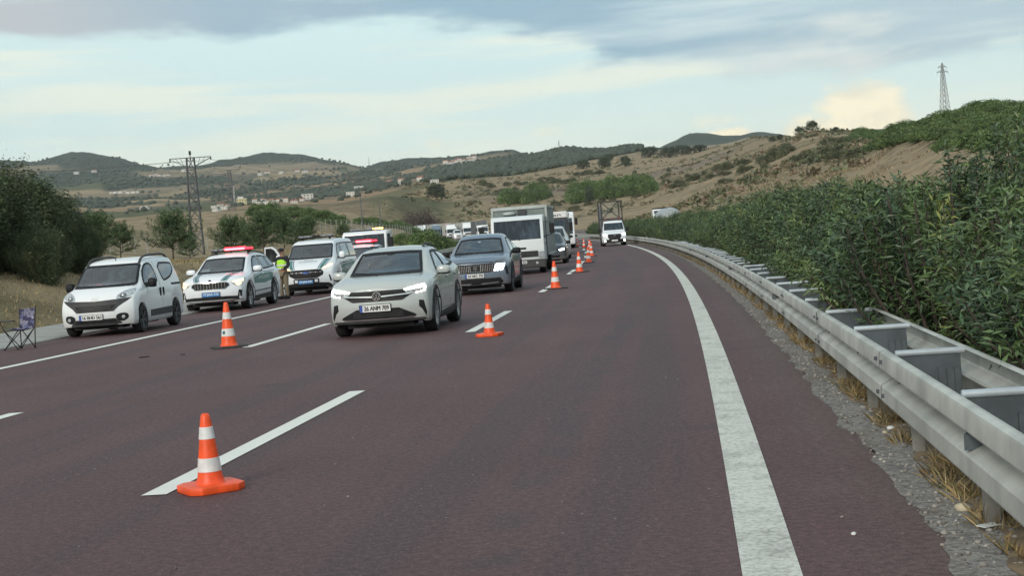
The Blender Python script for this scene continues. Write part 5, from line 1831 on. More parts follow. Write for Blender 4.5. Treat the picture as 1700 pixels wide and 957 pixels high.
# ---- white police van
def build_patrol_van():
    L = 5.05
    root = empty('patrol_van', label='white police van with green livery, black grille and one front door open', cat='police van')
    st = [(0.00, 0.90, 0.80, 0.28, 0.86, 0.62), (0.10, 0.985, 0.86, 0.26, 0.92, 0.66), (0.35, 1.08, 0.95, 0.25, 0.965, 0.72), (0.70, 1.19, 1.06, 0.25, 0.985, 0.78), (0.86, 1.245, 1.10, 0.25, 0.985, 0.80),
          (0.98, 1.33, 1.12, 0.25, 0.985, 0.80), (1.55, 1.78, 1.17, 0.25, 0.985, 0.75), (1.75, 1.875, 1.18, 0.25, 0.985, 0.74), (2.3, 1.925, 1.19, 0.25, 0.985, 0.745), (3.8, 1.94, 1.19, 0.25, 0.985, 0.745),
          (4.75, 1.92, 1.19, 0.26, 0.98, 0.735), (4.93, 1.80, 1.15, 0.28, 0.975, 0.74), (5.00, 1.5, 1.05, 0.32, 0.96, 0.76), (5.05, 1.15, 1.0, 0.38, 0.92, 0.80)]
    B = Body(L, st, (1.0, 4.10), 0.405, 0.345, nose=(0.20, [(0.15, 0.05), (0.35, 0.0), (0.6, 0.0), (0.8, 0.02), (1.0, 0.12), (1.2, 0.25)]), tail=(0.04, [(0.2, 0.0), (2.0, 0.04)]))
    B.open = True
    B.build('white2', root)
    underbody(B, root, 0.82, 0.26, 0.7)
    wheels(B, root, 1.70, 0.345, 0.225, 'rim', 5)
    B.patch([(-0.80, 1.265), (0.80, 1.265), (0.80, 1.33), (0.745, 1.72), (0.70, 1.775), (-0.70, 1.775), (-0.745, 1.72), (-0.80, 1.33)], 'x', 'glass', 'windshield', root, off=0.009, res=0.06)
    for sg in (1, -1):
        B.patch([(1.30, 1.23), (1.38, 1.40), (1.72, 1.70), (1.95, 1.775), (2.12, 1.78), (2.12, 1.22)], 'y', 'side_glass', 'side_window', root, sign=sg, res=0.10)
        B.patch([(2.26, 1.24), (2.26, 1.79), (3.45, 1.80), (3.45, 1.24)], 'y', 'side_glass', 'side_window', root, sign=sg, res=0.11)
        B.patch([(3.52, 1.24), (3.52, 1.80), (4.78, 1.79), (4.85, 1.32), (4.75, 1.24)], 'y', 'side_glass', 'side_window', root, sign=sg, res=0.11)
        B.patch([(1.55, 0.62), (1.55, 0.98), (3.6, 1.06), (4.5, 1.06), (4.5, 0.70), (3.0, 0.62)], 'y', 'green_film', 'livery_band', root, sign=sg, off=0.005, depth=0.007, res=0.08)
        B.patch([(1.30, 1.03), (3.6, 1.125), (4.5, 1.125), (4.5, 1.09), (3.6, 1.09), (1.30, 1.0)], 'y', 'navy_film', 'livery_stripe', root, sign=sg, off=0.005, depth=0.007, res=0.08)
        yy = B.hit_side(3.0, 0.85, sg)
        text_on('JANDARMA', 0.20, 1.9, (B.x(3.0), yy.y + sg * 0.014, 0.85), (-1, 0, 0) if sg > 0 else (1, 0, 0), (0, 0, 1), 'livery_text', 'ink_white', root, 0.004)
        B.patch([(4.70, 0.86), (4.96, 0.86), (4.97, 1.24), (4.78, 1.24)], 'y', 'tail', 'tail_lamp', root, sign=sg, off=0.01, res=0.1)
        B.patch([(1.42, 0.28), (3.66, 0.28), (3.66, 0.40), (1.42, 0.38)], 'y', 'trim', 'sill_trim', root, off=0.01, depth=0.03, sign=sg)
        for y0, y1, mm in ((0.40, 0.43, 'navy_film'), (0.455, 0.575, 'green_film'), (0.60, 0.63, 'navy_film')):
            B.patch([(sg * y0, 0.915), (sg * y1, 0.915), (sg * (y1 + 0.15), 1.24), (sg * (y0 + 0.15), 1.24)], 'x', mm, 'bonnet_stripe', root, off=0.006, depth=0.008, res=0.05)
    # words across the bonnet, lying on its slope
    a, b = B.hit_top(0.72, 0), B.hit_top(0.45, 0)
    up = (a - b).normalized()
    text_on('JANDARMA', 0.14, 0.66, b + up * 0.05 + Vector((0, 0, 0.014)), (0, 1, 0), up, 'bonnet_text', 'ink_grey', root, 0.006)
    text_on('TRAFİK', 0.09, 0.36, b + up * 0.22 + Vector((0, 0, 0.014)), (0, 1, 0), up, 'bonnet_text', 'ink_grey', root, 0.006)
    g = B.patch([(-0.62, 0.80), (-0.52, 0.895), (0.52, 0.895), (0.62, 0.80), (0.60, 0.69), (0.40, 0.595), (-0.40, 0.595), (-0.60, 0.69)], 'x', 'black', 'grille', root, off=0.006, depth=0.02, res=0.07)
    for zz in (0.86, 0.82, 0.78, 0.74, 0.70, 0.66, 0.62):
        hw = 0.50 if zz > 0.68 else 0.40
        B.patch([(-hw, zz + 0.007), (hw, zz + 0.007), (hw, zz - 0.007), (-hw, zz - 0.007)], 'x', 'black', 'grille_bar', g, off=0.012, depth=0.01, res=0.12)
    c = B.hit_front(0, 0.80)
    el_ = Matrix.Translation((c.x + 0.03, 0, 0.79)) @ Matrix.Diagonal((1, 1, 0.40, 1)) @ Matrix.Rotation(math.pi / 2, 4, 'Y')
    bd = MB().lathe([(0.0, 0.0), (0.118, 0.0), (0.124, -0.03)], 24, el_).build('badge', 'plate_band', root, smooth=40)
    MB().lathe([(0.108, 0.003), (0.112, 0.008), (0.122, 0.008), (0.126, 0.0)], 24, el_).build('badge_rim', 'chrome', bd, smooth=40)
    text_on('Ford', 0.052, 0.15, (c.x + 0.033, 0, 0.79), (0, 1, 0), (0, 0, 1), 'badge_text', 'chrome', bd, 0.003)
    lamp_pair(B, root, [(0.52, 0.90), (0.60, 0.96), (0.78, 1.06), (0.89, 1.08), (0.90, 1.0), (0.80, 0.93), (0.66, 0.885)], 'lamp',
              [[(0.56, 0.91), (0.64, 0.965), (0.80, 1.045), (0.88, 1.055), (0.88, 1.005), (0.79, 0.95), (0.66, 0.905)]], 'amber')
    number_plate(B, root, '77 JAA 049', -0.01, 0.47, 0.52, 0.125, 'blue')
    B.patch([(-0.92, 0.28), (-0.80, 0.40), (-0.46, 0.43), (-0.46, 0.57), (-0.38, 0.585), (0.38, 0.585), (0.46, 0.57), (0.46, 0.43), (0.80, 0.40), (0.92, 0.28), (0.6, 0.25), (-0.6, 0.25)], 'x', 'black', 'bumper_skirt', root, off=0.005, depth=0.02, res=0.08)
    for sg in (1, -1):
        pl = [(0.30, 0.545), (0.41, 0.545), (0.41, 0.45), (0.30, 0.45)]
        B.patch(pl if sg > 0 else mirror_poly(pl), 'x', 'white2', 'bumper_infill', root, off=0.010, res=0.08)
        pl = [(0.78, 0.68), (0.83, 0.67), (0.88, 0.46), (0.83, 0.455)]
        B.patch(pl if sg > 0 else mirror_poly(pl), 'x', 'black', 'side_intake', root, off=0.006, res=0.07)
    mirrors(B, root, 1.32, 1.34, 1.085, (0.17, 0.22, 0.25), 'white2', sides=(1,))
    # the far front door standing open with its own mirror
    hinge = Vector((B.x(1.22), -0.96, 0))
    ang = math.radians(-62)
    door_pl = [(0.0, 0.40), (0.0, 1.18), (-0.10, 1.24), (-0.45, 1.70), (-0.62, 1.80), (-0.95, 1.80), (-0.98, 1.2), (-0.98, 0.40)]
    mx = Matrix.Translation(hinge) @ Matrix.Rotation(-ang, 4, 'Z')
    mb = MB().prism(door_pl, 'y', -0.035, 0.035)
    mb.v = [tuple(mx @ Vector(p)) for p in mb.v]
    dr = mb.build('front_door', 'white2', root)
    mb = MB().prism([(-0.14, 1.24), (-0.47, 1.66), (-0.63, 1.745), (-0.90, 1.745), (-0.92, 1.24)], 'y', -0.040, 0.040)
    mb.v = [tuple(mx @ Vector(p)) for p in mb.v]
    mb.build('side_window', 'side_glass', dr)
    mb = MB(); blob_box(mb, (-0.16, -0.17, 1.36), (0.17, 0.22, 0.25), 3.2)
    mb.v = [tuple(mx @ Vector(p)) for p in mb.v]
    mb.build('wing_mirror', 'white2', dr, smooth=60)
    mb = MB(); blob_box(mb, (-0.17, -0.15, 1.25), (0.15, 0.2, 0.10), 3.0)
    mb.v = [tuple(mx @ Vector(p)) for p in mb.v]
    mb.build('mirror_arm', 'black', dr, smooth=60)
    seams(B, root, [((1.26, 0.42), (1.26, 1.15)), ((2.19, 0.42), (2.19, 1.80)), ((1.26, 0.42), (3.5, 0.42)), ((3.49, 0.42), (3.49, 1.2))])
    handles(B, root, [(2.02, 1.06), (2.36, 1.06)], 'black')
    wipers(B, root, [((0.62, 1.27), (-0.05, 1.31)), ((0.0, 1.27), (-0.66, 1.31))])
    bar = MB().box((B.x(2.2), 0, 2.03), (0.26, 1.30, 0.045), 0, 0.015).build('light_bar', 'black', root)
    for k, (yy, wd, mm) in enumerate(((-0.42, 0.44, 'bar_off'), (0.42, 0.44, 'bar_off'), (0.0, 0.26, 'black'))):
        MB().box((B.x(2.2), yy, 2.075), (0.25, wd, 0.065), 0, 0.02).build('beacon_lens', mm, bar)
    for sg in (1, -1):
        MB().box((B.x(2.2), sg * 0.5, 1.985), (0.10, 0.06, 0.07)).build('bar_foot', 'black', bar)
    cabin(B, root, 0.86, 1.25, 1.9, 1.40, 0.84)
    place(root, 50.6, -12.86, L)
    return root


# ---- blue-grey SUV
def build_grey_suv():
    L = 4.54
    root = empty('grey_suv', label='blue-grey SUV with fine mesh grille and bright claw lamps, plate 34 NEC 793', cat='car')
    st = [(0.00, 0.88, 0.80, 0.26, 0.83, 0.60), (0.10, 0.945, 0.86, 0.24, 0.885, 0.66), (0.38, 1.00, 0.92, 0.23, 0.925, 0.71), (0.85, 1.06, 0.985, 0.23, 0.942, 0.74), (1.10, 1.09, 1.01, 0.23, 0.942, 0.745),
          (1.26, 1.17, 1.015, 0.23, 0.942, 0.735), (1.98, 1.54, 1.03, 0.23, 0.942, 0.62), (2.18, 1.60, 1.035, 0.23, 0.942, 0.60), (2.7, 1.625, 1.05, 0.23, 0.942, 0.595), (3.4, 1.56, 1.09, 0.23, 0.94, 0.575),
          (4.0, 1.38, 1.13, 0.26, 0.935, 0.57), (4.36, 1.16, 1.10, 0.32, 0.92, 0.66), (4.48, 1.02, 0.97, 0.36, 0.89, 0.70), (4.54, 0.92, 0.86, 0.42, 0.84, 0.70)]
    B = Body(L, st, (0.90, 3.63), 0.42, 0.365, nose=(0.16, [(0.15, 0.06), (0.35, 0.01), (0.5, 0.0), (0.85, 0.02), (0.95, 0.1)]))
    B.open = True
    B.build('steel', root)
    underbody(B, root, 0.78, 0.24, 0.66)
    wheels(B, root, 1.62, 0.365, 0.225, 'rim_dark', 5)
    for a in B.axles: arch_trim(B, root, a, 0.41, 0.475, 'black')
    B.patch([(-0.70, 1.105), (0.70, 1.105), (0.665, 1.25), (0.575, 1.50), (0.33, 1.525), (-0.33, 1.525), (-0.575, 1.50), (-0.665, 1.25)], 'x', 'glass', 'windshield', root, off=0.009, res=0.05)
    for sg in (1, -1):
        B.patch([(1.20, 0.23), (3.25, 0.23), (3.25, 0.42), (1.20, 0.34)], 'y', 'black', 'sill_trim', root, off=0.01, depth=0.03, sign=sg)
        B.patch([(1.55, 1.09), (1.68, 1.22), (2.0, 1.42), (2.26, 1.52), (2.60, 1.535), (2.60, 1.10)], 'y', 'side_glass', 'side_window', root, sign=sg, res=0.09)
        B.patch([(2.70, 1.105), (2.70, 1.53), (3.25, 1.49), (3.50, 1.39), (3.62, 1.16)], 'y', 'side_glass', 'side_window', root, sign=sg, res=0.09)
    for sg in (1, -1):
        pl = [(0.40, 0.86), (0.60, 0.90), (0.80, 0.955), (0.82, 0.90), (0.62, 0.835), (0.45, 0.82)]
        B.patch(pl if sg > 0 else mirror_poly(pl), 'x', 'lamp_dark', 'headlight', root, off=0.006, depth=0.02, res=0.07)
        fr = None
        for k in range(3):
            y0 = 0.53 + k * 0.085
            pl = [(y0 + 0.03, 0.805), (y0 + 0.10, 0.815), (y0 + 0.035, 0.635), (y0 - 0.03, 0.625)]
            B.patch(pl if sg > 0 else mirror_poly(pl), 'x', 'beam', 'claw_lamp', root, off=0.012, depth=0.02, res=0.06)
        pl = [(0.80, 0.72), (0.85, 0.74), (0.885, 0.46), (0.82, 0.52)]
        B.patch(pl if sg > 0 else mirror_poly(pl), 'x', 'black', 'side_intake', root, off=0.006, res=0.07)
    g = B.patch([(-0.52, 0.835), (0.52, 0.835), (0.50, 0.62), (0.40, 0.595), (-0.40, 0.595), (-0.50, 0.62)], 'x', 'black', 'grille', root, off=0.006, depth=0.02, res=0.07)
    for k in range(-10, 11):
        yy = k * 0.048
        if abs(k) < 3 : zz = ((0.80, 0.02), (0.63, 0.02))
        else: zz = ((0.715, 0.19),)
        for zc, hh in zz:
            a = B.hit_front(yy, zc)
            MB().box((a.x + 0.012, yy * 1.0, zc), (0.010, 0.014, hh), 0, 0.0).build('grille_bar', 'chrome' if abs(k) > 4 else 'rim', g)
    # shield badge
    c = B.hit_front(0, 0.715)
    sh = [(-0.055, 0.775), (0.055, 0.775), (0.055, 0.70), (0.0, 0.65), (-0.055, 0.70)]
    bd = MB().prism(sh, 'x', c.x + 0.008, c.x + 0.022).build('badge', 'rim_dark', root)
    B.patch([(-0.60, 0.868), (0.60, 0.868), (0.70, 0.905), (0.70, 0.918), (0.60, 0.884), (-0.60, 0.884), (-0.70, 0.918), (-0.70, 0.905)], 'x', 'black', 'bonnet_gap', root, off=0.004, res=0.08)
    number_plate(B, root, '34 NEC 793', -0.03, 0.515, 0.52, 0.112)
    it = B.patch([(-0.66, 0.435), (0.66, 0.435), (0.74, 0.32), (0.68, 0.27), (-0.68, 0.27), (-0.74, 0.32)], 'x', 'black', 'lower_intake', root, off=0.005, res=0.08)
    for sg in (1, -1):
        pl = [(0.12, 0.305), (0.60, 0.325), (0.62, 0.305), (0.18, 0.28)]
        B.patch(pl if sg > 0 else mirror_poly(pl), 'x', 'rim', 'bumper_strip', root, off=0.014, res=0.08)
    B.patch([(-0.60, 0.262), (0.60, 0.262), (0.56, 0.235), (-0.56, 0.235)], 'x', 'rim_dark', 'bumper_skirt', root, off=0.010, res=0.09)
    mirrors(B, root, 1.58, 1.13, 1.02, (0.17, 0.25, 0.16), 'black')
    seams(B, root, [((1.44, 0.42), (1.46, 0.98)), ((2.65, 0.42), (2.65, 1.07)), ((1.44, 0.42), (3.2, 0.44)), ((3.55, 0.9), (3.62, 1.14))])
    handles(B, root, [(2.48, 0.96), (3.40, 1.0)], 'steel')
    wipers(B, root, [((0.50, 1.11), (-0.08, 1.145)), ((-0.02, 1.11), (-0.58, 1.145))])
    MB().box((B.hit_front(0, 1.43).x + 0.008, -0.02, 1.425), (0.015, 0.085, 0.03)).build('windscreen_sticker', 'plate', root)
    cabin(B, root, 1.10, 1.08, 2.1, 1.20, 0.76)
    place(root, 39.6, -5.60, L)
    return root


# ---- simpler cars farther back
def build_far_car(name, label, s, d, L, W, H, paint_mat, beams, plate=None, yaw=0.0, low=False):
    root = empty(name, label=label, cat='car')
    h = W / 2
    k = H / 1.6
    st = [(0.00, 0.80 * k, 0.74 * k, 0.24, h * 0.88, h * 0.66), (0.12, 0.90 * k, 0.82 * k, 0.22, h * 0.94, h * 0.72), (0.5, 0.98 * k, 0.91 * k, 0.21, h, h * 0.77), (1.15, 1.05 * k, 0.98 * k, 0.21, h, h * 0.79),
          (1.9, 1.50 * k, 1.0 * k, 0.21, h, h * 0.66), (2.1, 1.55 * k, 1.0 * k, 0.21, h, h * 0.64), (2.8, 1.57 * k, 1.02 * k, 0.21, h, h * 0.63), (L - 0.7, 1.45 * k, 1.05 * k, 0.22, h, h * 0.62), (L - 0.2, 1.08 * k, 1.02 * k, 0.3, h * 0.97, h * 0.7), (L, 0.90 * k, 0.84 * k, 0.38, h * 0.90, h * 0.7)]
    B = Body(L, st, (0.9, L - 0.95), 0.40, 0.34)
    B.build(paint_mat, root)
    underbody(B, root, h * 0.82, 0.22, 0.6)
    wheels(B, root, W - 0.25, 0.34, 0.22, 'rim_dark', 5)
    B.patch([(-h * 0.74, 1.07 * k), (h * 0.74, 1.07 * k), (h * 0.62, 1.46 * k), (-h * 0.62, 1.46 * k)], 'x', 'glass', 'windshield', root, off=0.012, res=0.08)
    for sg in (1, -1):
        B.patch([(1.5, 1.05 * k), (2.05, 1.45 * k), (2.62, 1.49 * k), (2.62, 1.05 * k)], 'y', 'side_glass', 'side_window', root, sign=sg, res=0.12)
        B.patch([(2.72, 1.05 * k), (2.72, 1.49 * k), (L - 1.1, 1.42 * k), (L - 0.75, 1.1 * k)], 'y', 'side_glass', 'side_window', root, sign=sg, res=0.12)
    B.patch([(-0.5, 0.72 * k), (0.5, 0.72 * k), (0.44, 0.55 * k), (-0.44, 0.55 * k)], 'x', 'black', 'grille', root, res=0.1)
    B.patch([(-0.62, 0.44 * k), (0.62, 0.44 * k), (0.55, 0.32 * k), (-0.55, 0.32 * k)], 'x', 'black', 'lower_intake', root, res=0.1)
    B.patch([(-0.5, 0.30 * k), (0.5, 0.30 * k), (0.5, 0.275 * k), (-0.5, 0.275 * k)], 'x', 'chrome', 'bumper_strip', root, off=0.01, res=0.1)
    lamp_pair(B, root, [(h * 0.58, 0.72 * k), (h * 0.88, 0.80 * k), (h * 0.90, 0.68 * k), (h * 0.62, 0.64 * k)], 'lamp', [[(h * 0.60, 0.715 * k), (h * 0.87, 0.785 * k), (h * 0.88, 0.69 * k), (h * 0.64, 0.655 * k)]] if beams else None, beams or 'drl')
    plate and number_plate(B, root, plate, 0, 0.5 * k, 0.5, 0.11)
    mirrors(B, root, 1.5, 1.06 * k, h + 0.09, (0.16, 0.22, 0.15), 'black')
    place(root, s, d, L, yaw)
    return root
# ---- trucks
def bev_prism(poly, axis, a, b, bev=0.03, seg=2):
    mb = MB().prism(poly, axis, a, b)
    bm = bmesh.new()
    vs = [bm.verts.new(p) for p in mb.v]
    for f in mb.f: bm.faces.new([vs[i] for i in f])
    bmesh.ops.recalc_face_normals(bm, faces=bm.faces[:])
    if bev: bmesh.ops.bevel(bm, geom=bm.edges[:], offset=bev, segments=seg, profile=0.6, affect='EDGES', clamp_overlap=True)
    bm.verts.index_update()
    out = MB().add([v.co.copy() for v in bm.verts], [[v.index for v in f.verts] for f in bm.faces])
    bm.free()
    return out


def slab(y0, y1, z0, z1, x, t=0.02):
    return MB().box((x, (y0 + y1) / 2, (z0 + z1) / 2), (t, y1 - y0, z1 - z0), 0, min(t, y1 - y0, z1 - z0) * 0.3)


def big_wheels(root, xs, y, r, wd, rimmat='rim_dark'):
    for x in xs:
        for sg in (1, -1):
            wheel(root, x, sg * y, r, wd, rimmat, 6)


def build_box_truck():
    L = 7.2
    root = empty('box_truck', label='old white cab-over truck with tall grey cargo box, right behind the blue-grey SUV', cat='truck')
    X = L / 2
    hw = 1.03
    cab = bev_prism([(X - 1.75, 0.50), (X - 0.02, 0.50), (X, 0.95), (X - 0.03, 1.32), (X - 0.28, 2.20), (X - 0.44, 2.30), (X - 1.75, 2.33)], 'y', -hw, hw, 0.05).build('cab', 'cream', root, smooth=35)
    # windscreen, in the sloping front
    n = Vector((0.76, 0, 0.23)).normalized()
    ws = MB()
    p0, p1 = Vector((X - 0.041, 0, 1.36)), Vector((X - 0.260, 0, 2.13))
    off = Vector((0.957, 0, 0.29)) * 0.012
    for (ya, yb) in ((-0.92, 0.92),):
        q = [p0 + off + Vector((0, ya, 0)), p0 + off + Vector((0, yb, 0)), p1 + off + Vector((0, yb * 0.985, 0)), p1 + off + Vector((0, ya * 0.985, 0))]
        ws.add(q + [v - off * 1.8 for v in q], [(0, 1, 2, 3), (4, 7, 6, 5), (0, 4, 5, 1), (1, 5, 6, 2), (2, 6, 7, 3), (3, 7, 4, 0)])
    ws.build('windshield', 'glass', root)
    for sg in (1, -1):
        MB().prism([(X - 0.30, 1.36), (X - 0.46, 1.98), (X - 1.35, 1.98), (X - 1.35, 1.36)], 'y', sg * (hw + 0.004), sg * (hw - 0.02)).build('side_window', 'side_glass', root)
        slab(sg * 0.93 - 0.14, sg * 0.93 + 0.10 if sg < 0 else 1.03, 0.62, 0.87, X + 0.005, 0.05).build('headlight', 'lamp', root)
        # mirrors on long arms
        ma = MB().tube([(X - 0.3, sg * (hw - 0.02), 2.02), (X + 0.02, sg * (hw + 0.33), 1.98), (X + 0.02, sg * (hw + 0.33), 1.50), (X - 0.25, sg * (hw - 0.02), 1.44)], 0.016, 5).build('mirror_arm', 'black', root)
        MB().box((X + 0.02, sg * (hw + 0.35), 1.74), (0.06, 0.20, 0.40), 0, 0.02).build('wing_mirror', 'black', ma)
        MB().box((X - 0.8, sg * (hw + 0.01), 1.15), (0.16, 0.03, 0.04)).build('door_handle', 'black', root)
        MB().box((X - 0.95, sg * (hw - 0.12), 0.42), (0.9, 0.22, 0.10), 0, 0.02).build('step', 'trim', root)
    slab(-0.78, 0.78, 0.66, 0.90, X - 0.005, 0.04).build('grille', 'trim', root)
    for zz in (0.71, 0.76, 0.81, 0.86):
        slab(-0.74, 0.74, zz - 0.012, zz + 0.012, X + 0.012, 0.02).build('grille_bar', 'black', root)
    slab(-0.02, 0.32, 0.975, 1.055, X - 0.01, 0.04).build('intake', 'black', root)
    slab(-0.42, -0.08, 0.975, 1.055, X - 0.01, 0.04).build('intake', 'black', root)
    MB().box((X - 0.05, 0, 0.40), (0.26, hw * 2 + 0.06, 0.34), 0, 0.04).build('bumper', 'trim', root)
    for sg in (1, -1):
        MB().lathe([(0, 0.02), (0.05, 0.015), (0.055, 0)], 12, Matrix.Translation((X + 0.08, sg * 0.72, 0.42)) @ Matrix.Rotation(math.pi / 2, 4, 'Y')).build('fog_lamp', 'lamp', root, smooth=40)
    number_plate(None, root, '34 LB 842', 0.08, 0.47, 0.48, 0.11, x=X + 0.09)
    for a in (-0.55, 0.05):
        MB().tube([(X - 0.02, a, 1.335), (X - 0.10, a + 0.42, 1.58)], [0.014, 0.008], 4).build('wiper', 'black', root)
    # cargo box
    bw, z0, z1 = 1.11, 0.72, 2.66
    bx0, bx1 = -X, X - 1.95
    box = MB().box(((bx0 + bx1) / 2, 0, (z0 + z1) / 2), (bx1 - bx0, bw * 2, z1 - z0), 0, 0.02).build('cargo_box', 'box_grey', root)
    fr = MB()
    for sg in (1, -1):
        fr.box((bx1, sg * (bw - 0.02), (z0 + z1) / 2), (0.10, 0.09, z1 - z0 + 0.05), 0, 0.01)
        for zz in (z0, z1):
            fr.box(((bx0 + bx1) / 2, sg * (bw - 0.01), zz), (bx1 - bx0 + 0.08, 0.09, 0.10), 0, 0.01)
    fr.box((bx1 + 0.01, 0, z1 - 0.01), (0.10, bw * 2 - 0.1, 0.13), 0, 0.01)
    fr.build('box_frame', 'box_edge', box)
    for sg in (1, -1):
        for k in range(14):
            xx = bx1 - 0.25 - k * 0.36
            MB().box((xx, sg * (bw + 0.012), (z0 + z1) / 2), (0.07, 0.03, z1 - z0 - 0.16)).build('side_rib', 'box_edge', box)
    mb = MB(); blob_box(mb, (bx1 + 0.06, -0.40, 2.44), (0.20, 0.55, 0.16), 2.4)
    mb.build('roof_lamp_pod', 'box_edge', box, smooth=60)
    MB().box((bx1 + 0.06, 0.12, 2.44), (0.10, 0.35, 0.24), 0, 0.02).build('vent', 'trim', box)
    MB().box((0, 0, 0.58), (L - 0.6, 0.8, 0.22)).build('chassis', 'under', root)
    big_wheels(root, (X - 1.15, -X + 1.5), 0.86, 0.41, 0.26)
    place(root, 57.2, -5.84, L)
    return root


def build_flatbed_van():
    L = 6.2
    root = empty('sign_truck', label='white flatbed truck carrying a tall braced frame, headlights on, driving in the free lane', cat='truck')
    st = [(0.00, 0.92, 0.82, 0.28, 0.90, 0.66), (0.10, 1.00, 0.88, 0.26, 0.95, 0.70), (0.40, 1.10, 0.98, 0.25, 0.99, 0.74), (0.70, 1.20, 1.08, 0.25, 1.01, 0.80), (0.85, 1.27, 1.12, 0.25, 1.01, 0.82),
          (1.0, 1.42, 1.14, 0.25, 1.01, 0.82), (1.45, 1.98, 1.18, 0.25, 1.01, 0.78), (1.62, 2.06, 1.2, 0.25, 1.01, 0.77), (2.15, 2.09, 1.2, 0.25, 1.01, 0.77), (2.3, 2.05, 1.2, 0.3, 1.0, 0.76)]
    B = Body(2.3, st, (0.98,), 0.42, 0.35, nose=(0.18, [(0.15, 0.05), (0.4, 0.0), (0.8, 0.02), (1.1, 0.2)]), tail=(0, [(0, 0), (3, 0)]), shift=6.2 / 2 - 1.15)
    B.build('white2', root, 'cab')
    cabroot = root
    B.patch([(-0.82, 1.32), (0.82, 1.32), (0.76, 1.90), (-0.76, 1.90)], 'x', 'glass', 'windshield', cabroot, off=0.012, res=0.08)
    for sg in (1, -1):
        B.patch([(1.2, 1.24), (1.55, 1.85), (2.05, 1.90), (2.05, 1.22)], 'y', 'side_glass', 'side_window', cabroot, sign=sg, res=0.12)
    B.patch([(-0.52, 0.98), (0.52, 0.98), (0.56, 0.76), (0.44, 0.56), (-0.44, 0.56), (-0.56, 0.76)], 'x', 'black', 'grille', cabroot, res=0.1, off=0.01)
    c = B.hit_front(0, 0.88)
    eb = MB().lathe([(0, 0.0), (0.12, 0), (0.125, -0.03)], 16, Matrix.Translation((c.x + 0.03, 0, 0.86)) @ Matrix.Diagonal((1, 1, 0.42, 1)) @ Matrix.Rotation(math.pi / 2, 4, 'Y')).build('badge', 'chrome', cabroot, smooth=40)
    lamp_pair(B, cabroot, [(0.60, 1.02), (0.84, 1.10), (0.93, 1.08), (0.93, 0.84), (0.66, 0.84)], 'lamp', [[(0.64, 0.99), (0.90, 1.02), (0.90, 0.87), (0.68, 0.87)]], 'beam')
    B.patch([(-0.96, 0.56), (0.96, 0.56), (0.96, 0.30), (-0.96, 0.30)], 'x', 'black', 'bumper', cabroot, res=0.12, off=0.012)
    for sg in (1, -1):
        p = B.hit_front(sg * 0.80, 0.44)
        MB().lathe([(0, 0.02), (0.07, 0.015), (0.08, -0.02)], 14, Matrix.Translation(p + Vector((0.02, 0, 0))) @ Matrix.Rotation(math.pi / 2, 4, 'Y')).build('fog_lamp', 'beam', cabroot, smooth=40)
    slab(-0.26, 0.26, 0.40, 0.51, B.hit_front(0, 0.46).x + 0.03, 0.02).build('number_plate', 'plate', cabroot)
    mirrors(B, cabroot, 1.25, 1.36, 1.14, (0.15, 0.20, 0.30), 'black')
    MB().box((L / 2 - 1.0, 0, 0.42), (1.3, 1.7, 0.36)).build('underbody', 'under', root)
    for x in (L / 2 - 0.98,):
        for sg in (1, -1): wheel(root, x, sg * 0.86, 0.35, 0.22, 'rim_dark', 6)
    for sg in (1, -1): wheel(root, -L / 2 + 1.2, sg * 0.86, 0.35, 0.34, 'rim_dark', 6)
    MB().box((-0.9, 0, 0.55), (4.4, 0.8, 0.2)).build('chassis', 'under', root)
    MB().box((-1.15, 0, 0.86), (3.9, 2.06, 0.12), 0, 0.01).build('flatbed', 'trim', root)
    MB().box((L / 2 - 1.75, 0, 2.17), (0.25, 1.60, 0.10), 0, 0.02).build('roof_bar', 'trim', root)
    for yy in (-0.55, 0.0, 0.55):
        MB().lathe([(0.0, 0.12), (0.06, 0.10), (0.07, 0)], 10, Matrix.Translation((L / 2 - 1.75, yy, 2.22))).build('beacon', 'tail', root, smooth=40)
    fx = 0.55
    frame = MB()
    for yy in (-1.12, -0.86, 0.60, 0.86):
        frame.box((fx, yy, 2.32), (0.11, 0.10, 2.88), 0, 0.008)
    frame.box((fx, -0.12, 3.72), (0.11, 2.1, 0.09)); frame.box((fx, -0.12, 2.28), (0.11, 2.1, 0.09))
    fo = frame.build('frame_post', 'frame_dark', root)
    MB().tube([(fx + 0.07, -0.80, 2.34), (fx + 0.07, 0.55, 3.68)], 0.05, 4).build('brace', 'frame_dark', root)
    MB().tube([(fx + 0.10, 0.55, 2.34), (fx + 0.10, -0.80, 3.68)], 0.05, 4).build('brace', 'frame_dark', root)
    for k in range(9):
        MB().box((fx - 0.08, -0.12, 2.40 + k * 0.155), (0.012, 1.40, 0.016)).build('mesh_bar', 'box_edge', root)
    for k in range(11):
        MB().box((fx - 0.09, -0.80 + k * 0.136, 3.0), (0.012, 0.016, 1.36)).build('mesh_bar', 'box_edge', root)
    for z in (1.2, 1.7, 2.2, 2.7, 3.2):
        MB().tube([(fx, -1.12, z), (fx, -0.86, z + 0.3)], 0.02, 4).build('lacing', 'pole', root)
    MB().box((fx, -0.99, 2.2), (0.05, 0.16, 2.5)).build('side_panel', 'curtain_grey', root)
    place(root, 121.3, -1.03, L)
    return root


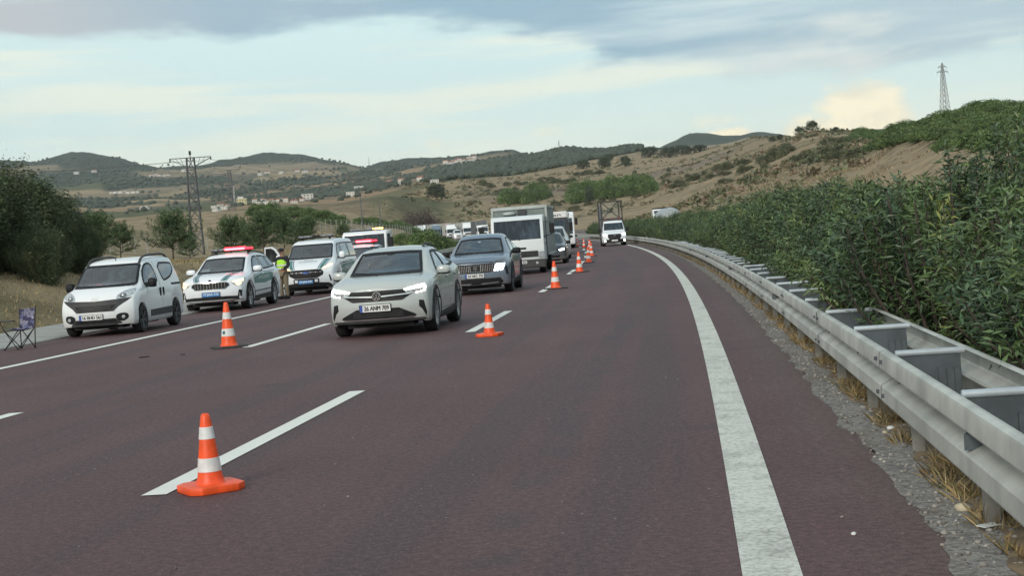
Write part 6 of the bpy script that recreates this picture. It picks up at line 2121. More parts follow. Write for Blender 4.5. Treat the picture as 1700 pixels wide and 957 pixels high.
def build_lorry(name, label, s, d, cab_mat, body_mat, H=3.6, L=11.0, W=2.46, cabH=3.0, group=None, beams=None, sign=None, yaw=0.0, rigid=False, cat='truck', detail=True, deflector=True, cablen=2.0, ws0=1.60, wtop=0.84):
    """cab-over lorry with a tall rear body"""
    root = empty(name, label=label, cat=cat, group=group)
    X = L / 2
    hw = W / 2
    bev_prism([(X - cablen, 0.55), (X - 0.02, 0.55), (X, min(1.1, ws0 - 0.1)), (X - 0.06, ws0 - 0.05), (X - 0.22, cabH * (wtop + 0.02)), (X - 0.50, cabH), (X - cablen, cabH)], 'y', -hw + 0.02, hw - 0.02, 0.07).build('cab', cab_mat, root, smooth=35)
    zt = cabH * wtop
    q = [(X - 0.075 + 0.02, -hw * 0.90, ws0), (X - 0.075 + 0.02, hw * 0.90, ws0), (X - 0.21 + 0.02, hw * 0.88, zt), (X - 0.21 + 0.02, -hw * 0.88, zt)]
    b = [(p[0] - 0.05, p[1], p[2]) for p in q]
    MB().add(q + b, [(0, 1, 2, 3), (4, 7, 6, 5), (0, 4, 5, 1), (1, 5, 6, 2), (2, 6, 7, 3), (3, 7, 4, 0)]).build('windshield', 'glass', root)
    for sg in (1, -1):
        MB().prism([(X - 0.35, 1.62), (X - 0.45, zt), (X - 1.2, zt), (X - 1.2, 1.62)], 'y', sg * (hw - 0.012), sg * (hw - 0.05)).build('side_window', 'side_glass', root)
        MB().box((X + 0.02, sg * (hw - 0.30), 0.85), (0.06, 0.42, 0.20), 0, 0.015).build('headlight', beams or 'lamp', root)
        MB().box((X - 0.08, sg * (hw + 0.16), (ws0 + zt) / 2), (0.10, 0.24, (zt - ws0) * 0.62), 0, 0.03).build('wing_mirror', 'black', root)
    MB().box((X - 0.03, 0, 0.62), (0.22, W - 0.02, 0.36), 0, 0.04).build('bumper', 'trim', root)
    MB().box((X + 0.005, 0, 1.18), (0.04, W * 0.62, 0.34), 0, 0.01).build('grille', 'black', root)
    if deflector:
        bev_prism([(X - cablen, cabH - 0.02), (X - 0.75, cabH - 0.02), (X - 1.1, cabH + 0.45), (X - cablen, H - 0.1)], 'y', -hw + 0.2, hw - 0.2, 0.05).build('roof_deflector', cab_mat, root, smooth=35)
    if sign:
        sb = MB().box((X - 0.75, 0, cabH + 0.18), (0.5, W - 0.15, 0.42), 0, 0.03).build('roof_sign', 'plate', root)
        text_on(sign, 0.20, 1.0, (X - 0.49, 0.25, cabH + 0.18), (0, 1, 0), (0, 0, 1), 'sign_text', 'ink', sb, 0.006)
    bx0, bx1 = -X, X - cablen - 0.25
    bd = MB().box(((bx0 + bx1) / 2, 0, (H + 1.0) / 2), (bx1 - bx0, W, H - 1.0), 0, 0.03).build('cargo_body', body_mat, root)
    mb = MB()
    for sg in (1, -1):
        for zz in (1.0, H):
            mb.box(((bx0 + bx1) / 2, sg * (hw - 0.02), zz), (bx1 - bx0 + 0.04, 0.10, 0.10))
        mb.box((bx1, sg * (hw - 0.02), (H + 1) / 2), (0.08, 0.10, H - 1.0))
    mb.build('body_frame', 'box_edge', bd)
    MB().box((0, 0, 0.78), (L - 0.8, 0.9, 0.25)).build('chassis', 'under', root)
    xs = (X - 1.35, -X + 1.6, -X + 2.8)
    for x in xs:
        for sg in (1, -1): wheel(root, x, sg * (hw - 0.17), 0.48, 0.30, 'rim_dark', 6)
    place(root, s, d, L, yaw)
    return root


crossover = build_crossover()
van = build_compact_van()
build_patrol_suv('patrol_suv', 'white police SUV with green livery and glowing red light bar, plate 77 JAA 110', 41.0, -13.46, '77 JAA 110')
build_patrol_van()
build_patrol_suv('patrol_suv', 'white police car mostly hidden behind the pale greige crossover, red beacon lit', 56.4, -12.35, '77 JAA 110', hidden=True)
build_grey_suv()
build_box_truck()
build_flatbed_van()
build_lorry('tow_truck', 'white recovery truck with lit amber beacon, behind the hidden police car', 61.9, -12.75, 'white', 'trim', H=1.35, L=6.4, W=1.95, cabH=2.22, deflector=False, cablen=1.9, ws0=1.22, wtop=0.93)
_tow = [o for o in COL.objects if o.name.startswith('tow_truck')][0]
_b = MB().box((2.15, 0.0, 2.25), (0.22, 1.5, 0.045), 0, 0.015).build('light_bar', 'black', _tow)
for yy, mm in ((-0.52, 'bar_off'), (0.15, 'bar_off'), (0.46, 'amber_bar')):
    MB().box((2.15, yy, 2.305), (0.20, 0.42 if yy < 0.4 else 0.46, 0.07), 0, 0.02).build('beacon_lens', mm, _b)

build_far_car('far_car', 'dark car with bright headlights following beside the box truck', 71.6, -5.42, 4.5, 1.84, 1.56, 'dark_paint', 'beam')
build_far_car('far_van', 'tall pale grey car with dark windscreen and lit headlights, second behind the box truck', 82.0, -5.55, 4.6, 1.94, 1.90, 'pale_paint', 'beam')
build_lorry('lorry', 'lorry with white roof sign above a dark windscreen, behind the tall pale grey car', 96.5, -6.0, 'trim', 'box_grey', H=2.75, L=9.0, W=2.45, cabH=2.50, sign='islan', beams='lamp', deflector=False, ws0=1.4, wtop=0.92)
build_far_car('far_car', 'small grey-blue car at the far end of the coned lane', 139.0, -4.75, 4.4, 1.80, 1.48, 'blue_paint', 'beam')

# coach behind the sign lorry
coach = empty('coach', label='tall white coach with pale roof, partly hidden by the lorry with the roof sign', cat='bus')
bev_prism([(-5.5, 0.35), (5.45, 0.35), (5.5, 1.1), (5.25, 2.9), (4.9, 3.15), (-5.5, 3.2)], 'y', -1.25, 1.25, 0.12).build('body', 'white2', coach, smooth=35)
MB().add([(5.50, -1.08, 1.25), (5.50, 1.08, 1.25), (5.31, 1.08, 2.62), (5.31, -1.08, 2.62), (5.40, -1.08, 1.25), (5.40, 1.08, 1.25), (5.2, 1.08, 2.62), (5.2, -1.08, 2.62)], [(0, 1, 2, 3), (4, 7, 6, 5), (0, 4, 5, 1), (1, 5, 6, 2), (2, 6, 7, 3), (3, 7, 4, 0)]).build('windshield', 'glass', coach)
for sg in (1, -1):
    for k in range(6):
        MB().box((4.0 - k * 1.62, sg * 1.247, 2.05), (1.5, 0.02, 1.0)).build('side_window', 'side_glass', coach)
    MB().box((5.40, sg * 0.85, 0.75), (0.14, 0.5, 0.2), 0, 0.03).build('headlight', 'lamp', coach)
    MB().box((5.45, sg * 1.42, 2.3), (0.15, 0.25, 0.6), 0, 0.05).build('wing_mirror', 'black', coach)
    for x in (3.2, -3.0): wheel(coach, x, sg * 1.06, 0.48, 0.30, 'rim_dark', 6)
place(coach, 126, -5.45, 11.0)

# standing queue far round the bend
QG = 'vehicles of the far queue round the bend'
build_lorry('queued_lorry', 'far white lorry with dark grey trailer, nearest in the queue, left of the box truck', 322, -5.7, 'white', 'curtain_grey', H=3.95, L=14, group=QG, deflector=False)
build_lorry('queued_lorry', 'far cream lorry with pale trailer, second of the queue left of the box truck', 350, -5.9, 'white', 'curtain_pale', H=3.9, L=14, group=QG)
build_lorry('queued_lorry', 'far white lorry with dark trailer in the middle of the distant queue', 366, -5.6, 'white', 'curtain_grey', H=3.8, L=12, group=QG)
build_lorry('queued_lorry', 'far lorry with red cab top right above the small white van of the queue', 388, -6.1, 'truck_red', 'curtain_pale', H=3.95, L=14, group=QG)
build_lorry('queued_lorry', 'far white lorry pulling a plain grey trailer, right of the green roadside bush', 408, -6.0, 'white', 'box_grey', H=3.95, L=15, group=QG)
build_lorry('queued_lorry', 'far lorry with white box body, half hidden by the green roadside bush', 428, -5.8, 'white', 'curtain_pale', H=3.9, L=12, group=QG)
build_lorry('queued_lorry', 'far lorry with cream trailer at the left end of the distant queue', 455, -6.0, 'white', 'curtain_cream', H=3.8, L=14, group=QG)
build_far_car('queued_van', 'small white van facing the camera in front of the far red lorry', 340, -9.4, 5.2, 2.0, 2.35, 'white', None)
build_far_car('queued_car', 'small white car at the left end of the distant queue, beside the cream trailer', 446, -9.4, 4.4, 1.8, 1.5, 'white', None)

build_lorry('queued_lorry', 'far white lorry in the outer lane, between dark trailer and red lorry', 352, -9.6, 'white', 'curtain_pale', H=3.7, L=10, group=QG)
build_lorry('queued_lorry', 'far lorry with blue-grey cab in the outer lane of the distant queue', 385, -9.5, 'steel', 'curtain_pale', H=3.8, L=10, group=QG)
build_lorry('queued_lorry', 'far white lorry in the outer lane at the left part of the distant queue', 418, -9.6, 'white', 'curtain_pale', H=3.7, L=11, group=QG)
build_lorry('queued_lorry', 'far lorry with grey trailer in the outer lane above the green roadside bush', 436, -9.6, 'white', 'box_grey', H=3.8, L=10, group=QG)
# tanker on the other carriageway, seen over the hedge
tk = empty('tank_truck', label='pale grey tank truck passing on the far carriageway, seen above the hedge', cat='truck')
bev_prism([(3.3, 0.6), (5.2, 0.6), (5.25, 1.5), (5.0, 3.0), (4.7, 3.2), (3.3, 3.2)], 'y', -1.22, 1.22, 0.07).build('cab', 'white', tk, smooth=35)
MB().box((3.28, 0, 2.85), (0.06, 2.2, 0.35)).build('rear_window', 'glass', tk)
MB().box((4.3, 0, 3.30), (1.2, 2.3, 0.14), 0, 0.04).build('sun_visor', 'black', tk)
MB().lathe([(0.0, -4.8), (1.05, -4.75), (1.22, -4.5), (1.22, 2.7), (1.05, 2.95), (0.0, 3.0)], 24, Matrix.Translation((0, 0, 1.95)) @ Matrix.Rotation(math.pi / 2, 4, 'Y')).build('tank', 'tank', tk, smooth=40)
MB().box((-0.9, 0, 0.85), (9.0, 2.2, 0.22)).build('chassis', 'trim', tk)
MB().box((-0.9, 0, 3.17), (6.0, 0.5, 0.08)).build('walkway', 'box_edge', tk)
for x in (4.2, -1.6, -2.9, -4.2):
    for sg in (1, -1): wheel(tk, x, sg * 1.05, 0.5, 0.3, 'rim_dark', 6)
tk.location = road(177, 8.9, 0.0)
tk.rotation_euler = (0, 0, road_heading(177) + math.pi)

# ------------------------------------------------------------------ cones
def cone_parts(root, H, r0, r1, bands, base_h, base_mat, base):
    def rad(z): return r0 + (r1 - r0) * (z - base_h) / (H - base_h)
    prof = [(r0 * 1.18, base_h * 0.9), (r0 * 1.06, base_h + 0.012), (r0, base_h + 0.03)]
    z = base_h + 0.05
    while z < H - 0.03:
        prof.append((rad(z), z)); z += 0.03
    prof += [(r1 * 1.0, H - 0.018), (r1 * 0.80, H - 0.004), (r1 * 0.45, H), (r1 * 0.40, H - 0.02)]
    body = MB().lathe(prof, 28).build('cone_body', 'orange', root, smooth=50)
    for a, b in bands:
        n = [(rad(a) - 0.002, a), (rad(a) + 0.003, a + 0.002), (rad((a + b) / 2) + 0.003, (a + b) / 2), (rad(b) + 0.003, b - 0.002), (rad(b) - 0.002, b)]
        MB().lathe(n, 28).build('reflective_sleeve', 'reflect', root, smooth=50)
    n = len(base)
    mb = MB()
    bm = bev_prism(base, 'z', 0.0, base_h, min(0.012, base_h * 0.3))
    bm.build('cone_base', base_mat, root, smooth=30)
    return body


def octo(w, c):
    h = w / 2
    return [(h, h - c), (h - c, h), (-h + c, h), (-h, h - c), (-h, -h + c), (-h + c, -h), (h - c, -h), (h, -h + c)]


CG = 'orange and white traffic cones along the coned lane'
cone_a = empty('traffic_cone', label='nearest traffic cone, short with an all-orange base, standing by a lane dash in the foreground', cat='traffic cone', group=CG)
cone_parts(cone_a, 0.50, 0.085, 0.030, [(0.335, 0.415), (0.125, 0.215)], 0.048, 'orange', octo(0.375, 0.065))
cone_a.location = road(9.08, -3.40); cone_a.rotation_euler = (0, 0, 0.55)
c = copy_tree(cone_a)
tag(c, 'short traffic cone with all-orange base, beside the greige crossover', 'traffic cone', CG)
c.location = road(22.35, -3.27); c.rotation_euler = (0, 0, 1.2)
cone_b = empty('traffic_cone', label='tall slim traffic cone with dark base in front of the police SUV', cat='traffic cone', group=CG)
cone_parts(cone_b, 0.77, 0.135, 0.035, [(0.485, 0.60), (0.195, 0.325)], 0.035, 'rubber', octo(0.56, 0.05))
cone_b.location = road(23.95, -7.90); cone_b.rotation_euler = (0, 0, 0.35)
CLB = ['tall traffic cone with dark base nearest the blue-grey SUV', 'tall traffic cone with dark base beside the front of the box truck', 'tall traffic cone just beyond the second one past the box truck', 'tall traffic cone level with the dark cars, fourth past the blue-grey SUV',
       'distant traffic cone left of the braced frame truck, first in the far cluster', 'distant traffic cone in the middle of the far cluster', 'distant traffic cone near the far grey-blue car', 'farthest traffic cone, in front of the grey-blue car']
for lb, (s, d) in zip(CLB, ((39.9, -3.47), (54.4, -3.40), (69.4, -3.40), (84.8, -3.40), (99.5, -3.4), (114.0, -3.3), (126.0, -3.5), (133.0, -3.9))):
    c = copy_tree(cone_b)
    tag(c, lb, 'traffic cone', CG)
    c.location = road(s, d); c.rotation_euler = (0, 0, random.uniform(0, 1.5))
# round green sticker on the slim cone's lower sleeve
sk = MB()
for k in range(14):
    t = 2 * math.pi * k / 14
    zz = 0.262 + 0.030 * math.sin(t)
    r = 0.135 + (0.035 - 0.135) * (zz - 0.035) / (0.77 - 0.035) + 0.006
    a = -math.pi / 2 - 0.85 + 0.030 * math.cos(t) / r
    sk.v.append((r * math.cos(a), r * math.sin(a), zz))
sk.f.append(tuple(range(14)))
sk.build('sticker', 'green_film', cone_b)

# ------------------------------------------------------------------ folding camp chair
ch = empty('camp_chair', label='folding camp chair with blue-grey camouflage fabric on the shoulder edge', cat='chair')
def cloth(corners, n, sag, name, parent, th=0.006):
    a, b, c_, d_ = [Vector(p) for p in corners]
    nm = (b - a).cross(d_ - a).normalized()
    vs, fs = [], []
    for side in (0, 1):
        for i in range(n + 1):
            for j in range(n + 1):
                u, v = i / n, j / n
                p = a * (1 - u) * (1 - v) + b * u * (1 - v) + c_ * u * v + d_ * (1 - u) * v
                w_ = math.sin(math.pi * u) * math.sin(math.pi * v) * sag + 0.006 * math.sin(u * 17) * math.sin(v * 13)
                vs.append(p - nm * w_ + nm * th * side)
    m = (n + 1) ** 2
    for i in range(n):
        for j in range(n):
            q = (i * (n + 1) + j, i * (n + 1) + j + 1, (i + 1) * (n + 1) + j + 1, (i + 1) * (n + 1) + j)
            fs += [q, tuple(m + t for t in reversed(q))]
    return MB().add(vs, fs).build(name, 'camo', parent, smooth=60)
cloth([(-0.23, -0.16, 0.405), (0.16, -0.22, 0.395), (0.29, 0.10, 0.40), (-0.01, 0.16, 0.43)], 8, 0.045, 'seat', ch)
cloth([(-0.01, 0.16, 0.43), (0.29, 0.10, 0.405), (0.335, 0.13, 0.815), (-0.005, 0.21, 0.79)], 8, 0.035, 'backrest', ch)
F = {'fl': (-0.26, -0.10, 0.01), 'fr': (0.06, -0.26, 0.01), 'br': (0.31, 0.03, 0.01), 'bl': (-0.03, 0.20, 0.01)}
T = {'fl': (-0.23, -0.16, 0.405), 'fr': (0.16, -0.22, 0.395), 'br': (0.29, 0.10, 0.40), 'bl': (-0.01, 0.16, 0.43)}
for a, b in (('fl', 'fr'), ('fr', 'fl'), ('fr', 'br'), ('br', 'fr'), ('br', 'bl'), ('bl', 'br'), ('bl', 'fl'), ('fl', 'bl')):
    MB().tube([F[a], T[b]], 0.010, 6).build('leg', 'black', ch)
MB().tube([F['br'], (0.315, 0.09, 0.42), (0.345, 0.135, 0.84)], 0.011, 6).build('back_post', 'black', ch)
MB().tube([F['bl'], (-0.015, 0.17, 0.44), (-0.01, 0.215, 0.81)], 0.011, 6).build('back_post', 'black', ch)
for f in F.values(): MB().box((f[0], f[1], 0.012), (0.04, 0.035, 0.024), 0, 0.006).build('foot', 'black', ch)
MB().box((-0.22, -0.02, 0.575), (0.36, 0.10, 0.025), -0.25, 0.01).build('armrest', 'rubber', ch)
MB().tube([(-0.23, -0.16, 0.40), (-0.30, -0.12, 0.57)], 0.010, 6).build('arm_post', 'black', ch)
ch.location = road(28.15, -13.5)
ch.rotation_euler = (0, 0, -0.02)

# ------------------------------------------------------------------ officer behind the police SUV
def skin_body(name, joints, bones, material, parent, levels=2):
    me = bpy.data.meshes.new(name)
    names = list(joints)
    me.from_pydata([joints[n][0] for n in names], [(names.index(a), names.index(b)) for a, b in bones], [])
    me.materials.append(M[material])
    o = link(name, me, parent)
    md = o.modifiers.new('skin', 'SKIN')
    md.use_smooth_shade = True
    for i, n in enumerate(names):
        r = joints[n][1]
        me.skin_vertices[0].data[i].radius = r if isinstance(r, tuple) else (r, r)
    me.skin_vertices[0].data[names.index('pelvis')].use_root = True
    sb = o.modifiers.new('smooth', 'SUBSURF')
    sb.levels = sb.render_levels = levels
    return o


per = empty('person', label='officer in dark cap and bright green-yellow vest between the police SUV and police van', cat='person')
J = {'pelvis': ((0, 0, 0.92), (0.15, 0.11)), 'waist': ((0, 0.0, 1.08), (0.14, 0.10)), 'chest': ((0, 0.02, 1.28), (0.17, 0.12)), 'neck': ((0, 0.0, 1.43), 0.06), 'throat': ((0, -0.01, 1.49), 0.052), 'head': ((0, -0.015, 1.57), (0.078, 0.092)), 'crown': ((0, -0.005, 1.65), (0.07, 0.08)),
     'shl': ((0.19, 0.02, 1.37), 0.062), 'ell': ((0.27, -0.02, 1.12), 0.046), 'wrl': ((0.17, -0.20, 1.02), 0.033), 'hal': ((0.11, -0.26, 1.02), (0.025, 0.04)),
     'shr': ((-0.19, 0.02, 1.37), 0.062), 'elr': ((-0.27, 0.02, 1.12), 0.046), 'wrr': ((-0.22, -0.16, 0.98), 0.033), 'har': ((-0.18, -0.22, 0.96), (0.025, 0.04)),
     'hil': ((0.10, 0, 0.84), 0.095), 'knl': ((0.11, -0.02, 0.48), 0.062), 'anl': ((0.11, 0.03, 0.09), 0.045), 'tol': ((0.13, -0.12, 0.045), 0.04),
     'hir': ((-0.10, 0, 0.84), 0.095), 'knr': ((-0.12, -0.01, 0.48), 0.062), 'anr': ((-0.13, 0.03, 0.09), 0.045), 'tor': ((-0.16, -0.12, 0.045), 0.04)}
BN = [('pelvis', 'waist'), ('waist', 'chest'), ('chest', 'neck'), ('neck', 'throat'), ('throat', 'head'), ('head', 'crown'), ('chest', 'shl'), ('shl', 'ell'), ('ell', 'wrl'), ('wrl', 'hal'), ('chest', 'shr'), ('shr', 'elr'), ('elr', 'wrr'), ('wrr', 'har'),
      ('pelvis', 'hil'), ('hil', 'knl'), ('knl', 'anl'), ('anl', 'tol'), ('pelvis', 'hir'), ('hir', 'knr'), ('knr', 'anr'), ('anr', 'tor')]
skin_body('body', J, BN, 'skin', per)
def grown(keys, f, d):
    return {k: (J[k][0], tuple(float(q) for q in (np.ones(2) * np.array(J[k][1])) * f + d)) for k in keys}
skin_body('trousers', grown(['pelvis', 'hil', 'knl', 'anl', 'hir', 'knr', 'anr'], 1.05, 0.014), [('pelvis', 'hil'), ('hil', 'knl'), ('knl', 'anl'), ('pelvis', 'hir'), ('hir', 'knr'), ('knr', 'anr')], 'khaki', per)
J2 = grown(['pelvis', 'waist', 'chest', 'neck', 'shl', 'ell', 'wrl', 'shr', 'elr', 'wrr'], 1.06, 0.012)
J2['pelvis'] = ((0, 0, 1.0), (0.165, 0.125))
skin_body('jacket', J2, [('pelvis', 'waist'), ('waist', 'chest'), ('chest', 'neck'), ('chest', 'shl'), ('shl', 'ell'), ('ell', 'wrl'), ('chest', 'shr'), ('shr', 'elr'), ('elr', 'wrr')], 'navy', per)
JV = {'pelvis': ((0, 0, 0.96), (0.22, 0.185)), 'waist': ((0, 0, 1.08), (0.215, 0.18)), 'chest': ((0, 0.02, 1.24), (0.245, 0.195)), 'top': ((0, 0.02, 1.36), (0.21, 0.155))}
skin_body('vest', JV, [('pelvis', 'waist'), ('waist', 'chest'), ('chest', 'top')], 'hivis', per, 1)
for zz in (1.02, 1.14):
    MB().lathe([(1.0, -0.025), (1.02, 0.0), (1.0, 0.025)], 24, Matrix.Translation((0, 0.01, zz)) @ Matrix.Diagonal((0.222, 0.184, 1, 1))).build('vest_stripe', 'reflect', per, smooth=50)
mb = MB().lathe([(0.092, 0.0), (0.098, 0.03), (0.09, 0.075), (0.05, 0.10), (0.0, 0.105)], 18, Matrix.Translation((0, -0.005, 1.615)))
mb.box((0, -0.125, 1.625), (0.13, 0.11, 0.012), 0, 0.004)
mb.build('cap', 'navy', per, smooth=50)
for sg in (1, -1):
    MB().box((sg * 0.12 + (0.0 if sg > 0 else -0.02), -0.035, 0.055), (0.10, 0.27, 0.11), 0, 0.03).build('boot', 'black', per, smooth=60)
    MB().lathe([(0.0, 0.009), (0.008, 0.006), (0.011, 0)], 8, Matrix.Translation((sg * 0.032, -0.102, 1.575)) @ Matrix.Rotation(math.pi / 2, 4, 'X')).build('eye', 'ink', per)
mb = MB(); blob_box(mb, (0, -0.113, 1.545), (0.028, 0.04, 0.045), 2.2, 5)
mb.build('nose', 'skin', per, smooth=60)
MB().box((0, -0.103, 1.512), (0.045, 0.008, 0.008), 0, 0.003).build('mouth', 'tail', per)
per.location = road(48.4, -13.12)
per.rotation_euler = (0, 0, -0.5)
# ------------------------------------------------------------------ trees and scrub
def pine(name, H, crown0, R, nb, seed):
    rs = np.random.default_rng(seed)
    P, D, Ls = [], [], []
    tr = MB()
    lean = rs.uniform(-0.06, 0.06, 2) * H
    tp = lambda t: np.array([lean[0] * t * t, lean[1] * t * t, H * t])
    tr.tube([tp(0), tp(0.3), tp(0.6), tp(0.97)], [0.055 * H / 3.5, 0.045 * H / 3.5, 0.03 * H / 3.5, 0.01], 6)
    for i in range(nb):
        t = crown0 + (1 - crown0) * rs.uniform(0, 1) ** 0.8
        a = rs.uniform(0, 2 * math.pi)
        prof = (1 - ((t - crown0) / (1 - crown0)) ** 2.2) * 0.85 + 0.18
        l = R * prof * rs.uniform(0.6, 1.15)
        b = tp(t * 0.95)
        up = rs.uniform(0.15, 0.6) + 0.5 * t
        e = b + np.array([math.cos(a) * l, math.sin(a) * l, up * l * 0.8])
        m = (b + e) / 2 + np.array([0, 0, -0.08 * l])
        tr.tube([b, m, e], [0.016, 0.012, 0.006], 4, cap=False)
        n = 42
        u = rs.uniform(0.25, 1.0, n)[:, None]
        p = b * (1 - u) ** 2 + 2 * m * u * (1 - u) + e * u * u
        d = unit(unit((e - b)[None, :]) * 0.5 + unit(rs.normal(size=(n, 3))) * 0.8 + np.array([0, 0, 0.25]))
        P.append(p + rs.normal(size=(n, 3)) * 0.05); D.append(d)
        # upright candle at the branch end
        n2 = 12
        P.append(e + np.column_stack([np.zeros(n2), np.zeros(n2), rs.uniform(0, 0.5, n2)])); D.append(unit(rs.normal(size=(n2, 3)) * 0.5 + np.array([0, 0, 1.0])))
    P, D = np.concatenate(P), np.concatenate(D)
    n = len(P)
    v, f = leaf_arrays(P, D, rs.uniform(0.16, 0.34, n), rs.uniform(0.03, 0.055, n), 0.1, 0.05)
    o = np_mesh(name, v, f, 'leaf_pine', np.repeat(pick([(0.064, 0.108, 0.042), (0.088, 0.140, 0.052), (0.048, 0.082, 0.036), (0.125, 0.145, 0.068)], [4, 3, 3, 0.7], n), 4, 0))
    tr.build('trunk', 'bark', o, normals=False)
    return o


pines = [pine('pine_tree', 3.5, 0.22, 1.75, 125, 5), pine('pine_tree', 3.5, 0.10, 1.6, 140, 8), pine('pine_tree', 3.5, 0.14, 1.4, 105, 13)]
PINES = [(164, 92, 1.0, 0, 'rounded young pine beside the dark thicket, left of the other pines'), (203, 98, 0.84, 2, 'small thin-crowned pine between the thicket pine and the broad pine by the pylon'),
         (290, 100, 1.13, 0, 'broad-crowned pine with bare trunk, just left of the lattice power pylon'), (386, 118, 1.10, 1, 'bushy pine directly above the police SUV with the red light bar'),
         (440, 116, 1.15, 1, 'dense dark pine standing above the open van door'), (474, 124, 1.05, 2, 'dark pine between the open-door pine and the right end of the pine row'), (511, 134, 1.0, 1, 'last dark pine at the right end of the pine row'),
         (318, 112, 0.7, 2, 'low pine at the foot of the lattice pylon'), (416, 128, 0.92, 2, 'slim pine behind the bushy pines of the row'), (493, 142, 0.92, 1, 'round pine filling the gap near the right end of the row'), (571, 158, 0.62, 1, 'small dark pine bush above the recovery truck')]
seen_p = set()
for px_, r, k, ty, lb in PINES:
    x, y = pol(bear(px_, r), r)
    o = pines[ty] if ty not in seen_p else copy_tree(pines[ty])
    seen_p.add(ty)
    o.location = (x, y, gz(x, y) - 0.1)
    o.rotation_euler = (0, 0, random.uniform(0, 6.28))
    o.scale = (k * 0.98, k * 0.98, k * 0.76)
    tag(o, lb, 'tree', 'young pines beyond the shoulder')


def clump_plant(name, R, H, nclump, nleaf, L, W, cols, wts, trunk=0.0, seed=1, dome=True, trunk_mat='bark'):
    """leaf clumps spread through an uneven crown, on a trunk with limbs"""
    rs = np.random.default_rng(seed)
    P, D, C = [], [], []
    tr = MB()
    z0 = trunk * H
    if trunk > 0:
        tr.tube([(0, 0, 0), (0.02 * H, 0, z0 * 0.6), (0, 0.02 * H, z0 + (H - z0) * 0.45)], [0.045 * H, 0.034 * H, 0.014 * H], 6)
    for i in range(nclump):
        a, q, t = rs.uniform(0, 2 * math.pi), math.sqrt(rs.uniform(0, 1)), rs.uniform(0.0, 1.0)
        ph = math.acos(1 - t * (1.0 if dome else 1.5))
        rr = R * (0.55 + 0.45 * q) * math.sin(min(ph, math.pi / 2 + 0.5)) * rs.uniform(0.75, 1.12)
        hh = z0 + (H - z0) * (0.12 + 0.83 * max(0.0, math.cos(ph)) * rs.uniform(0.8, 1.1))
        c = np.array([rr * math.cos(a), rr * math.sin(a), hh])
        cr = R * rs.uniform(0.16, 0.30)
        if trunk > 0 and i % 3 == 0:
            tr.tube([(0, 0, z0 * 0.85), tuple(c * 0.5 + np.array([0, 0, z0 * 0.45])), tuple(c)], [0.018 * H, 0.011 * H, 0.004 * H], 4, cap=False)
        elif trunk == 0 and i % 4 == 0:
            tr.tube([(c[0] * 0.15, c[1] * 0.15, 0), tuple(c * 0.6), tuple(c)], [0.018 * H, 0.012 * H, 0.005 * H], 4, cap=False)
        p = unit(rs.normal(size=(nleaf, 3)))
        P.append(c + p * (cr * rs.uniform(0.5, 1.0, nleaf) ** 0.5)[:, None] * np.array([1, 1, 0.8]))
        D.append(unit(p * 0.7 + unit(rs.normal(size=(nleaf, 3))) + np.array([0, 0, 0.2])))
        C.append(np.tile(pick(cols, wts, 1), (nleaf, 1)) * rs.uniform(0.75, 1.25, (nleaf, 1)))
    P, D, C = np.concatenate(P), np.concatenate(D), np.concatenate(C)
    n = len(P)
    v, f = leaf_arrays(P, D, L * rs.uniform(0.6, 1.3, n), W * rs.uniform(0.7, 1.2, n), 0.15, 0.1)
    o = np_mesh(name, v, f, 'leaf', np.repeat(C, 4, 0))
    if tr.v: tr.build('trunk' if trunk > 0 else 'stem', trunk_mat, o, normals=False)
    return o


GREEN = [(0.098, 0.160, 0.048), (0.128, 0.192, 0.058), (0.074, 0.125, 0.042), (0.165, 0.205, 0.074)]
DULL = [(0.090, 0.110, 0.050), (0.075, 0.092, 0.046), (0.115, 0.115, 0.058), (0.15, 0.13, 0.07)]
FARG = [(0.062, 0.085, 0.048), (0.078, 0.102, 0.055), (0.050, 0.070, 0.044)]
W4 = [4, 3, 3, 1]
lush = [clump_plant('roadside_bush', 1.0, 1.0, 70, 60, 0.13, 0.05, GREEN, W4, 0, 31), clump_plant('roadside_bush', 1.0, 1.0, 60, 60, 0.13, 0.05, GREEN, W4, 0, 32)]
scrub = [clump_plant('scrub_bush', 1.0, 1.0, 40, 40, 0.17, 0.07, DULL, W4, 0, 41), clump_plant('scrub_bush', 1.0, 1.0, 36, 40, 0.17, 0.07, DULL, W4, 0, 42)]
tree_p = [clump_plant('broadleaf_tree', 0.50, 1.0, 55, 36, 0.085, 0.045, FARG, [4, 3, 3], 0.08, 51), clump_plant('broadleaf_tree', 0.42, 1.0, 50, 36, 0.085, 0.045, FARG, [4, 3, 3], 0.12, 52)]
dead = clump_plant('bare_shrub', 1.0, 1.0, 50, 30, 0.20, 0.022, [(0.085, 0.066, 0.058), (0.11, 0.078, 0.066), (0.065, 0.055, 0.050)], [4, 2, 3], 0, 61)
_first = set()
def put(protos_, i, b_px, r, sx, sz, label, cat, group=None, sink=0.08):
    pr = protos_[i % len(protos_)]
    if pr.name in _first: o = copy_tree(pr)
    else:
        o = pr; _first.add(pr.name)
    x, y = pol(bear(b_px, r), r)
    o.location = (x, y, gz(x, y) - sink * sz)
    o.rotation_euler = (0, 0, random.uniform(0, 6.28))
    o.scale = (sx, sx, sz)
    return tag(o, label, cat, group)


def range_at(b_px, y_px, r0, r1):
    """range at which the slope reaches a given sight angle, scanning outwards"""
    b = (b_px - 850 + 0.0754 * (478.5 - y_px)) / 2.43
    e = (397.4 - 0.0754 * (b_px - 850) - y_px) / 2.43
    rr = np.exp(np.linspace(math.log(r0), math.log(r1), 400))
    x, y = b / 1000 * rr, rr
    z = ground_z(x, y)
    a = (z - CAM_H) / rr * 1000
    hit = np.nonzero(a >= e)[0]
    return float(rr[hit[0]]) if len(hit) else float(rr[np.argmax(a)])


